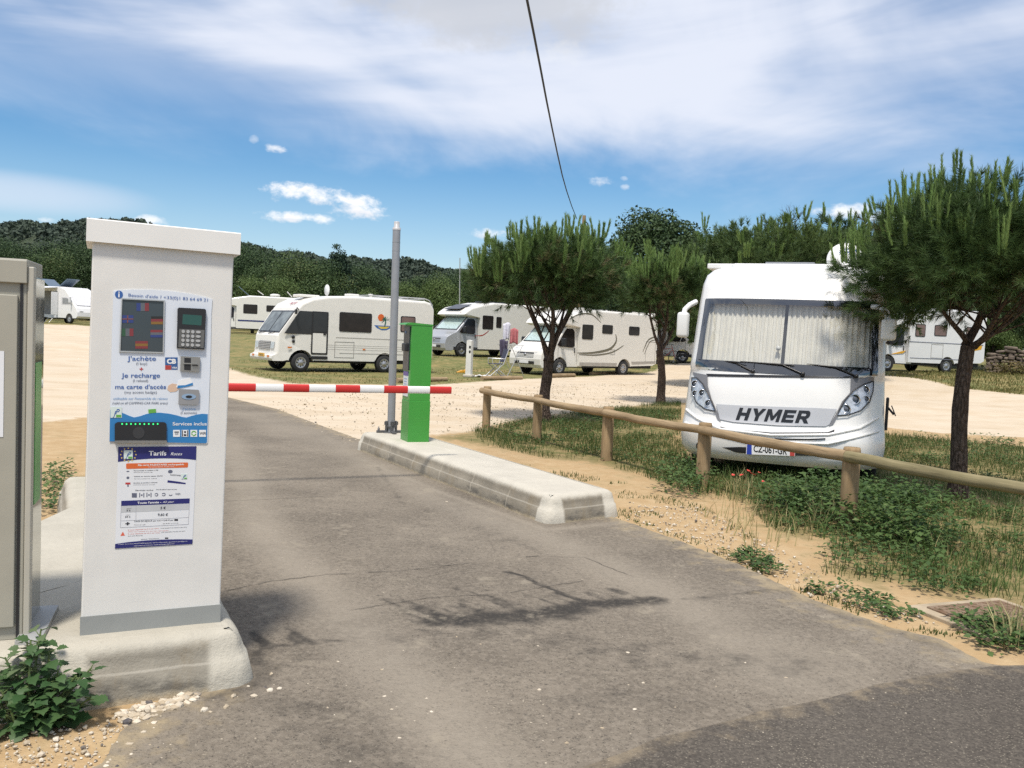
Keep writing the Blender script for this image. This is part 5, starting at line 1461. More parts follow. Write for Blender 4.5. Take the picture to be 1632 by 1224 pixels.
# --- generic low-profile / overcab builder
def coach(label, px, Y, back, boxprof, W_, wb, m_box, m_cab, screen_m, side=1, wnd=(), half=.98, grp=GRP):
    loc, rz = place(px, Y, back, side, half)
    t_ = thing('motorhome', label, 'motorhome', loc, rz, grp)
    cab = ducato_cab(t_, m_cab, screen_m)
    bx = extr_body('living_box', boxprof, W_, W_, m_box, t_, bev=.10, sel=lambda x, z: z > 1.9, seg=4)
    for s in (-1, 1):
        for (x0, z0, x1, z1) in wnd: window(bx, x0, z0, x1, z1, s * W_ / 2, TINTB if m_box is CAMW2 else TINT)
    xr = min(p[0] for p in boxprof)
    rear_lamp(bx, xr, .9, W_)
    underfloor(t_, xr + .2, .5, W_)
    for x in (0, -wb):
        for s in (-1, 1): wheel(t_, x, s * (.98 if x == 0 else W_ / 2 - .13) * (1 if x else .93), .33, .2, s)
    return t_, cab, bx
def lowbox(wb, L, Ht):
    return [(-1.02, .42), (-wb + .46, .42)] + arch(-wb, .42, .40)[::1][::-1][::-1] + [] if False else [(-L, .55), (-L + .25, .46), (-wb - .46, .42)] + arch(-wb, .42, .40) + [(-wb + .46, .40), (-1.0, .40), (-1.0, 1.95), (-.25, 1.97), (.02, 2.06), (-.08, 2.20), (-.45, 2.42), (-1.0, 2.56), (-1.9, Ht), (-L + .2, Ht), (-L, Ht - .15)]
# --- B: white low-profile behind the first pine
t_, cab, bx = coach('white low-profile motorhome with grey swoosh stripes, half hidden behind the forked young pine', 890.5, 34, (.737, .676), lowbox(3.8, 5.95, 2.70), 2.22, 3.8, CAMW, CAMW, FOIL, 1, [(-1.75, 1.48, -.98 - .12, 2.08), (-2.95, 1.75, -2.3, 2.12), (-4.7, 1.75, -4.0, 2.12)])
y = 1.11
SW = mat('stripe_bronze', (.13, .12, .085), .4)
arc_stripe('stripe', [(-.85, .92), (-1.8, .95), (-2.8, 1.12), (-3.2, 1.45), (-3.15, 1.75)], .05, y, SW, bx); arc_stripe('stripe', [(-.95, .86), (-2.0, .86), (-3.0, 1.0), (-3.7, 1.3)], .03, y, SW, bx)
arc_stripe('stripe', [(-5.0, 1.05), (-5.3, 1.55), (-5.75, 1.72), (-5.92, 1.68)], .03, y, SW, bx); arc_stripe('stripe', [(-5.1, .95), (-5.45, 1.5), (-5.9, 1.6)], .02, y, SW, bx)
arc_stripe('stripe', [(-.30, 2.25), (-.9, 2.48), (-1.6, 2.5), (-2.2, 2.2)], .025, y, SW, bx)
hatch_line(bx, -5.2, .62, -5.85, 1.5, y); hatch_line(bx, -2.9, .9, -3.15, 1.1, y)
side_poly('skirt_band', [(-5.9, .56), (-4.3, .50), (-4.25, .62), (-5.92, .66)], y, mat('skirt_grey', (.36, .34, .31), .5), bx, .006); side_poly('skirt_band', [(-3.3, .42), (-1.02, .42), (-1.02, .55), (-3.32, .55)], y, MATS['skirt_grey'], bx, .006)
b = MB(); b.tube([(-4.3, 1.0, 2.72), (-5.9, 1.0, 2.72)], .03, 6); b.build('awning_case', CAMW, bx); b = MB(); b.box((-2.2, 0, 2.74), (.6, .6, .1), bev=.03); b.build('roof_vent', CAMW, bx)
# --- C: silver-cab motorhome between the palm motorhome and the pine
t_, cab, bx = coach('motorhome with silver cab and pale body, partly behind the green terminal', 735, 42, (.74, .67), lowbox(3.8, 6.0, 2.74), 2.25, 3.8, CAMW, SILV, FOIL, 1, [(-1.85, 1.40, -1.15, 2.08), (-2.4, 1.5, -2.05, 2.05)])
arc_stripe('stripe', [(-.7, 1.05), (-1.2, 1.1), (-1.6, 1.35)], .025, 1.125, mat('red_lens', (.35, .03, .025), .25), bx)
b = MB(); b.box((-.45, 0, 2.46), (.8, 1.2, .03), Matrix.Rotation(.33, 3, 'Y')); b.build('roof_window', TINT, bx)
b = MB(); b.box((-2.4, .2, 2.78), (1.3, .9, .05), bev=.01); b.build('solar_panel', mat('solar_dark', (.04, .045, .06), .25), bx)
b = MB(); write(b, 'Challenger', .25, .95, 2.24, .09, lambda a, c: (-.09 - (c - 2.2) * 1.68, a, c), shear=.3, bold=.01); b.build('lettering', MATS['red_lens'], bx, fix=False)
# --- D: overcab motorhome on the right behind the near pine
ob = [(-5.3, .60), (-5.1, .50), (-3.66, .46)] + arch(-3.2, .42, .42) + [(-2.74, .42), (-1.0, .42), (-1.0, 1.92), (.1, 1.96), (.28, 2.08), (.22, 2.35), (-.2, 2.66), (-.9, 2.82), (-5.15, 2.82), (-5.3, 2.7)]
t_, cab, bx = coach('cool white motorhome with amber flashes, parked before the dry stone wall', 1413, 37, (.944, .33), ob, 2.2, 3.2, CAMW2, CAMW2, FOIL, 1, [(-1.85, 1.55, -1.30, 2.10), (-3.05, 1.62, -2.35, 2.10), (-4.55, 1.62, -4.15, 2.10)])
YEL = mat('amber_flash', (.62, .33, .02), .4); y = 1.1
side_poly('flash', [(-4.35, .98), (-5.1, 1.12), (-5.15, 1.32), (-4.85, 1.22)], y, YEL, bx, .006); side_poly('flash', [(-.05, .72), (-.8, .80), (-.95, .92), (-.7, .88)], .99, YEL, cab, .02)
b = MB(); b.box((-3.1, y + .004, 1.32), (4.2, .012, .03)); b.box((-2.9, y + .004, .62), (3.6, .012, .025)); b.build('side_line', mat('line_slate', (.16, .17, .22), .5), bx)
hatch_line(bx, -2.25, .66, -2.9, 1.25, y)
b = MB(); b.lathe([(.1, -.12), (.34, -.10), (.36, 0), (.34, .08), (0, .1)], (-5.42, .45, 1.25), 20, 'x'); b.build('spare_wheel_cover', mat('cover_grey', (.45, .44, .50), .5), bx)
# --- E: motorhome seen side-on behind the palm motorhome
t_, cab, bx = coach('white motorhome with navy side line and tilted solar panel, beyond the palm motorhome', 352, 60, (.95, .30), lowbox(3.6, 6.6, 2.72), 2.25, 3.6, CAMW, CAMW, TINT, 1, [(-2.4, 1.45, -1.45, 2.1), (-4.1, 1.65, -3.0, 2.1)])
b = MB(); b.box((-3.4, 1.13, .95), (4.6, .012, .10)); b.build('side_line', mat('line_navy', (.03, .04, .14), .5), bx)
b = MB(); b.box((-1.5, .2, 3.0), (1.0, .9, .04), Matrix.Rotation(-.7, 3, 'Y')); b.build('solar_panel', mat('solar_blue', (.10, .14, .19), .2), bx)
b = MB(); b.mark(); b.box((-2.6, .2, 2.98), (.5, .5, .04), Matrix.Rotation(-.6, 3, 'Y')); b.mark(); b.box((-4.6, .3, 2.98), (.5, .5, .04), Matrix.Rotation(-.8, 3, 'Y')); b.mark(); b.lathe([(.2, 0), (.2, .05), (.35, .1), (.35, .2), (.2, .25), (0, .26)], (-3.6, .3, 2.7), 16); b.split('roof_hatch', CAMW, bx)
# --- F: motorhome with its awning out, far left between cabinet and kiosk
loc, rz = place(112, 64, (-.86, .51), -1, 1.0)
t_ = thing('motorhome', 'far white motorhome with awning out and side door open, between cabinet and kiosk', 'motorhome', loc, rz, GRP)
pf = [(-5.6, .46), (-4.0, .46)] + arch(-3.6, .41, .44) + [(-3.1, .40), (-.46, .40)] + arch(0, .44, .38) + [(.46, .40), (.85, .40), (1.0, .55), (.98, .85), (.86, 1.15), (.70, 1.30), (-.15, 2.15), (-.55, 2.5), (-1.2, 2.72), (-5.4, 2.78), (-5.6, 2.65)]
body = extr_body('body', pf, 2.2, 2.2, mat('camper_bright', (.74, .74, .74), .3, var=.01), t_, bev=.12, sel=lambda x, z: z > 2.0 or (x > .7 and z > .5))
quad_on('windscreen_cover', [(.70, -.95, 1.36), (.70, .95, 1.36), (-.10, .92, 2.12), (-.10, -.92, 2.12)], mat('cover_cloth', (.60, .60, .62), .8), body, .01)
side_poly('cab_window', [(.35, 1.38), (-.2, 1.95), (-1.0, 1.95), (-1.0, 1.38)], -1.1, mat('cover_cloth', (.60, .60, .62), .8), body, .008)
side_poly('painted_awning_shade', [(-5.5, .62), (-2.2, .62), (-2.2, 2.4), (-5.5, 2.4)], -1.1, mat('awning_shade_grey', (.20, .20, .21), .6, var=.15), body, .004)  # shade under the awning, put into the colour of a dark grey panel
side_poly('cab_pane', [(.22, 1.44), (-.2, 1.86), (-.85, 1.88), (-.85, 1.44)], -1.104, mat('grey_pane', (.25, .26, .27), .3), body, .01)
dr = side_poly('door_opening', rrect(-2.15, .6, -1.45, 2.35, .04), -1.1, DARKIN, body, .004)
b = MB(); b.box((-1.42, -1.38, 1.45), (.05, .5, 1.7), bev=.01); b.build('door', CAMW2, body)
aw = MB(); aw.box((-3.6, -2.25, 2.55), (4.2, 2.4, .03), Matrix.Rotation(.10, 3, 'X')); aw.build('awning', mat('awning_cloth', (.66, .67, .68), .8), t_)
b = MB(); b.tube([(-5.6, -3.4, 2.4), (-5.6, -3.4, 0)], .02, 6); b.tube([(-1.6, -3.4, 2.4), (-1.6, -3.4, 0)], .02, 6); b.build('awning_leg', MATS['alu_rail'], t_)
b = MB(); b.box((-1.8, -1.3, .38), (.6, .4, .04)); b.tube([(-1.55, -1.4, .36), (-1.5, -1.75, 0)], .02, 6); b.tube([(-2.05, -1.4, .36), (-2.1, -1.75, 0)], .02, 6); b.build('entry_step', MATS['alu_rail'], t_)
for i_, x in enumerate((-1.9, -4.0)):
    b = MB(); b.box((x, .0, 3.0), (1.4, 1.0, .04), Matrix.Rotation(.5 if i_ else -.5, 3, 'Y')); b.build('solar_panel', MATS['solar_blue'], body)
b = MB(); b.box((.35, -1.28, 1.75), (.12, .2, .5), bev=.05); b.build('mirror', CAMW2, body)
for s in (-1, 1):
    b = MB(); b.box((.95, s * .75, .88), (.06, .3, .14), bev=.02); b.build('headlight', MATS['headlamp_clear'], body)
underfloor(t_, -5.4, .6, 2.2)
for x in (0, -3.6):
    for s in (-1, 1): wheel(t_, x, s * 1.0, .33, .2, s, True)
# --- G: grey-sided motorhome glimpsed between the second pine and the big white one
t_, cab, bx = coach('grey-sided motorhome glimpsed between the thin pine trunk and the big white motorhome', 1087, 47, (-.95, .12), lowbox(3.6, 6.2, 2.72), 2.25, 3.6, mat('camper_grey', (.30, .30, .31), .45, var=.05), CAMW, TINT, -1, [(-2.0, 1.45, -1.3, 2.1)])
b = MB(); b.box((-2.6, -1.13, .62), (3.2, .02, .40)); b.build('white_skirt', CAMW, bx)
b = MB(); b.tube([(.0, -1.6, 1.9), (-.55, -1.9, 0)], .02, 6); b.tube([(.6, -1.6, 1.3), (.62, -1.9, 0)], .02, 6); b.build('awning_leg', MATS['alu_rail'], t_)
# ------------------------------------------------------------------ vegetation
def foliage_mat(name, c1, c2, c3=None, rough=.6, trans=.25):
    if name in MATS: return MATS[name]
    m, t, p = new_mat(name)
    sh = t.attr('shade')
    c = t.mix(sh, c1, c2)
    if c3: c = t.mix(t.ramp(sh, .82, .97), c, c3)
    t.link(c, p.inputs['Base Color']); p.inputs['Roughness'].default_value = rough; p.inputs['Specular IOR Level'].default_value = .25
    if trans:
        out = [n for n in t.n if n.type == 'OUTPUT_MATERIAL'][0]
        tl = t.new('ShaderNodeBsdfTranslucent'); t.link(c, tl.inputs[0])
        mx = t.new('ShaderNodeMixShader'); mx.inputs[0].default_value = trans
        t.link(p.outputs[0], mx.inputs[1]); t.link(tl.outputs[0], mx.inputs[2]); t.link(mx.outputs[0], out.inputs[0])
    MATS[name] = m
    return m
def bark_mat(name, c1, c2, sc=1.0):
    m, t, p = new_mat(name)
    co = t.coord('Object')
    v = t.voro(t.scalev(co, (30 * sc, 30 * sc, 6 * sc)), 1.0, feature='DISTANCE_TO_EDGE')
    n = t.noise(co, 30 * sc, 5, .65); n2 = t.noise(co, 5, 4)
    c = t.mix(t.ramp(n, .35, .7), c1, c2)
    c = t.mix(t.ramp(t.math('ADD', v, t.math('MULTIPLY', n, .12)), .06, .16, .5, 0), c, tuple(x * .4 for x in c1))
    c = t.mix(t.ramp(n2, .5, .7, 0, .5), c, tuple(x * .55 for x in c1))
    t.link(c, p.inputs['Base Color']); p.inputs['Roughness'].default_value = .95; p.inputs['Specular IOR Level'].default_value = .1
    t.link(t.bump(t.math('ADD', t.ramp(v, 0, .2), n), .9, .02), p.inputs['Normal'])
    return m
BARK = bark_mat('pine_bark', (.085, .062, .048), (.155, .118, .095))
BARKD = bark_mat('dark_bark', (.06, .048, .038), (.11, .09, .07))
NEED = foliage_mat('pine_needles', (.038, .072, .024), (.098, .158, .048), (.13, .11, .055), .5, .25)
NEEDP = foliage_mat('pale_pine_needles', (.050, .088, .030), (.13, .19, .065), None, .5, .25)
CAND = foliage_mat('pine_candles', (.125, .21, .055), (.21, .30, .095), None, .55, .2)
def unit(A): return A / np.maximum(np.linalg.norm(A, axis=-1, keepdims=True), 1e-9)
def tri_needles(base, direc, L, wd, g):
    """thin triangles"""
    rv = unit(g.normal(size=base.shape)); side = unit(np.cross(direc, rv)) * wd[:, None] / 2
    V = np.stack([base - side, base + side, base + direc * L[:, None]], 1).reshape(-1, 3)
    return V
def shoots_geo(P, D, Ls, per, nl, nw, g, spread=.75, tip_bias=.6):
    """bottle-brush shoots; returns tri verts and per-tri shade"""
    n = len(P)
    t = g.random((n, per)) ** tip_bias
    base = P[:, None, :] + D[:, None, :] * (Ls[:, None] * t)[..., None]
    r = g.normal(size=(n, per, 3)); r -= (r * D[:, None, :]).sum(-1, keepdims=True) * D[:, None, :]; r = unit(r)
    sp = spread * (1.15 - .55 * t)[..., None]
    d = unit(D[:, None, :] + r * sp * 1.5)
    d[..., 2] -= .10; d = unit(d)
    L = nl * g.uniform(.7, 1.15, (n, per))
    V = tri_needles(base.reshape(-1, 3), d.reshape(-1, 3), L.ravel(), np.full(n * per, nw), g)
    sh = np.repeat(g.uniform(0, 1, n), per) * .7 + g.uniform(0, .3, n * per)
    return V, sh
def pine(label, base, Ht, crown_z0, rad, forks, seed, trunk_r, lean=(0, 0), nshoot=900, per=44, nl=.13, nw=.0065, cand=170, cl=(.18, .34), cw=.02, grp=None, name='pine_tree', cshift=(0, 0), bark=None, limbs=9, squash=1.0, forkz=None, cand_top=.35, need=None):
    g = np.random.default_rng(seed); rr = random.Random(seed)
    t_ = thing(name, label, 'tree', base, 0, grp)
    b = MB()
    fz = forkz if forkz else crown_z0 * .82
    k = 10; pts = []; rad_ = []
    for i in range(k + 1):
        s = i / k
        pts.append(Vector((lean[0] * s + .03 * math.sin(s * 5 + seed), lean[1] * s + .03 * math.cos(s * 4 + seed), fz * s - .05)))
        rad_.append(trunk_r * (1.30 - .5 * s if s < .12 else 1.12 - .25 * s) * rr.uniform(.96, 1.05))
    b.tube(pts, rad_, 14)
    top = pts[-1]
    cc = np.array([lean[0] + cshift[0], lean[1] + cshift[1], (crown_z0 + Ht) / 2]); ce = np.array([rad, rad, (Ht - crown_z0) / 2 * squash])
    tips = []
    for f in range(forks):
        a = 2 * math.pi * (f + rr.uniform(-.25, .25)) / forks + seed
        e = Vector((cc[0] + rad * .55 * math.cos(a), cc[1] + rad * .55 * math.sin(a), crown_z0 + (Ht - crown_z0) * rr.uniform(.45, .8)))
        if f == 0: e = Vector((cc[0] + .05, cc[1], Ht - .35))
        P_ = [top.lerp(e, s) + Vector((.06 * math.sin(s * 4 + f), .06 * math.cos(s * 3 + f), -.10 * math.sin(math.pi * s))) for s in (0, .25, .5, .75, 1)]
        rb = trunk_r * (.62 if f == 0 else .45)
        b.tube(P_, [rb, rb * .8, rb * .6, rb * .42, rb * .22], 9)
        for j in range(limbs):
            s = rr.uniform(.25, 1.0); i0 = min(3, int(s * 4)); o_ = P_[i0].lerp(P_[i0 + 1], s * 4 - i0)
            dd = unit(g.normal(size=3) * np.array([1, 1, .5]) + np.array([0, 0, .35]))
            tgt = cc + dd * ce * rr.uniform(.55, .85)
            tg = Vector(tgt)
            b.tube([o_, o_.lerp(tg, .5) + Vector((0, 0, -.05)), tg], [rb * .3, rb * .2, rb * .08], 5)
            tips.append(tgt)
    b.build('trunk', bark or BARK, t_)
    # clumps of shoots: centres spread through the crown, denser near the surface
    ncl = 52
    dirs = unit(g.normal(size=(ncl * 3, 3))); dirs[:, 2] = np.where(dirs[:, 2] < -.55, -dirs[:, 2], dirs[:, 2])
    C_ = cc + dirs[:ncl] * ce * (g.uniform(.18, .80, (ncl, 1)) ** .6)
    C_ = np.vstack([C_, np.array(tips)[: ncl // 2]]) if tips else C_
    cr_ = rad * g.uniform(.22, .36, len(C_))
    which = g.integers(0, len(C_), nshoot)
    off = unit(g.normal(size=(nshoot, 3))) * (g.random((nshoot, 1)) ** .45)
    P = C_[which] + off * cr_[which][:, None] * np.array([1, 1, .75])
    out = unit((P - cc) / ce)
    D = unit(out * .8 + off * .6 + np.array([0, 0, .45]) + g.normal(size=P.shape) * .25)
    Ls = g.uniform(.10, .22, nshoot) * (nl / .13)
    V, sh = shoots_geo(P, D, Ls, per, nl, nw, g)
    clump_sh = g.uniform(-.25, .25, len(C_))
    sh = np.clip(sh + np.repeat(clump_sh[which], per), 0, 1)
    # twig inside each shoot
    tv = []; 
    # candles: bright upright new shoots over the upper surface
    nc = cand
    da = g.uniform(0, 2 * np.pi, nc); dz = g.uniform(cand_top - .15, 1.0, nc)
    # take starting points from the real clump tops so that they grow out of foliage
    score = P[:, 2] + .30 * np.linalg.norm((P - cc)[:, :2], axis=1) + g.normal(size=nshoot) * .12
    ups = np.argsort(-score)[: int(nshoot * .42)]
    # pick branch ends spread apart, each with a little fan of candles
    nt = max(6, nc // 5); heads = [ups[0]]
    for q_ in g.permutation(ups):
        if len(heads) >= nt: break
        if np.min(np.linalg.norm(P[heads] - P[q_], axis=1)) > rad * .17: heads.append(q_)
    heads = np.array(heads); sel = heads[g.integers(0, len(heads), nc)]
    jit = g.normal(size=(nc, 3)) * np.array([1, 1, .5]) * rad * .035
    CP = P[sel] + jit + D[sel] * (Ls[sel] * .8)[:, None] + np.array([0, 0, .04])
    CD = unit(np.array([0, 0, 1.0]) + out[sel] * np.array([.22, .22, 0]) + jit / (rad * .035) * np.array([.10, .10, 0]) + g.normal(size=(nc, 3)) * .05)
    hl_ = g.uniform(.55, 1.0, nshoot)
    CLn = g.uniform(cl[0], cl[1], nc) * hl_[sel]
    pc = 130
    tt = g.random((nc, pc)); base_ = CP[:, None, :] + CD[:, None, :] * (CLn[:, None] * tt)[..., None]
    bend = (out[sel] * np.array([1, 1, 0]))[:, None, :] * (-.10 * (tt ** 2) * CLn[:, None])[..., None]
    base_ = base_ + bend
    r = g.normal(size=(nc, pc, 3)); r -= (r * CD[:, None, :]).sum(-1, keepdims=True) * CD[:, None, :]; r = unit(r)
    base_ = base_ + r * cw * .35
    d = unit(CD[:, None, :] * 1.0 + r * .38)
    V2 = tri_needles(base_.reshape(-1, 3), d.reshape(-1, 3), np.full(nc * pc, cw * 2.0) * g.uniform(.6, 1.2, nc * pc), np.full(nc * pc, cw * .26), g)
    # the woody, needle-sheathed core of each candle
    s1 = unit(np.cross(CD, np.array([[.3, 1.0, .1]]))); s2 = np.cross(CD, s1); rings = []
    for tk, rk in ((0, .42), (.5, .46), (.9, .36), (1.0, .10)):
        cen = CP + CD * (CLn * tk)[:, None] + (out[sel] * np.array([1, 1, 0])) * (-.10 * tk ** 2 * CLn)[:, None]
        rings.append(np.stack([cen + (s1 * math.cos(a_) + s2 * math.sin(a_)) * cw * rk for a_ in np.arange(5) * 1.2566], 1))
    tri = []
    for q_ in range(3):
        for k_ in range(5):
            k2 = (k_ + 1) % 5
            tri += [np.stack([rings[q_][:, k_], rings[q_][:, k2], rings[q_ + 1][:, k2]], 1), np.stack([rings[q_][:, k_], rings[q_ + 1][:, k2], rings[q_ + 1][:, k_]], 1)]
    V3 = np.stack(tri, 1).reshape(-1, 3)
    chue = g.uniform(0, 1, nc)
    sh2 = np.r_[np.repeat(chue, pc), np.repeat(chue * .8, len(tri))]
    V2 = np.vstack([V2, V3])
    VV = np.vstack([V, V2]); n = len(VV) // 3
    me = np_mesh('crown', VV, np.arange(n * 3).reshape(-1, 3), [need or NEED, CAND], mi=np.r_[np.zeros(len(V) // 3, int), np.ones(len(V2) // 3, int)], attr={'shade': ('FACE', np.r_[sh, sh2])})
    obj_from(me, 'crown', t_)
    return t_
FG = 'young stone pines by the fence'
gA = groundY(869, 15.3); gB = groundY(1055, 21); gC = groundY(1520, 8.8)
pine('forked young pine with several slender stems, behind the low wooden fence', gA, 3.16, 1.78, 1.32, 7, 3, .10, (-.02, 0), 2300, 44, .13, .009, 320, (.30, .55), .029, FG, cshift=(-.03, 0), forkz=1.12, limbs=5)
pine('thin-trunked young pine close to the left flank of the big white motorhome', gB, 3.38, 1.85, 1.22, 4, 5, .095, (-.12, 0), 1500, 40, .14, .011, 250, (.32, .6), .034, FG, cshift=(.12, 0), forkz=1.35)
pine('nearest young pine with bare dark trunk beside the motorhome, tall bright candles on top', gC, 3.05, 1.56, 1.32, 4, 8, .078, (.035, 0), 3200, 56, .115, .0056, 360, (.24, .46), .0195, FG, cshift=(.14, 0), forkz=1.62, limbs=12)
# pines behind the big motorhome
BG = 'pines behind the big motorhome'
for i, (px, Y, Ht, z0, r, lab) in enumerate([
    (1135, 30, 5.1, .8, 2.1, 'pale green pine rising directly behind the left part of the white motorhome roof'),
    (1220, 29, 5.95, .8, 2.6, 'pale green candle-tipped pine behind the middle of the white motorhome roof'),
    (1310, 30, 5.8, .8, 2.4, 'pale green pine behind the satellite dish of the white motorhome'),
    (1385, 34, 5.3, .8, 2.2, 'green pine rising behind the left half of the nearest pine crown'),
    (930, 52, 7.2, 1.5, 2.6, 'pale green pine behind the right half of the forked pine crown')]):
    g_ = groundY(px, Y)
    pine(lab, g_, Ht, z0, r, 4, 20 + i, .11, (0, 0), 2300, 34, .20, .022, 170, (.35, .7), .042, BG, limbs=5, need=NEEDP)

# ------------------------------------------------------------------ broad and dense trees of the belt
LEAF = foliage_mat('belt_leaves', (.032, .062, .022), (.092, .138, .044), (.13, .145, .055), .6, .15)
LEAFD = foliage_mat('belt_leaves_dark', (.021, .046, .018), (.066, .106, .038), None, .6, .12)
LEAF2 = foliage_mat('belt_leaves_pale', (.06, .10, .026), (.125, .175, .052), None, .6, .2)
def leafy(name, label, base, Ht, rad, seed, m, n=5200, leaf=.20, lobes=16, z0=.12, trunk=.16, grp=None, conic=0, up=.25, tuft=0, dome=0):
    g = np.random.default_rng(seed); rr = random.Random(seed)
    t_ = thing(name, label, 'tree', base, rr.uniform(0, 6), grp)
    b = MB(); b.tube([(0, 0, -.1), (.05, .02, Ht * .4), (0, 0, Ht * .8)], [trunk, trunk * .7, trunk * .2], 8)
    for k in range(6):
        a = k * 1.05; s = rr.uniform(.25, .6) * Ht
        b.tube([(.03, .01, s), (rad * .6 * math.cos(a), rad * .6 * math.sin(a), s + rad * .4)], [trunk * .4, trunk * .1], 5)
    b.build('trunk', BARKD, t_)
    zc = Ht * (z0 + 1) / 2; hz = Ht * (1 - z0) / 2
    dirs = unit(g.normal(size=(lobes, 3)))
    C_ = np.array([0, 0, zc]) + dirs * np.array([rad, rad, hz]) * g.uniform(.35, .74, (lobes, 1))
    lr = rad * g.uniform(.30, .52, lobes)
    if dome:
        k_ = np.arange(lobes) + .5; zf = 1 - 1.7 * k_ / lobes; an = k_ * 2.39996
        dirs = np.stack([np.cos(an) * np.sqrt(np.maximum(0, 1 - zf ** 2)), np.sin(an) * np.sqrt(np.maximum(0, 1 - zf ** 2)), zf], 1)
        C_ = np.array([0, 0, zc]) + dirs * np.array([rad, rad, hz]) * g.uniform(.62, .74, (lobes, 1)); lr = rad * g.uniform(.26, .36, lobes)
    if conic:
        zz = g.uniform(z0 * Ht, Ht * .97, lobes); f = (1 - (zz - z0 * Ht) / (Ht * (1 - z0))) ** .8
        an = g.uniform(0, 6.28, lobes); C_ = np.stack([rad * .62 * f * np.cos(an), rad * .62 * f * np.sin(an), zz], 1); lr = rad * (.12 + .36 * f)
    w_ = lr ** 2 / (lr ** 2).sum()
    ci = g.choice(lobes, n, p=w_)
    d = unit(g.normal(size=(n, 3)))
    P = C_[ci] + d * (lr[ci] * g.uniform(.55, 1.08, n))[:, None] * np.array([1, 1, .82])
    nrm = unit(d + g.normal(size=(n, 3)) * .7 + np.array([0, 0, up]))
    tdir = unit(np.cross(nrm, g.normal(size=(n, 3)))); bdir = np.cross(nrm, tdir)
    s = leaf * g.uniform(.5, 1.2, n)[:, None]
    V = np.stack([P - tdir * s - bdir * s * .25, P - bdir * s * .6, P + tdir * s, P + bdir * s * .55], 1).reshape(-1, 3)
    sh = np.clip(g.uniform(-.22, .22, lobes)[ci] + g.uniform(.1, .9, n), 0, 1)
    Fq = np.arange(n * 4).reshape(-1, 4); mi = np.zeros(n, int)
    me = np_mesh('crown', V, Fq, [m], mi=mi, attr={'shade': ('FACE', sh)})
    obj_from(me, 'crown', t_)
    return t_
BT = 'trees of the belt behind the motorhomes'
g_ = groundY(1035, 44); leafy('round_tree', 'big round dark evergreen standing above the thin-trunked pine', g_, 8.5, 3.15, 51, LEAFD, 30000, .095, 44, .05, .2, BT, up=.4, dome=1)
# prototypes then copies
def tree_copy(src, base, sc, rz, lab, grp=BT, sz=None):
    c = copy_tree(src); c.location = base; c.rotation_euler = (0, 0, rz); c.scale = (sc, sc, sz or sc)
    c['label'] = lab; c['group'] = grp
    return c
def bp(px, Y): return groundY(px, Y)
A_ = leafy('belt_tree', 'dark bushy evergreen rising beyond the old palm motorhome roof front', bp(470, 82), 7.4, 3.4, 61, LEAF, 24000, .085, 18, .05, .2, BT)
B_ = leafy('belt_tree', 'paler rounded young pine just beyond the navy-lined motorhome', bp(402, 68), 4.6, 2.3, 62, LEAF2, 20000, .065, 15, .03, .14, BT)
C_t = leafy('conifer', 'dark pointed conifer sticking out above the belt, left of the steel pole', bp(535, 84), 8.7, 3.0, 63, foliage_mat('conifer_leaves', (.016, .036, .022), (.04, .07, .04), None, .6, .1), 14000, .13, 40, .05, .2, BT, conic=1)
D_ = leafy('belt_tree', 'broad dark oak-like evergreen at the left end beyond the cabinet', bp(20, 96), 8.6, 5.2, 64, LEAFD, 34000, .095, 24, .04, .24, BT)
specs = [
 (D_, 110, 100, 1.05, 'broad dark evergreen above the far awning motorhome'), (A_, 70, 84, .98, 'dark bushy evergreen above the tilted solar panels of the far left motorhome'),
 (D_, 210, 102, 1.05, 'broad dark evergreen hidden mostly behind the white kiosk'), (A_, 300, 92, 1.05, 'dark evergreen behind the right half of the kiosk'),
 (D_, 378, 92, 1.02, 'tall dark evergreen emerging right of the kiosk cap'), (A_, 420, 88, 1.0, 'dark evergreen filling the belt above the navy-lined motorhome'),
 (B_, 455, 66, 1.0, 'paler rounded young pine over the front roof of the palm motorhome'), (A_, 497, 78, 1.08, 'candle-topped dark pine just left of the pointed conifer'),
 (D_, 568, 88, .84, 'wide dark evergreen right of the pointed conifer'), (B_, 585, 62, .82, 'pale low pine above the middle of the palm motorhome roof'),
 (B_, 650, 64, .95, 'pale low pine just right of the steel pole'), (A_, 630, 96, .86, 'dark evergreen behind the steel pole'),
 (A_, 672, 86, .88, 'dark round evergreen right of the steel pole, above the palm motorhome tail'), (B_, 705, 60, 1.0, 'pale pine beside the thin distant mast'),
 (D_, 725, 92, .80, 'dark evergreen left behind the forked pine crown'), (A_, 770, 80, .9, 'dark evergreen behind the left side of the forked pine'),
 (A_, 840, 76, .85, 'dark evergreen hidden behind the middle of the forked pine'), (A_, 900, 74, .9, 'dark evergreen behind the right stems of the forked pine'),
 (A_, 975, 62, .9, 'dark evergreen at the foot of the round tree, left side'), (D_, 1110, 60, 1.0, 'dark evergreen right of the big round tree'),
 (A_, 1160, 62, 1.28, 'dark evergreen showing above the pale pines, left of the dead tree'), (A_, 1225, 58, 1.16, 'dark evergreen at the foot of the dead tree'),
 (A_, 1325, 62, 1.26, 'flat-topped dark evergreen right of the dead tree'), (D_, 1400, 56, .84, 'dark evergreen above the amber-flashed motorhome'),
 (D_, 1480, 50, .66, 'dark evergreen behind the trunk of the nearest pine'), (A_, 1545, 48, .9, 'dark evergreen behind the stone wall, left part'),
 (D_, 1610, 46, .66, 'dark evergreen behind the stone wall at the right edge'), (A_, 1680, 44, .9, 'dark evergreen behind the stone wall, beyond the right edge'),
 (B_, 1580, 42.5, .62, 'pale bush on top of the dry stone wall'),
 (D_, -60, 90, 1.0, 'broad dark evergreen left of the frame edge')]
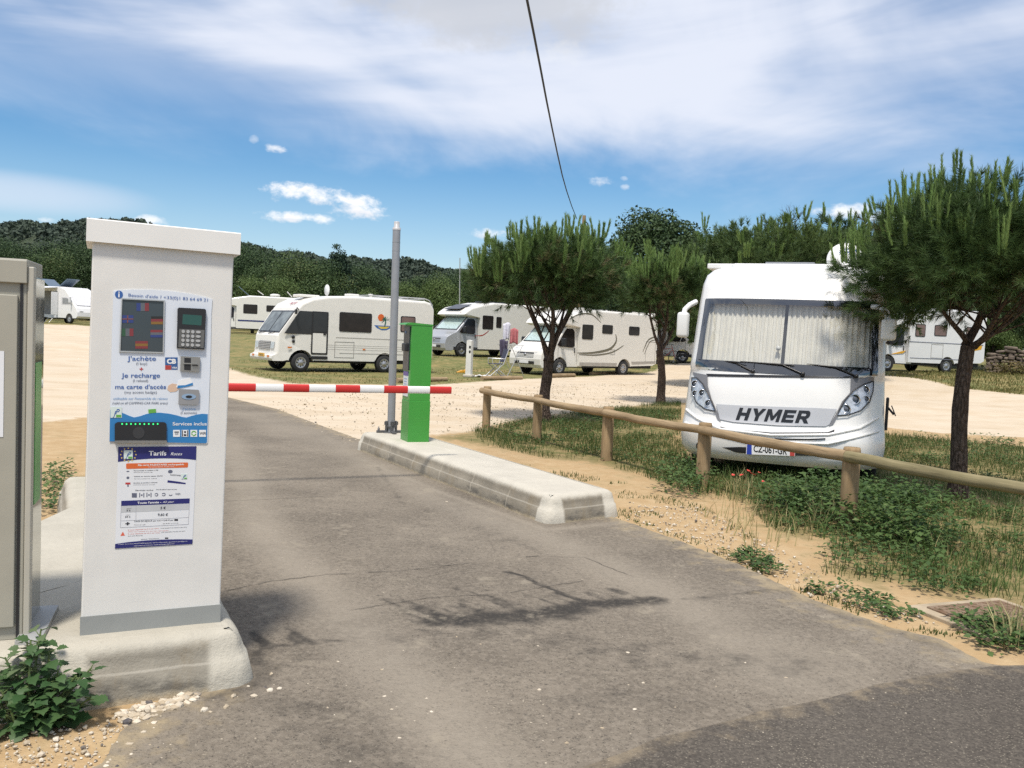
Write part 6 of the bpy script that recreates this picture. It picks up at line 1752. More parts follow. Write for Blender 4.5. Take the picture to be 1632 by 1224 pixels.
for i, (src, px, Y, sc, lab) in enumerate(specs):
    tree_copy(src, bp(px, Y), sc, i * 1.7, lab)
# bare dead tree
g_ = groundY(1236, 64)
dt = thing('dead_tree', 'bare leafless tree standing above the pale pines behind the motorhome', 'tree', g_, 0, None)
b = MB(); r_ = random.Random(5)
def twig(p, d, L, r, depth):
    q = p + d * L
    b.tube([p, p.lerp(q, .5) + Vector((r_.uniform(-1, 1), r_.uniform(-1, 1), 0)) * L * .06, q], [r, r * .8, r * .55], 5, cap=False)
    if depth == 0: return
    for k in range(3 if depth > 1 else 4):
        a = r_.uniform(0, 6.28); s = r_.uniform(.3, .75)
        nd = (d + Vector((math.cos(a), math.sin(a), r_.uniform(.0, .4))) * s).normalized()
        twig(p.lerp(q, r_.uniform(.45, 1)), nd, L * r_.uniform(.5, .72), r * .5, depth - 1)
ht_ = atY(1236, 305, 64).z - g_.z
b.tube([(0, 0, -.1), (.05, 0, ht_ * .55)], [.16, .10], 8)
twig(Vector((.05, 0, ht_ * .5)), Vector((0, 0, 1)), ht_ * .22, .10, 4)
for k in range(7): twig(Vector((.04, 0, ht_ * (.42 + .05 * k))), Vector((math.cos(k * 2.4), math.sin(k * 2.4), .7)).normalized(), ht_ * .11, .05, 3)
b.build('trunk', bark_mat('grey_dead_bark', (.10, .09, .085), (.16, .15, .14)), dt)

# ------------------------------------------------------------------ wooded hills
def ridge(px):
    tab = [(-900, 392), (-400, 372), (-150, 360), (0, 354), (70, 350), (140, 347), (215, 352), (300, 372), (385, 390), (470, 400), (560, 408), (640, 412), (700, 420), (745, 426), (850, 440), (1000, 455), (1300, 440), (1632, 470), (2000, 490), (2600, 520)]
    for i in range(len(tab) - 1):
        if px <= tab[i + 1][0]:
            a, b_ = tab[i], tab[i + 1]; s = (px - a[0]) / (b_[0] - a[0]); return a[1] + (b_[1] - a[1]) * (s * s * (3 - 2 * s))
    return tab[-1][1]
cols = np.linspace(-900, 2600, 150); rows = np.linspace(0, 1, 26)
V = []
for px in cols:
    d = ray(px, ridge(px)); d2 = d / d.y
    for s in rows:
        Y = 250 + 300 * s if s <= .8 else 490 + 60 * (s - .8) / .2
        prof = math.sin(min(1, s / .8) * math.pi / 2) ** 1.3
        zt = EYE.z + d2.z * 490
        z = 6 + (zt - 7 - 6) * prof - (12 * (s - .8) / .2 if s > .8 else 0)
        V.append((d2.x * Y, Y, z + 2.6 * math.sin(px * .05 + Y * .03) * math.sin(px * .021) * (1 if s < .8 else 0)))
V = np.array(V); nr = len(rows); ii = np.arange(len(cols) * nr).reshape(len(cols), nr)
Fh = np.stack([ii[:-1, :-1], ii[1:, :-1], ii[1:, 1:], ii[:-1, 1:]], -1).reshape(-1, 4)
mh, t, p = new_mat('hill_scrub'); co = t.coord('Object')
c = t.mix(t.ramp(t.noise(co, .05, 6, .7), .35, .65), (.018, .032, .016), (.04, .055, .026))
c = t.mix(t.ramp(t.noise(co, .02, 7, .75), .68, .74, 0, .8), c, (.20, .19, .17))
t.link(c, p.inputs['Base Color']); p.inputs['Roughness'].default_value = 1
tagged(obj_from(np_mesh('hills', V, Fh, mh, smooth=True), 'hills'), kind='structure')
# the wood covering the hills: one mass of crowns
g = np.random.default_rng(77)
nT = 13000
ci = g.integers(0, len(cols) - 1, nT); fi = g.random(nT) ** .7 * .80
px_ = cols[ci] + g.random(nT) * (cols[1] - cols[0])
keep = (px_ > -500) & (px_ < 2000); px_ = px_[keep]; fi = fi[keep]
r0 = np.clip((fi * (nr - 1)).astype(int), 0, nr - 2); fr = fi * (nr - 1) - r0
cx = np.clip(((px_ + 900) / (cols[1] - cols[0])).astype(int), 0, len(cols) - 2); fx = (px_ + 900) / (cols[1] - cols[0]) - cx
def vat(c_, r_): return V[c_ * nr + r_]
Pb = (vat(cx, r0) * (1 - fx)[:, None] + vat(cx + 1, r0) * fx[:, None]) * (1 - fr)[:, None] + (vat(cx, r0 + 1) * (1 - fx)[:, None] + vat(cx + 1, r0 + 1) * fx[:, None]) * fr[:, None]
nT = len(Pb); per = 22
hs_ = g.uniform(1.8, 4.4, nT); rs_ = hs_ * g.uniform(.42, .7, nT)
d = unit(g.normal(size=(nT, per, 3))); d[..., 2] = np.abs(d[..., 2]) * 1.1 - .25
Pq = Pb[:, None, :] + d * (rs_[:, None, None] * g.uniform(.75, 1.05, (nT, per, 1))) * np.array([1, 1, .9]) + np.array([0, 0, 1.0]) * (hs_ * .55)[:, None, None]
Pq = Pq.reshape(-1, 3); dn = unit(d.reshape(-1, 3) + g.normal(size=Pq.shape) * .55)
td = unit(np.cross(dn, g.normal(size=Pq.shape))); bd = np.cross(dn, td); s = np.repeat(rs_, per)[:, None] * g.uniform(.28, .5, (len(Pq), 1))
Vq = np.stack([Pq - td * s, Pq - bd * s * .7, Pq + td * s, Pq + bd * s * .7], 1).reshape(-1, 3)
shq = np.clip(np.repeat(g.uniform(0, .8, nT), per) + g.uniform(0, .25, len(Pq)), 0, 1)
me = np_mesh('hill_wood', Vq, np.arange(len(Vq)).reshape(-1, 4), foliage_mat('wood_leaves', (.034, .050, .040), (.070, .094, .066), None, .8, .1), attr={'shade': ('FACE', shq)})
tagged(obj_from(me, 'hill_wood'), 'dark evergreen wood covering the distant hills', 'wood', kind='stuff')
# a rougher belt of scrub filling in under the belt trees
nT = 1000; px_ = g.uniform(-150, 1800, nT); Yb = g.uniform(72, 120, nT)
Pb = np.array([tuple(EYE + ray(a, 560) * (y_ / ray(a, 560).y)) for a, y_ in zip(px_, Yb)]); Pb[:, 2] = hfield(Pb[:, 0], Pb[:, 1])
per = 300; hs_ = g.uniform(1.4, 3.2, nT); rs_ = hs_ * g.uniform(.4, .6, nT)
d = unit(g.normal(size=(nT, per, 3))); d[..., 2] = np.abs(d[..., 2]) * 1.2 - .3
Pq = (Pb[:, None, :] + d * (rs_[:, None, None] * g.uniform(.6, 1.08, (nT, per, 1))) + np.array([0, 0, 1.0]) * (hs_ * .5)[:, None, None]).reshape(-1, 3)
dn = unit(d.reshape(-1, 3) + g.normal(size=Pq.shape) * .6); td = unit(np.cross(dn, g.normal(size=Pq.shape))); bd = np.cross(dn, td); s = g.uniform(.07, .16, (len(Pq), 1))
Vq = np.stack([Pq - td * s, Pq - bd * s * .6, Pq + td * s, Pq + bd * s * .6], 1).reshape(-1, 3)
me = np_mesh('scrub', Vq, np.arange(len(Vq)).reshape(-1, 4), LEAF, attr={'shade': ('FACE', np.clip(np.repeat(g.uniform(0, .8, nT), per) + g.uniform(0, .25, len(Pq)), 0, 1))})
tagged(obj_from(me, 'scrub'), 'dark evergreen scrub filling the ground between the belt trees', 'scrub', kind='stuff')
# ------------------------------------------------------------------ grass, weeds, stones
GRASS = foliage_mat('grass_blades', (.045, .085, .022), (.12, .145, .045), (.34, .27, .12), .6, .3)
DRYG = foliage_mat('dry_grass', (.13, .13, .045), (.34, .27, .12), None, .7, .25)
WEED = foliage_mat('weed_leaves', (.036, .078, .022), (.105, .165, .048), (.18, .21, .08), .55, .25)
def sample_poly(poly, n, g):
    P = np.array(poly); lo, hi = P.min(0), P.max(0); out = []
    tot = 0
    while tot < n:
        q = g.uniform(lo, hi, (n * 2, 2)); q = q[sdf(q[:, 0], q[:, 1], poly) > 0]; out.append(q); tot += len(q)
    return np.vstack(out)[:n]
def vnoise(x, y, s, seed=0):
    from mathutils import noise as mn
    return np.array([mn.fractal(Vector((a * s + seed * 7.3, b_ * s - seed * 3.1, seed)), 1.0, 2.0, 3) for a, b_ in zip(x, y)])
def blades(XY, Hh, wd, g, m, name, label, sh):
    n = len(XY); Z = hfield(XY[:, 0], XY[:, 1])
    a = g.uniform(0, 2 * np.pi, n); tx = np.stack([np.cos(a), np.sin(a), np.zeros(n)], 1)
    ln = unit(g.normal(size=(n, 3)) * np.array([1, 1, 0])) * (Hh * g.uniform(.1, .7, n))[:, None]
    B = np.c_[XY, Z - .01]; up = np.array([0, 0, 1.0])
    M = B + ln * .35 + up * (Hh * .6)[:, None]; T = B + ln + up * Hh[:, None]
    w1 = tx * wd[:, None] / 2
    V = np.stack([B - w1, B + w1, M + w1 * .7, M - w1 * .7, T], 1).reshape(-1, 3)
    i = np.arange(n) * 5
    F3 = np.concatenate([np.stack([i, i + 1, i + 2], 1), np.stack([i, i + 2, i + 3], 1), np.stack([i + 3, i + 2, i + 4], 1)])
    me = np_mesh(name, V, F3, m, attr={'shade': ('FACE', np.tile(sh, 3))})
    return tagged(obj_from(me, name), label, 'grass', kind='stuff')
g = np.random.default_rng(5)
q1 = sample_poly(GREEN1, 30000, g); q2 = sample_poly(GREEN2, 30000, g)
q = np.vstack([q1, q2]); nv = vnoise(q[:, 0], q[:, 1], .9, 1); q = q[nv + g.normal(size=len(q)) * .12 > -.12]
hh = g.uniform(.025, .12, len(q)) * (1 + .5 * (g.random(len(q)) > .93))
blades(q, hh, g.uniform(.004, .009, len(q)), g, GRASS, 'grass', 'rough green and straw grass along the fence and around the pine trunks', np.clip(g.beta(1.2, 2.0, len(q)) + (g.random(len(q)) > .9) * .5, 0, 1))
WTALL = gp([(1085, 742), (1250, 740), (1420, 750), (1632, 790), (1632, 960), (1480, 940), (1320, 905), (1330, 862), (1225, 842), (1185, 800), (1110, 790)])
q = sample_poly(WTALL, 6500, g); nv = vnoise(q[:, 0], q[:, 1], 1.3, 12); q = q[nv + g.normal(size=len(q)) * .1 > .02]
blades(q, g.uniform(.06, .22, len(q)), g.uniform(.004, .008, len(q)), g, foliage_mat('wispy_grass', (.075, .14, .038), (.15, .20, .065), (.40, .33, .16), .6, .3), 'wispy_grass', 'tall wispy pale green grass standing among the weeds below the fence', np.clip(g.beta(1.3, 1.5, len(q)) + (g.random(len(q)) > .85) * .4, 0, 1))
# sparse tufts on the verge and on the sandy strip
VST = gp([(700, 705), (800, 735), (900, 750), (1000, 770), (1110, 800), (1200, 850), (1300, 920), (1450, 985), (1420, 1000), (1290, 957), (1190, 908), (1080, 862), (990, 824), (900, 790), (800, 740)])
q = sample_poly(VST, 4200, g); nv = vnoise(q[:, 0], q[:, 1], 2.2, 4); q = q[nv > .16]
q3 = []
for i in range(900):
    k = g.integers(0, len(VERGE) - 1); s = g.random(); a = np.array(VERGE[k]) * (1 - s) + np.array(VERGE[k + 1]) * s
    q3.append(a + g.normal(size=2) * .05 + np.array([.04, .05]))
q3 = np.array(q3); q3 = q3[vnoise(q3[:, 0], q3[:, 1], 3.0, 6) > .0]
q = np.vstack([q, q3])
blades(q, g.uniform(.012, .045, len(q)), g.uniform(.005, .010, len(q)), g, GRASS, 'verge_grass', 'short sparse grass tufts along the edge of the asphalt', np.clip(g.beta(1.5, 1.5, len(q)), 0, 1))
# pitches: short dry grass
PIT = gp([(372, 590), (470, 612), (560, 611), (690, 612), (830, 603), (960, 597), (1045, 586)]) + [(8, 46), (-9, 48), (-11.5, 31)]
q = sample_poly(PIT, 16000, g); nv = vnoise(q[:, 0], q[:, 1], .35, 9); q = q[nv + g.normal(size=len(q)) * .15 > -.1]
blades(q, g.uniform(.02, .075, len(q)), g.uniform(.012, .025, len(q)), g, foliage_mat('pitch_grass', (.085, .11, .03), (.26, .21, .085), None, .7, .25), 'pitch_grass', 'short dry grass on the pitches under the parked motorhomes', g.random(len(q)))
PIT2 = gp([(1400, 598), (1500, 612), (1632, 630), (1720, 640), (1720, 606), (1560, 590)])
q = sample_poly(PIT2, 5000, g)
blades(q, g.uniform(.04, .16, len(q)), g.uniform(.02, .04, len(q)), g, MATS['pitch_grass'], 'pitch_grass', 'short dry grass in front of the stone wall', g.random(len(q)))

# leafy weeds: leaves carried on short stems, clumped
def leaf_shape(P, D, N, s, w, g):
    """folded pointed leaf: 6 vertices, 4 triangles"""
    S = np.cross(D, N)
    s = s[:, None]; w = w[:, None]
    b0 = P; m1 = P + D * s * .45 + S * w * .5 + N * s * .06; m2 = P + D * s * .45 - S * w * .5 + N * s * .06; mid = P + D * s * .5; tip = P + D * s - N * s * .12
    V = np.stack([b0, m1, mid, m2, tip], 1).reshape(-1, 3); i = np.arange(len(P)) * 5
    F = np.concatenate([np.stack([i, i + 1, i + 2], 1), np.stack([i, i + 2, i + 3], 1), np.stack([i + 2, i + 1, i + 4], 1), np.stack([i + 3, i + 2, i + 4], 1)])
    return V, F
def weeds(poly, nplant, per, hr, lr, seed, name, label, thr=-.05, ns=1.0, m=None):
    g = np.random.default_rng(seed)
    q = sample_poly(poly, nplant, g); nv = vnoise(q[:, 0], q[:, 1], ns, seed); q = q[nv + g.normal(size=len(q)) * .1 > thr]
    n = len(q); Z = hfield(q[:, 0], q[:, 1])
    h = g.uniform(hr[0], hr[1], n)
    a = g.uniform(0, 2 * np.pi, (n, per)); el_ = g.uniform(-.1, .9, (n, per)); f = g.random((n, per)) ** .8
    rad_ = h[:, None] * g.uniform(.15, .95, (n, per))
    P = np.stack([q[:, 0:1] + np.cos(a) * rad_, q[:, 1:2] + np.sin(a) * rad_, Z[:, None] + f * h[:, None] * .9 + .01], -1).reshape(-1, 3)
    a2 = (a + g.normal(size=a.shape) * .6).ravel(); e2 = el_.ravel() - .25
    D = np.stack([np.cos(a2) * np.cos(e2), np.sin(a2) * np.cos(e2), np.sin(e2)], 1)
    N = unit(np.array([0, 0, 1.0]) - D * D[:, 2:3] + g.normal(size=D.shape) * .25); N = unit(N - D * (N * D).sum(1, keepdims=True))
    s = g.uniform(lr[0], lr[1], len(P)); V, F_ = leaf_shape(P, D, N, s, s * g.uniform(.45, .75, len(P)), g)
    sh = np.clip(np.repeat(g.uniform(0, .75, n), per) + g.uniform(0, .2, n * per), 0, 1)
    me = np_mesh(name, V, F_, m or WEED, attr={'shade': ('FACE', np.tile(sh, 4))})
    return tagged(obj_from(me, name), label, 'weeds', kind='stuff')
WZ1 = gp([(1185, 770), (1300, 755), (1420, 775), (1632, 830), (1800, 860), (1800, 990), (1632, 962), (1500, 945), (1420, 950), (1340, 905), (1290, 890), (1340, 862), (1225, 838)])
weeds(WZ1, 1000, 15, (.05, .17), (.018, .055), 31, 'ground_weeds', 'dark green broad-leaved weeds creeping over the sand below the fence', .0, .9)
WZ2 = gp([(1230, 800), (1330, 790), (1470, 800), (1520, 840), (1480, 900), (1350, 850), (1230, 820)])
weeds(WZ2, 330, 24, (.12, .34), (.03, .075), 33, 'tall_weeds', 'taller bushy weeds around the fence post in front of the motorhome', -.1, 1.3)
weeds(gp([(1060, 755), (1120, 735), (1130, 790), (1100, 800), (1055, 780)]), 70, 20, (.12, .3), (.03, .06), 35, 'post_weeds', 'leafy weeds at the foot of the fence post left of the motorhome', -.5)
weeds(gp([(770, 685), (860, 665), (990, 655), (1080, 660), (1060, 760), (960, 735), (850, 720)]), 420, 12, (.05, .16), (.03, .06), 36, 'low_weeds', 'low weeds among the grass under the forked pine', .0, 1.2)
weeds(gp([(1140, 880), (1230, 880), (1330, 920), (1470, 985), (1440, 1000), (1330, 960), (1200, 905)]), 190, 10, (.02, .06), (.02, .045), 38, 'low_weeds', 'flat small weeds spreading from the asphalt edge', .05, 2.5)
weeds(gp([(1400, 690), (1632, 702), (1632, 780), (1560, 780), (1420, 740)]), 420, 10, (.04, .14), (.03, .06), 39, 'low_weeds', 'low weeds behind the nearest pine trunk', .0, 1.2)
weeds(gp([(1520, 985), (1600, 1000), (1660, 1040), (1600, 1046), (1545, 1030)]), 60, 14, (.04, .12), (.02, .05), 41, 'low_weeds', 'weeds around the rusty manhole cover', -.3, 2)
weeds(gp([(70, 772), (100, 745), (96, 800), (70, 830)]), 40, 12, (.06, .16), (.03, .06), 42, 'low_weeds', 'small weeds left of the pale plinth behind the cabinet', -.5, 2)
# pale dry ears
q = np.vstack([sample_poly(gp([(1290, 800), (1350, 800), (1350, 840), (1290, 840)]), 110, g), sample_poly(gp([(1165, 775), (1205, 775), (1205, 800), (1165, 800)]), 90, g), sample_poly(gp([(1575, 1000), (1640, 1000), (1640, 1040), (1575, 1040)]), 60, g), sample_poly(gp([(1120, 820), (1210, 800), (1300, 860), (1200, 890)]), 90, g)])
blades(q, g.uniform(.10, .26, len(q)), g.uniform(.006, .012, len(q)), g, foliage_mat('pale_ears', (.30, .27, .12), (.48, .42, .22), None, .7, .2), 'dry_ears', 'pale dry grass ears among the weeds below the fence', g.random(len(q)))

# young leafy plant by the left plinth
def leaf_outline():
    return [(0, 0), (.18, .10), (.28, .34), (.46, .30), (.50, .40), (.66, .22), (.70, .30), (.84, .10), (1, 0)]
def leafy_plant(name, label, base, stems, seed, m, Lr):
    g = random.Random(seed); t_ = thing(name, label, 'plant', base, 0, None)
    sb = MB(); lv = MB(); shade = []
    ol = leaf_outline()
    for (dx, dy, h) in stems:
        top = Vector((dx, dy, h)); P0 = Vector((dx * .25 + g.uniform(-.03, .03), dy * .25 + g.uniform(-.03, .03), -.02))
        md = P0.lerp(top, .5) + Vector((0, 0, h * .08))
        sb.tube([P0, md, top], [.007, .005, .003], 6)
        nL = int(12 + h * 40)
        for k in range(nL):
            s = .12 + .88 * (k + .5) / nL
            pt = P0.lerp(md, s * 2) if s < .5 else md.lerp(top, s * 2 - 1)
            a = k * 2.4 + g.uniform(-.4, .4); L = g.uniform(*Lr) * (1.15 - .45 * s)
            d = Vector((math.cos(a), math.sin(a), g.uniform(-.15, .55))).normalized(); st = pt + d * L * .55
            sb.tube([pt, st], [.0025, .0016], 4, cap=False)
            n = (Vector((0, 0, 1)) + Vector((g.uniform(-.4, .4), g.uniform(-.6, .2), 0))); n = (n - d * n.dot(d)).normalized(); sd = d.cross(n)
            droop = g.uniform(.15, .45); sc = g.uniform(0, 1)
            vs = []; fs = []
            for x, w_ in ol:
                c = st + d * L * x - n * L * droop * x * x
                vs += [c + sd * L * w_ + n * L * w_ * .18, c, c - sd * L * w_ + n * L * w_ * .18]
            for i in range(len(ol) - 1):
                fs += [(i * 3, i * 3 + 1, i * 3 + 4, i * 3 + 3), (i * 3 + 1, i * 3 + 2, i * 3 + 5, i * 3 + 4)]
            lv.add(vs, fs, 0, True); shade += [sc] * len(fs)
    sb.build('stem', mat('green_stem', (.09, .13, .04), .6), t_)
    o = lv.build('foliage', m, t_, fix=False)
    a = o.data.attributes.new('shade', 'FLOAT', 'FACE'); a.data.foreach_set('value', shade)
    return t_
PL = foliage_mat('goosefoot_leaves', (.035, .085, .028), (.075, .135, .05), (.13, .18, .09), .5, .25)
gq = ground(60, 1155)
leafy_plant('weed_plant', 'bushy dark green weed with toothed leaves growing against the pale plinth', (gq.x, gq.y, 0), [(-.04, .02, .30), (-.02, .05, .33), (-.12, .0, .24), (-.19, -.02, .20), (-.09, -.07, .15), (-.01, -.05, .16), (.07, .0, .20), (.14, -.01, .19), (.17, .04, .20), (.20, -.02, .12), (.06, -.06, .11), (-.15, -.08, .10), (.02, .03, .26), (-.07, .05, .28)], 4, PL, (.045, .085))
# poppies
gq = ground(1190, 800)
pp = thing('poppy_clump', 'clump of small red poppies flowering in front of the motorhome bumper', 'flowers', (gq.x, gq.y, 0))
sb = MB(); r_ = random.Random(3)
POP = mat('poppy_red', (.55, .05, .035), .5, var=.2)
for k in range(8):
    x, y_, h = r_.uniform(-.12, .14), r_.uniform(-.15, .15), r_.uniform(.20, .33)
    sb.tube([(x * .6, y_ * .6, 0), (x, y_, h)], [.004, .003], 5)
    b = MB(); rad_ = r_.uniform(.014, .023)
    tl_ = Matrix.Rotation(r_.uniform(-.5, .5), 3, 'X') @ Matrix.Rotation(r_.uniform(-.4, .4), 3, 'Y')
    vs = [(0, 0, 0)]
    for i in range(16):
        a = i * 2 * math.pi / 16; rr_ = rad_ * (1 + .14 * math.sin(a * 4)); vs.append((rr_ * math.cos(a), rr_ * math.sin(a), rad_ * (.45 + .12 * math.sin(a * 4 + 1))))
    b.add([tl_ @ Vector(v) + Vector((x, y_, h)) for v in vs], [(0, i + 1, (i + 1) % 16 + 1) for i in range(16)], 0, True); b.build('flower', POP, pp, fix=False)
sb.build('stem', MATS['green_stem'], pp)

# stones
def stones(XY, S, seed, name, label, m):
    g = np.random.default_rng(seed)
    bm = bmesh.new(); bmesh.ops.create_icosphere(bm, subdivisions=1, radius=1); bm.verts.index_update()
    bv = np.array([v.co[:] for v in bm.verts]); bf = np.array([[v.index for v in f.verts] for f in bm.faces]); bm.free()
    n = len(XY); nv = len(bv)
    sc = S[:, None] * g.uniform(.6, 1.2, (n, 3)) * np.array([1, 1, .72])
    a = g.uniform(0, 6.28, n); ca, sa = np.cos(a)[:, None], np.sin(a)[:, None]
    vv_ = bv[None] * (1 + g.normal(size=(n, nv, 1)) * .16) * sc[:, None, :]
    X = vv_[..., 0] * ca - vv_[..., 1] * sa; Yv = vv_[..., 0] * sa + vv_[..., 1] * ca
    Z = hfield(XY[:, 0], XY[:, 1])
    V = np.stack([X + XY[:, 0:1], Yv + XY[:, 1:2], vv_[..., 2] + (Z + sc[:, 2] * .55)[:, None]], -1).reshape(-1, 3)
    Fs = (bf[None] + (np.arange(n) * nv)[:, None, None]).reshape(-1, 3)
    me = np_mesh(name, V, Fs, m, attr={'shade': ('FACE', np.repeat(g.random(n), len(bf)))}, smooth=False)
    return tagged(obj_from(me, name), label, 'gravel', kind='stuff')
ms, t, p = new_mat('limestone_pebbles'); sh = t.attr('shade')
c = t.mix(sh, (.36, .29, .20), (.66, .60, .50)); c = t.mix(t.ramp(sh, .90, .93), c, (.07, .065, .07)); c = t.mix(t.ramp(t.noise(t.coord('Object'), 40, 4), .4, .7, 0, .35), c, (.45, .36, .24))
t.link(c, p.inputs['Base Color']); p.inputs['Roughness'].default_value = .85
ST1 = gp([(178, 1145), (215, 1128), (255, 1118), (320, 1104), (330, 1112), (290, 1128), (250, 1142), (200, 1160)])
q = sample_poly(ST1, 150, g); stones(q, g.uniform(.007, .02, len(q)), 1, 'pebbles', 'pale limestone pebbles heaped along the foot of the kiosk plinth', ms)
ST2 = gp([(-60, 1224), (-60, 1170), (60, 1165), (170, 1150), (250, 1150), (300, 1150), (270, 1200), (240, 1224)]) + [(-1.6, 1.6), (-2.9, 1.6)]
q = sample_poly(ST2, 3000, g); nv = vnoise(q[:, 0], q[:, 1], 2, 2); q = q[nv > -.25]; stones(q, np.clip(g.lognormal(-5.5, .55, len(q)), .0022, .013), 2, 'gravel', 'loose pale gravel on the dirt at the lower left', ms)
ROADP = gp([(400, 1224), (330, 1120), (420, 1090), (700, 1000), (1100, 1000), (1400, 1060), (1000, 1170), (800, 1224)])
q = sample_poly(ROADP, 420, g); stones(q, np.clip(g.lognormal(-5.75, .5, len(q)), .0018, .009), 3, 'road_grit', 'scattered grit and small stones on the asphalt', ms)
q = np.array(gp([(372, 1113), (395, 1096), (432, 1077), (405, 1112), (360, 1130), (325, 1135), (335, 1137), (712, 801), (445, 1100), (1085, 858), (430, 1103), (1190, 900), (1208, 893)])); stones(q, g.uniform(.008, .017, len(q)), 4, 'pebbles', 'single pale stones lying on the asphalt', ms)
SANDP = gp([(1000, 800), (1120, 810), (1250, 880), (1400, 960), (1520, 990), (1440, 1000), (1290, 950), (1100, 865), (1000, 830)])
q = sample_poly(SANDP, 900, g); stones(q, np.clip(g.lognormal(-5.2, .5, len(q)), .002, .014), 6, 'sand_gravel', 'small stones on the sandy strip beside the asphalt', ms)

LOTP = gp([(560, 716), (690, 694), (800, 674), (1000, 648), (1085, 641), (1085, 610), (900, 612), (640, 620), (420, 640)])
q = sample_poly(LOTP, 2600, g); stones(q, np.clip(g.lognormal(-4.7, .5, len(q)), .004, .03), 8, 'lot_gravel', 'loose pale stones scattered over the gravel lot beyond the barrier', ms)
q = sample_poly(LOTP, 700, g); nv = vnoise(q[:, 0], q[:, 1], .5, 21); q = q[nv > .22]
if len(q): blades(q, g.uniform(.02, .07, len(q)), g.uniform(.01, .02, len(q)), g, DRYG, 'lot_tufts', 'a few straw tufts growing through the gravel lot', g.random(len(q)))
# ------------------------------------------------------------------ manhole cover
mh_o = zray(1588, 988, 0)
man = thing('manhole_cover', 'rusty square manhole cover in a pale concrete frame at the roadside', 'manhole cover', (mh_o.x, mh_o.y, 0), R(20))
b = MB(); b.box((0, 0, .003), (.70, .58, .03), bev=.006)
b.build('concrete_frame', mat('sandy_concrete', (.36, .29, .20), .9, var=.2, bump=.4, bscale=60), man)
rm, t, p = new_mat('rusty_iron'); co = t.coord('Object'); c = t.mix(t.ramp(t.noise(co, 18, 6, .7), .35, .7), (.16, .095, .055), (.26, .19, .13)); t.link(c, p.inputs['Base Color']); p.inputs['Roughness'].default_value = .85; p.inputs['Metallic'].default_value = .2
b = MB(); b.box((0, 0, .018), (.56, .44, .02), bev=.004)
for i in range(13):
    for j in range(10):
        b.box((-.25 + i * .042, -.19 + j * .042, .029), (.026, .009, .004), Matrix.Rotation(R(45 if (i + j) % 2 else -45), 3, 'Z'))
b.build('iron_lid', rm, man)

# ------------------------------------------------------------------ pitch furniture
g_ = groundY(747, 30); g_.z = H(g_.x, g_.y)
bo = thing('service_bollard', 'white power bollard standing on the grass left of the forked pine', 'bollard', g_, R(-20))
hb = atY(749, 543, g_.y).z - g_.z
b = MB(); b.prism([(-.10, 0), (.10, 0), (.09, hb), (-.02, hb + .03), (-.09, hb)], lambda a, c, d: (a, d, c), -.09, .09); b.build('post', mat('bollard_white', (.66, .65, .61), .5, var=.04), bo)
b = MB(); b.box((.04, -.093, hb - .22), (.07, .02, .09), bev=.01); b.box((.04, -.093, hb - .38), (.07, .02, .09), bev=.01); b.build('socket', RUB, bo)
b = MB(); b.box((0, 0, .04), (.34, .3, .1), bev=.03); b.build('foot', mat('pale_concrete', (.46, .42, .35), .9), bo)
# logs used as parking kerbs
lg = None
LOGS = [((632, 610), (711, 607), 'longest log kerb lying beside the green terminal'), ((768, 606), (831, 604.5), 'round log kerb lying in front of the forked pine trunk, left side'), ((874, 602), (915, 600.5), 'log kerb under the front wheel of the swoosh-striped motorhome'), ((941, 598), (989, 595.5), 'log kerb near the rear wheel of the swoosh-striped motorhome')]
for i, (p0, p1, lab) in enumerate(LOGS):
    a_, c_ = ground(*p0), ground(*p1)
    d_ = c_ - a_
    b = MB(); L = d_.length
    b.tube([(0, 0, .06), (L * .5, 0, .065), (L, 0, .06)], [.085, .08, .075], 12)
    o = b.build('log_kerb', MATS['rail_wood'], None); o.location = a_; o.rotation_euler = (0, 0, math.atan2(d_.y, d_.x))
    tagged(o, lab, 'log', 'log kerbs edging the pitches')
# folding chair, drying rack with laundry, block, towel
g_ = groundY(790, 31.5)
ch = thing('folding_chair', 'folding camping chair with dark seat on the grass by the striped motorhome', 'chair', g_, R(200))
AL = MATS['alu_rail']
b = MB()
for y in (-.25, .25):
    b.tube([(-.3, y, 0), (.22, y, .45)], .018, 6); b.tube([(.3, y, 0), (-.2, y, .45), (-.38, y, 1.0)], .018, 6); b.tube([(-.28, y, .64), (.24, y, .64), (.22, y, .45)], .018, 6)
for z, x in ((0.02, -.3), (.02, .3)): b.tube([(x, -.25, z), (x, .25, z)], .018, 6)
b.build('frame', AL, ch)
CLT = mat('chair_cloth', (.05, .055, .09), .9)
b = MB(); b.box((0, 0, .45), (.46, .48, .03), bev=.01); b.build('seat', CLT, ch)
b = MB(); b.box((-.30, 0, .76), (.03, .48, .5), Matrix.Rotation(-.3, 3, 'Y'), bev=.01); b.build('backrest', CLT, ch)
g_ = groundY(812, 32.2)
rk = thing('drying_rack', 'folding laundry rack with hanging clothes in front of the striped motorhome', 'drying rack', g_, R(30))
b = MB()
for y in (-.45, .45):
    b.tube([(-.35, y, 0), (.25, y, 1.15)], .013, 6); b.tube([(.35, y, 0), (-.25, y, 1.15)], .013, 6)
for k in range(6): b.tube([(-.3 + k * .12, -.5, 1.15), (-.3 + k * .12, .5, 1.15)], .008, 5)
b.build('frame', AL, rk)
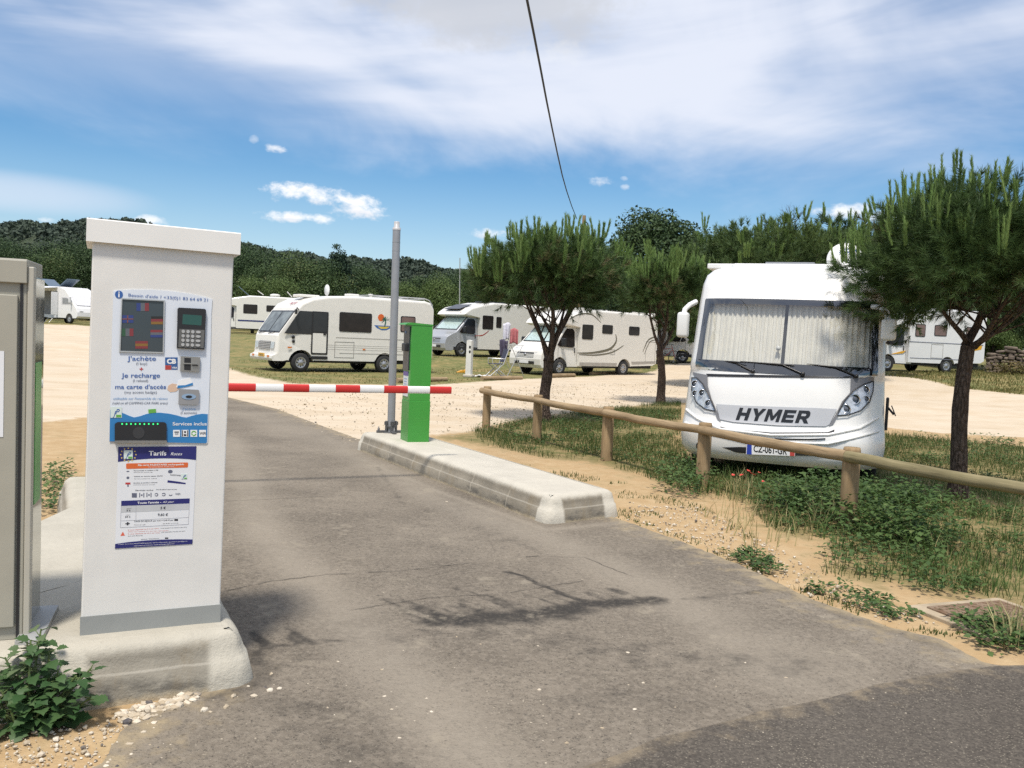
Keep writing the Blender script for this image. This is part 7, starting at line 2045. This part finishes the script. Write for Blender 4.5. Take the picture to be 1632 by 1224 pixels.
def cloth(name, label, c, x, y, w_, h, z, rz, seed, grp='laundry hung out by the striped motorhome'):
    r_ = random.Random(seed); b = MB(); n = 14; k = 10; vs = []; fs = []
    for i in range(n + 1):
        for j in range(k + 1):
            s = i / n; tt = j / k
            vs.append(((s - .5) * w_ * (1 - .25 * tt * (seed % 2)), .05 * math.sin(s * 14 + seed) * (.3 + tt), -h * tt - .03 * math.sin(s * 6 + seed)))
    for i in range(n):
        for j in range(k): fs.append((i * (k + 1) + j, (i + 1) * (k + 1) + j, (i + 1) * (k + 1) + j + 1, i * (k + 1) + j + 1))
    b.add(vs, fs, 0, True); o = b.build(name, mat('cloth_' + label.split()[0], c, .9, var=.2, scale=9), None, fix=False)
    b2 = o.modifiers.new('thick', 'SOLIDIFY'); b2.thickness = .008
    o.location = (x, y, z); o.rotation_euler = (0, 0, rz); tagged(o, label, 'laundry', grp)
def cl_at(px, py, Y): p_ = atY(px, py, Y); return p_.x, p_.y, p_.z
x, y, z = cl_at(808, 515, 32.3); cloth('towel', 'white and navy towel hanging high beside the windscreen', (.60, .60, .68), x, y, .30, .62, z, .3, 1)
x, y, z = cl_at(820, 524, 32.1); cloth('shirt', 'red and white shirt hanging right of the navy towel', (.42, .14, .15), x, y, .30, .55, z, .2, 2)
x, y, z = cl_at(803, 542, 31.9); cloth('trousers', 'purple dark trousers hanging below the towel by the chair', (.07, .06, .10), x, y, .34, .6, z, .4, 3)
g_ = groundY(728, 33.5)
b = MB(); b.prism([(0, 0), (.55, 0), (.55, .14), (.42, .14), (.3, .09), (.2, .09), (0, .01)], lambda a, c, d: (a, d, c), -.1, .1); o = b.build('levelling_ramp', mat('ramp_yellow', (.62, .30, .02), .5), None); o.location = g_; o.rotation_euler = (0, 0, .4); tagged(o, 'yellow orange plastic levelling ramp on the grass beside the white bollard', 'ramp')
g_ = groundY(768, 30.2)
b = MB()
b.patch([(-.25, -.18), (.25, -.2), (.3, .15), (-.2, .2)], .05, lambda a, c: (a, c, .05 + .04 * math.sin(a * 17) * math.cos(c * 15))); o = b.build('cloth', mat('cloth_pale', (.6, .6, .6), .9), None, fix=False); o.location = g_; tagged(o, 'crumpled pale cloth lying on the grass right of the white bollard', 'cloth'); sd_ = o.modifiers.new('thick', 'SOLIDIFY'); sd_.thickness = .02
# bicycle parked behind the striped motorhome
g_ = groundY(1044, 43)
bi = thing('bicycle', 'bicycle leaning at the tail of the swoosh-striped motorhome', 'bicycle', g_, R(10))
for x in (0, 1.02):
    b = MB(); n = 24
    b.tube([(x + .33 * math.cos(a * 2 * math.pi / n), 0, .34 + .33 * math.sin(a * 2 * math.pi / n)) for a in range(n + 1)], .02, 6); wh = b.build('wheel', TYRE, bi)
    b = MB()
    for k in range(8): b.tube([(x, 0, .34), (x + .32 * math.cos(k * .785), 0, .34 + .32 * math.sin(k * .785))], .004, 4)
    b.build('spokes', AL, wh)
b = MB()
for p0, p1 in (((0, 0, .34), (.42, 0, .30)), ((.42, 0, .30), (.30, 0, .85)), ((0, 0, .34), (.32, 0, .76)), ((.33, 0, .74), (.85, 0, .80)), ((.42, 0, .30), (.87, 0, .72)), ((1.02, 0, .34), (.82, 0, .95))): b.tube([p0, p1], .018, 6)
b.build('frame', mat('bike_red', (.25, .06, .06), .4), bi)
b = MB(); b.box((.29, 0, .88), (.24, .12, .05), bev=.02); b.build('saddle', RUB, bi)
b = MB(); b.tube([(.80, -.28, .98), (.82, 0, 1.0), (.80, .28, .98)], .014, 6); b.build('handlebar', RUB, bi)
# dry stone wall
wl = MB(); r_ = random.Random(9)
p0 = groundY(1566, 40.5); p1 = groundY(1720, 39); dw = (p1 - p0); Lw = dw.length
for row in range(9):
    x = r_.uniform(0, .2)
    while x < Lw:
        l_ = r_.uniform(.14, .5); h_ = r_.uniform(.11, .22); q = p0 + dw * (x / Lw)
        if row * .16 < .75 + .3 * math.sin(x * 1.1 + .8) + r_.uniform(-.1, .1) + .1 * x / 2:
            wl.box((x + l_ / 2, r_.uniform(-.05, .05), row * .16 + h_ / 2 + (q.z - p0.z)), (l_ * .96, .5, h_), Matrix.Rotation(r_.uniform(-.25, .25), 3, 'Y') @ Matrix.Rotation(r_.uniform(-.3, .3), 3, 'Z'), bev=.045, seg=1)
        x += l_
o = wl.build('stone_wall', mat('dry_stone', (.15, .118, .092), .95, var=.4, scale=2.2, bump=.5, bscale=20), None); o.location = p0; o.rotation_euler = (0, 0, math.atan2(dw.y, dw.x)); tagged(o, 'low dry stone wall behind the grass at the right edge', 'wall')
weeds([(p0.x, p0.y - .5), (p1.x + 4, p1.y - .5), (p1.x + 4, p1.y - 2.2), (p0.x, p0.y - 2.2)], 420, 16, (.2, .75), (.08, .16), 45, 'wall_weeds', 'brownish weeds at the foot of the dry stone wall', -.2, .8, foliage_mat('rusty_weeds', (.09, .10, .03), (.20, .14, .06), None, .7, .2))

# ------------------------------------------------------------------ overhead cable and poles
PY = 55
pt = atY(921, 343, PY); gpole = groundY(921, PY)
up_ = thing('utility_pole', 'brown wooden utility pole just showing above the forked pine', 'utility pole', gpole)
b = MB(); b.tube([(0, 0, 0), (0, 0, pt.z - gpole.z)], [.16, .11], 12); b.build('shaft', WP, up_)
b = MB(); b.tube([(.0, 0, pt.z - gpole.z - .3), (.25, 0, pt.z - gpole.z - .5), (.25, 0, pt.z - gpole.z - 1.4)], .04, 6); b.build('bracket', RUB, up_)
CB = [(840, 0), (851, 55), (862, 112), (871, 160), (880, 205), (888, 243), (896, 279), (903, 304), (911, 328), (919.5, 349)]
n0 = atY(840, 0, 13.0); n1 = atY(919.5, 349, PY)
ax_ = Vector((n1.x - n0.x, n1.y - n0.y, 0)); nn_ = Vector((-ax_.y, ax_.x, 0)).normalized()
cps = []
for px, py in CB:
    d_ = ray(px, py); tt = (n0 - EYE).dot(nn_) / d_.dot(nn_); cps.append(EYE + d_ * tt)
sl_0 = (cps[1] - cps[0]); 
ext = [cps[0] - sl_0.normalized() * k * 3 + Vector((0, 0, -.02 * k * k)) for k in range(7, 0, -1)]
b = MB(); b.tube(ext + cps, .021, 8); o = b.build('overhead_cable', mat('cable_black', (.025, .025, .027), .7), None); tagged(o, 'dark overhead cable hanging across the sky down to the utility pole', 'cable')
g_ = groundY(732, 58); tp_ = atY(733, 411, 58)
b = MB(); b.tube([(0, 0, 0), (tp_.x - g_.x, 0, tp_.z - g_.z)], [.05, .03], 8); o = b.build('flag_mast', mat('mast_grey', (.32, .33, .32), .5), None); o.location = g_; tagged(o, 'thin pale mast rising left of the forked pine', 'mast')
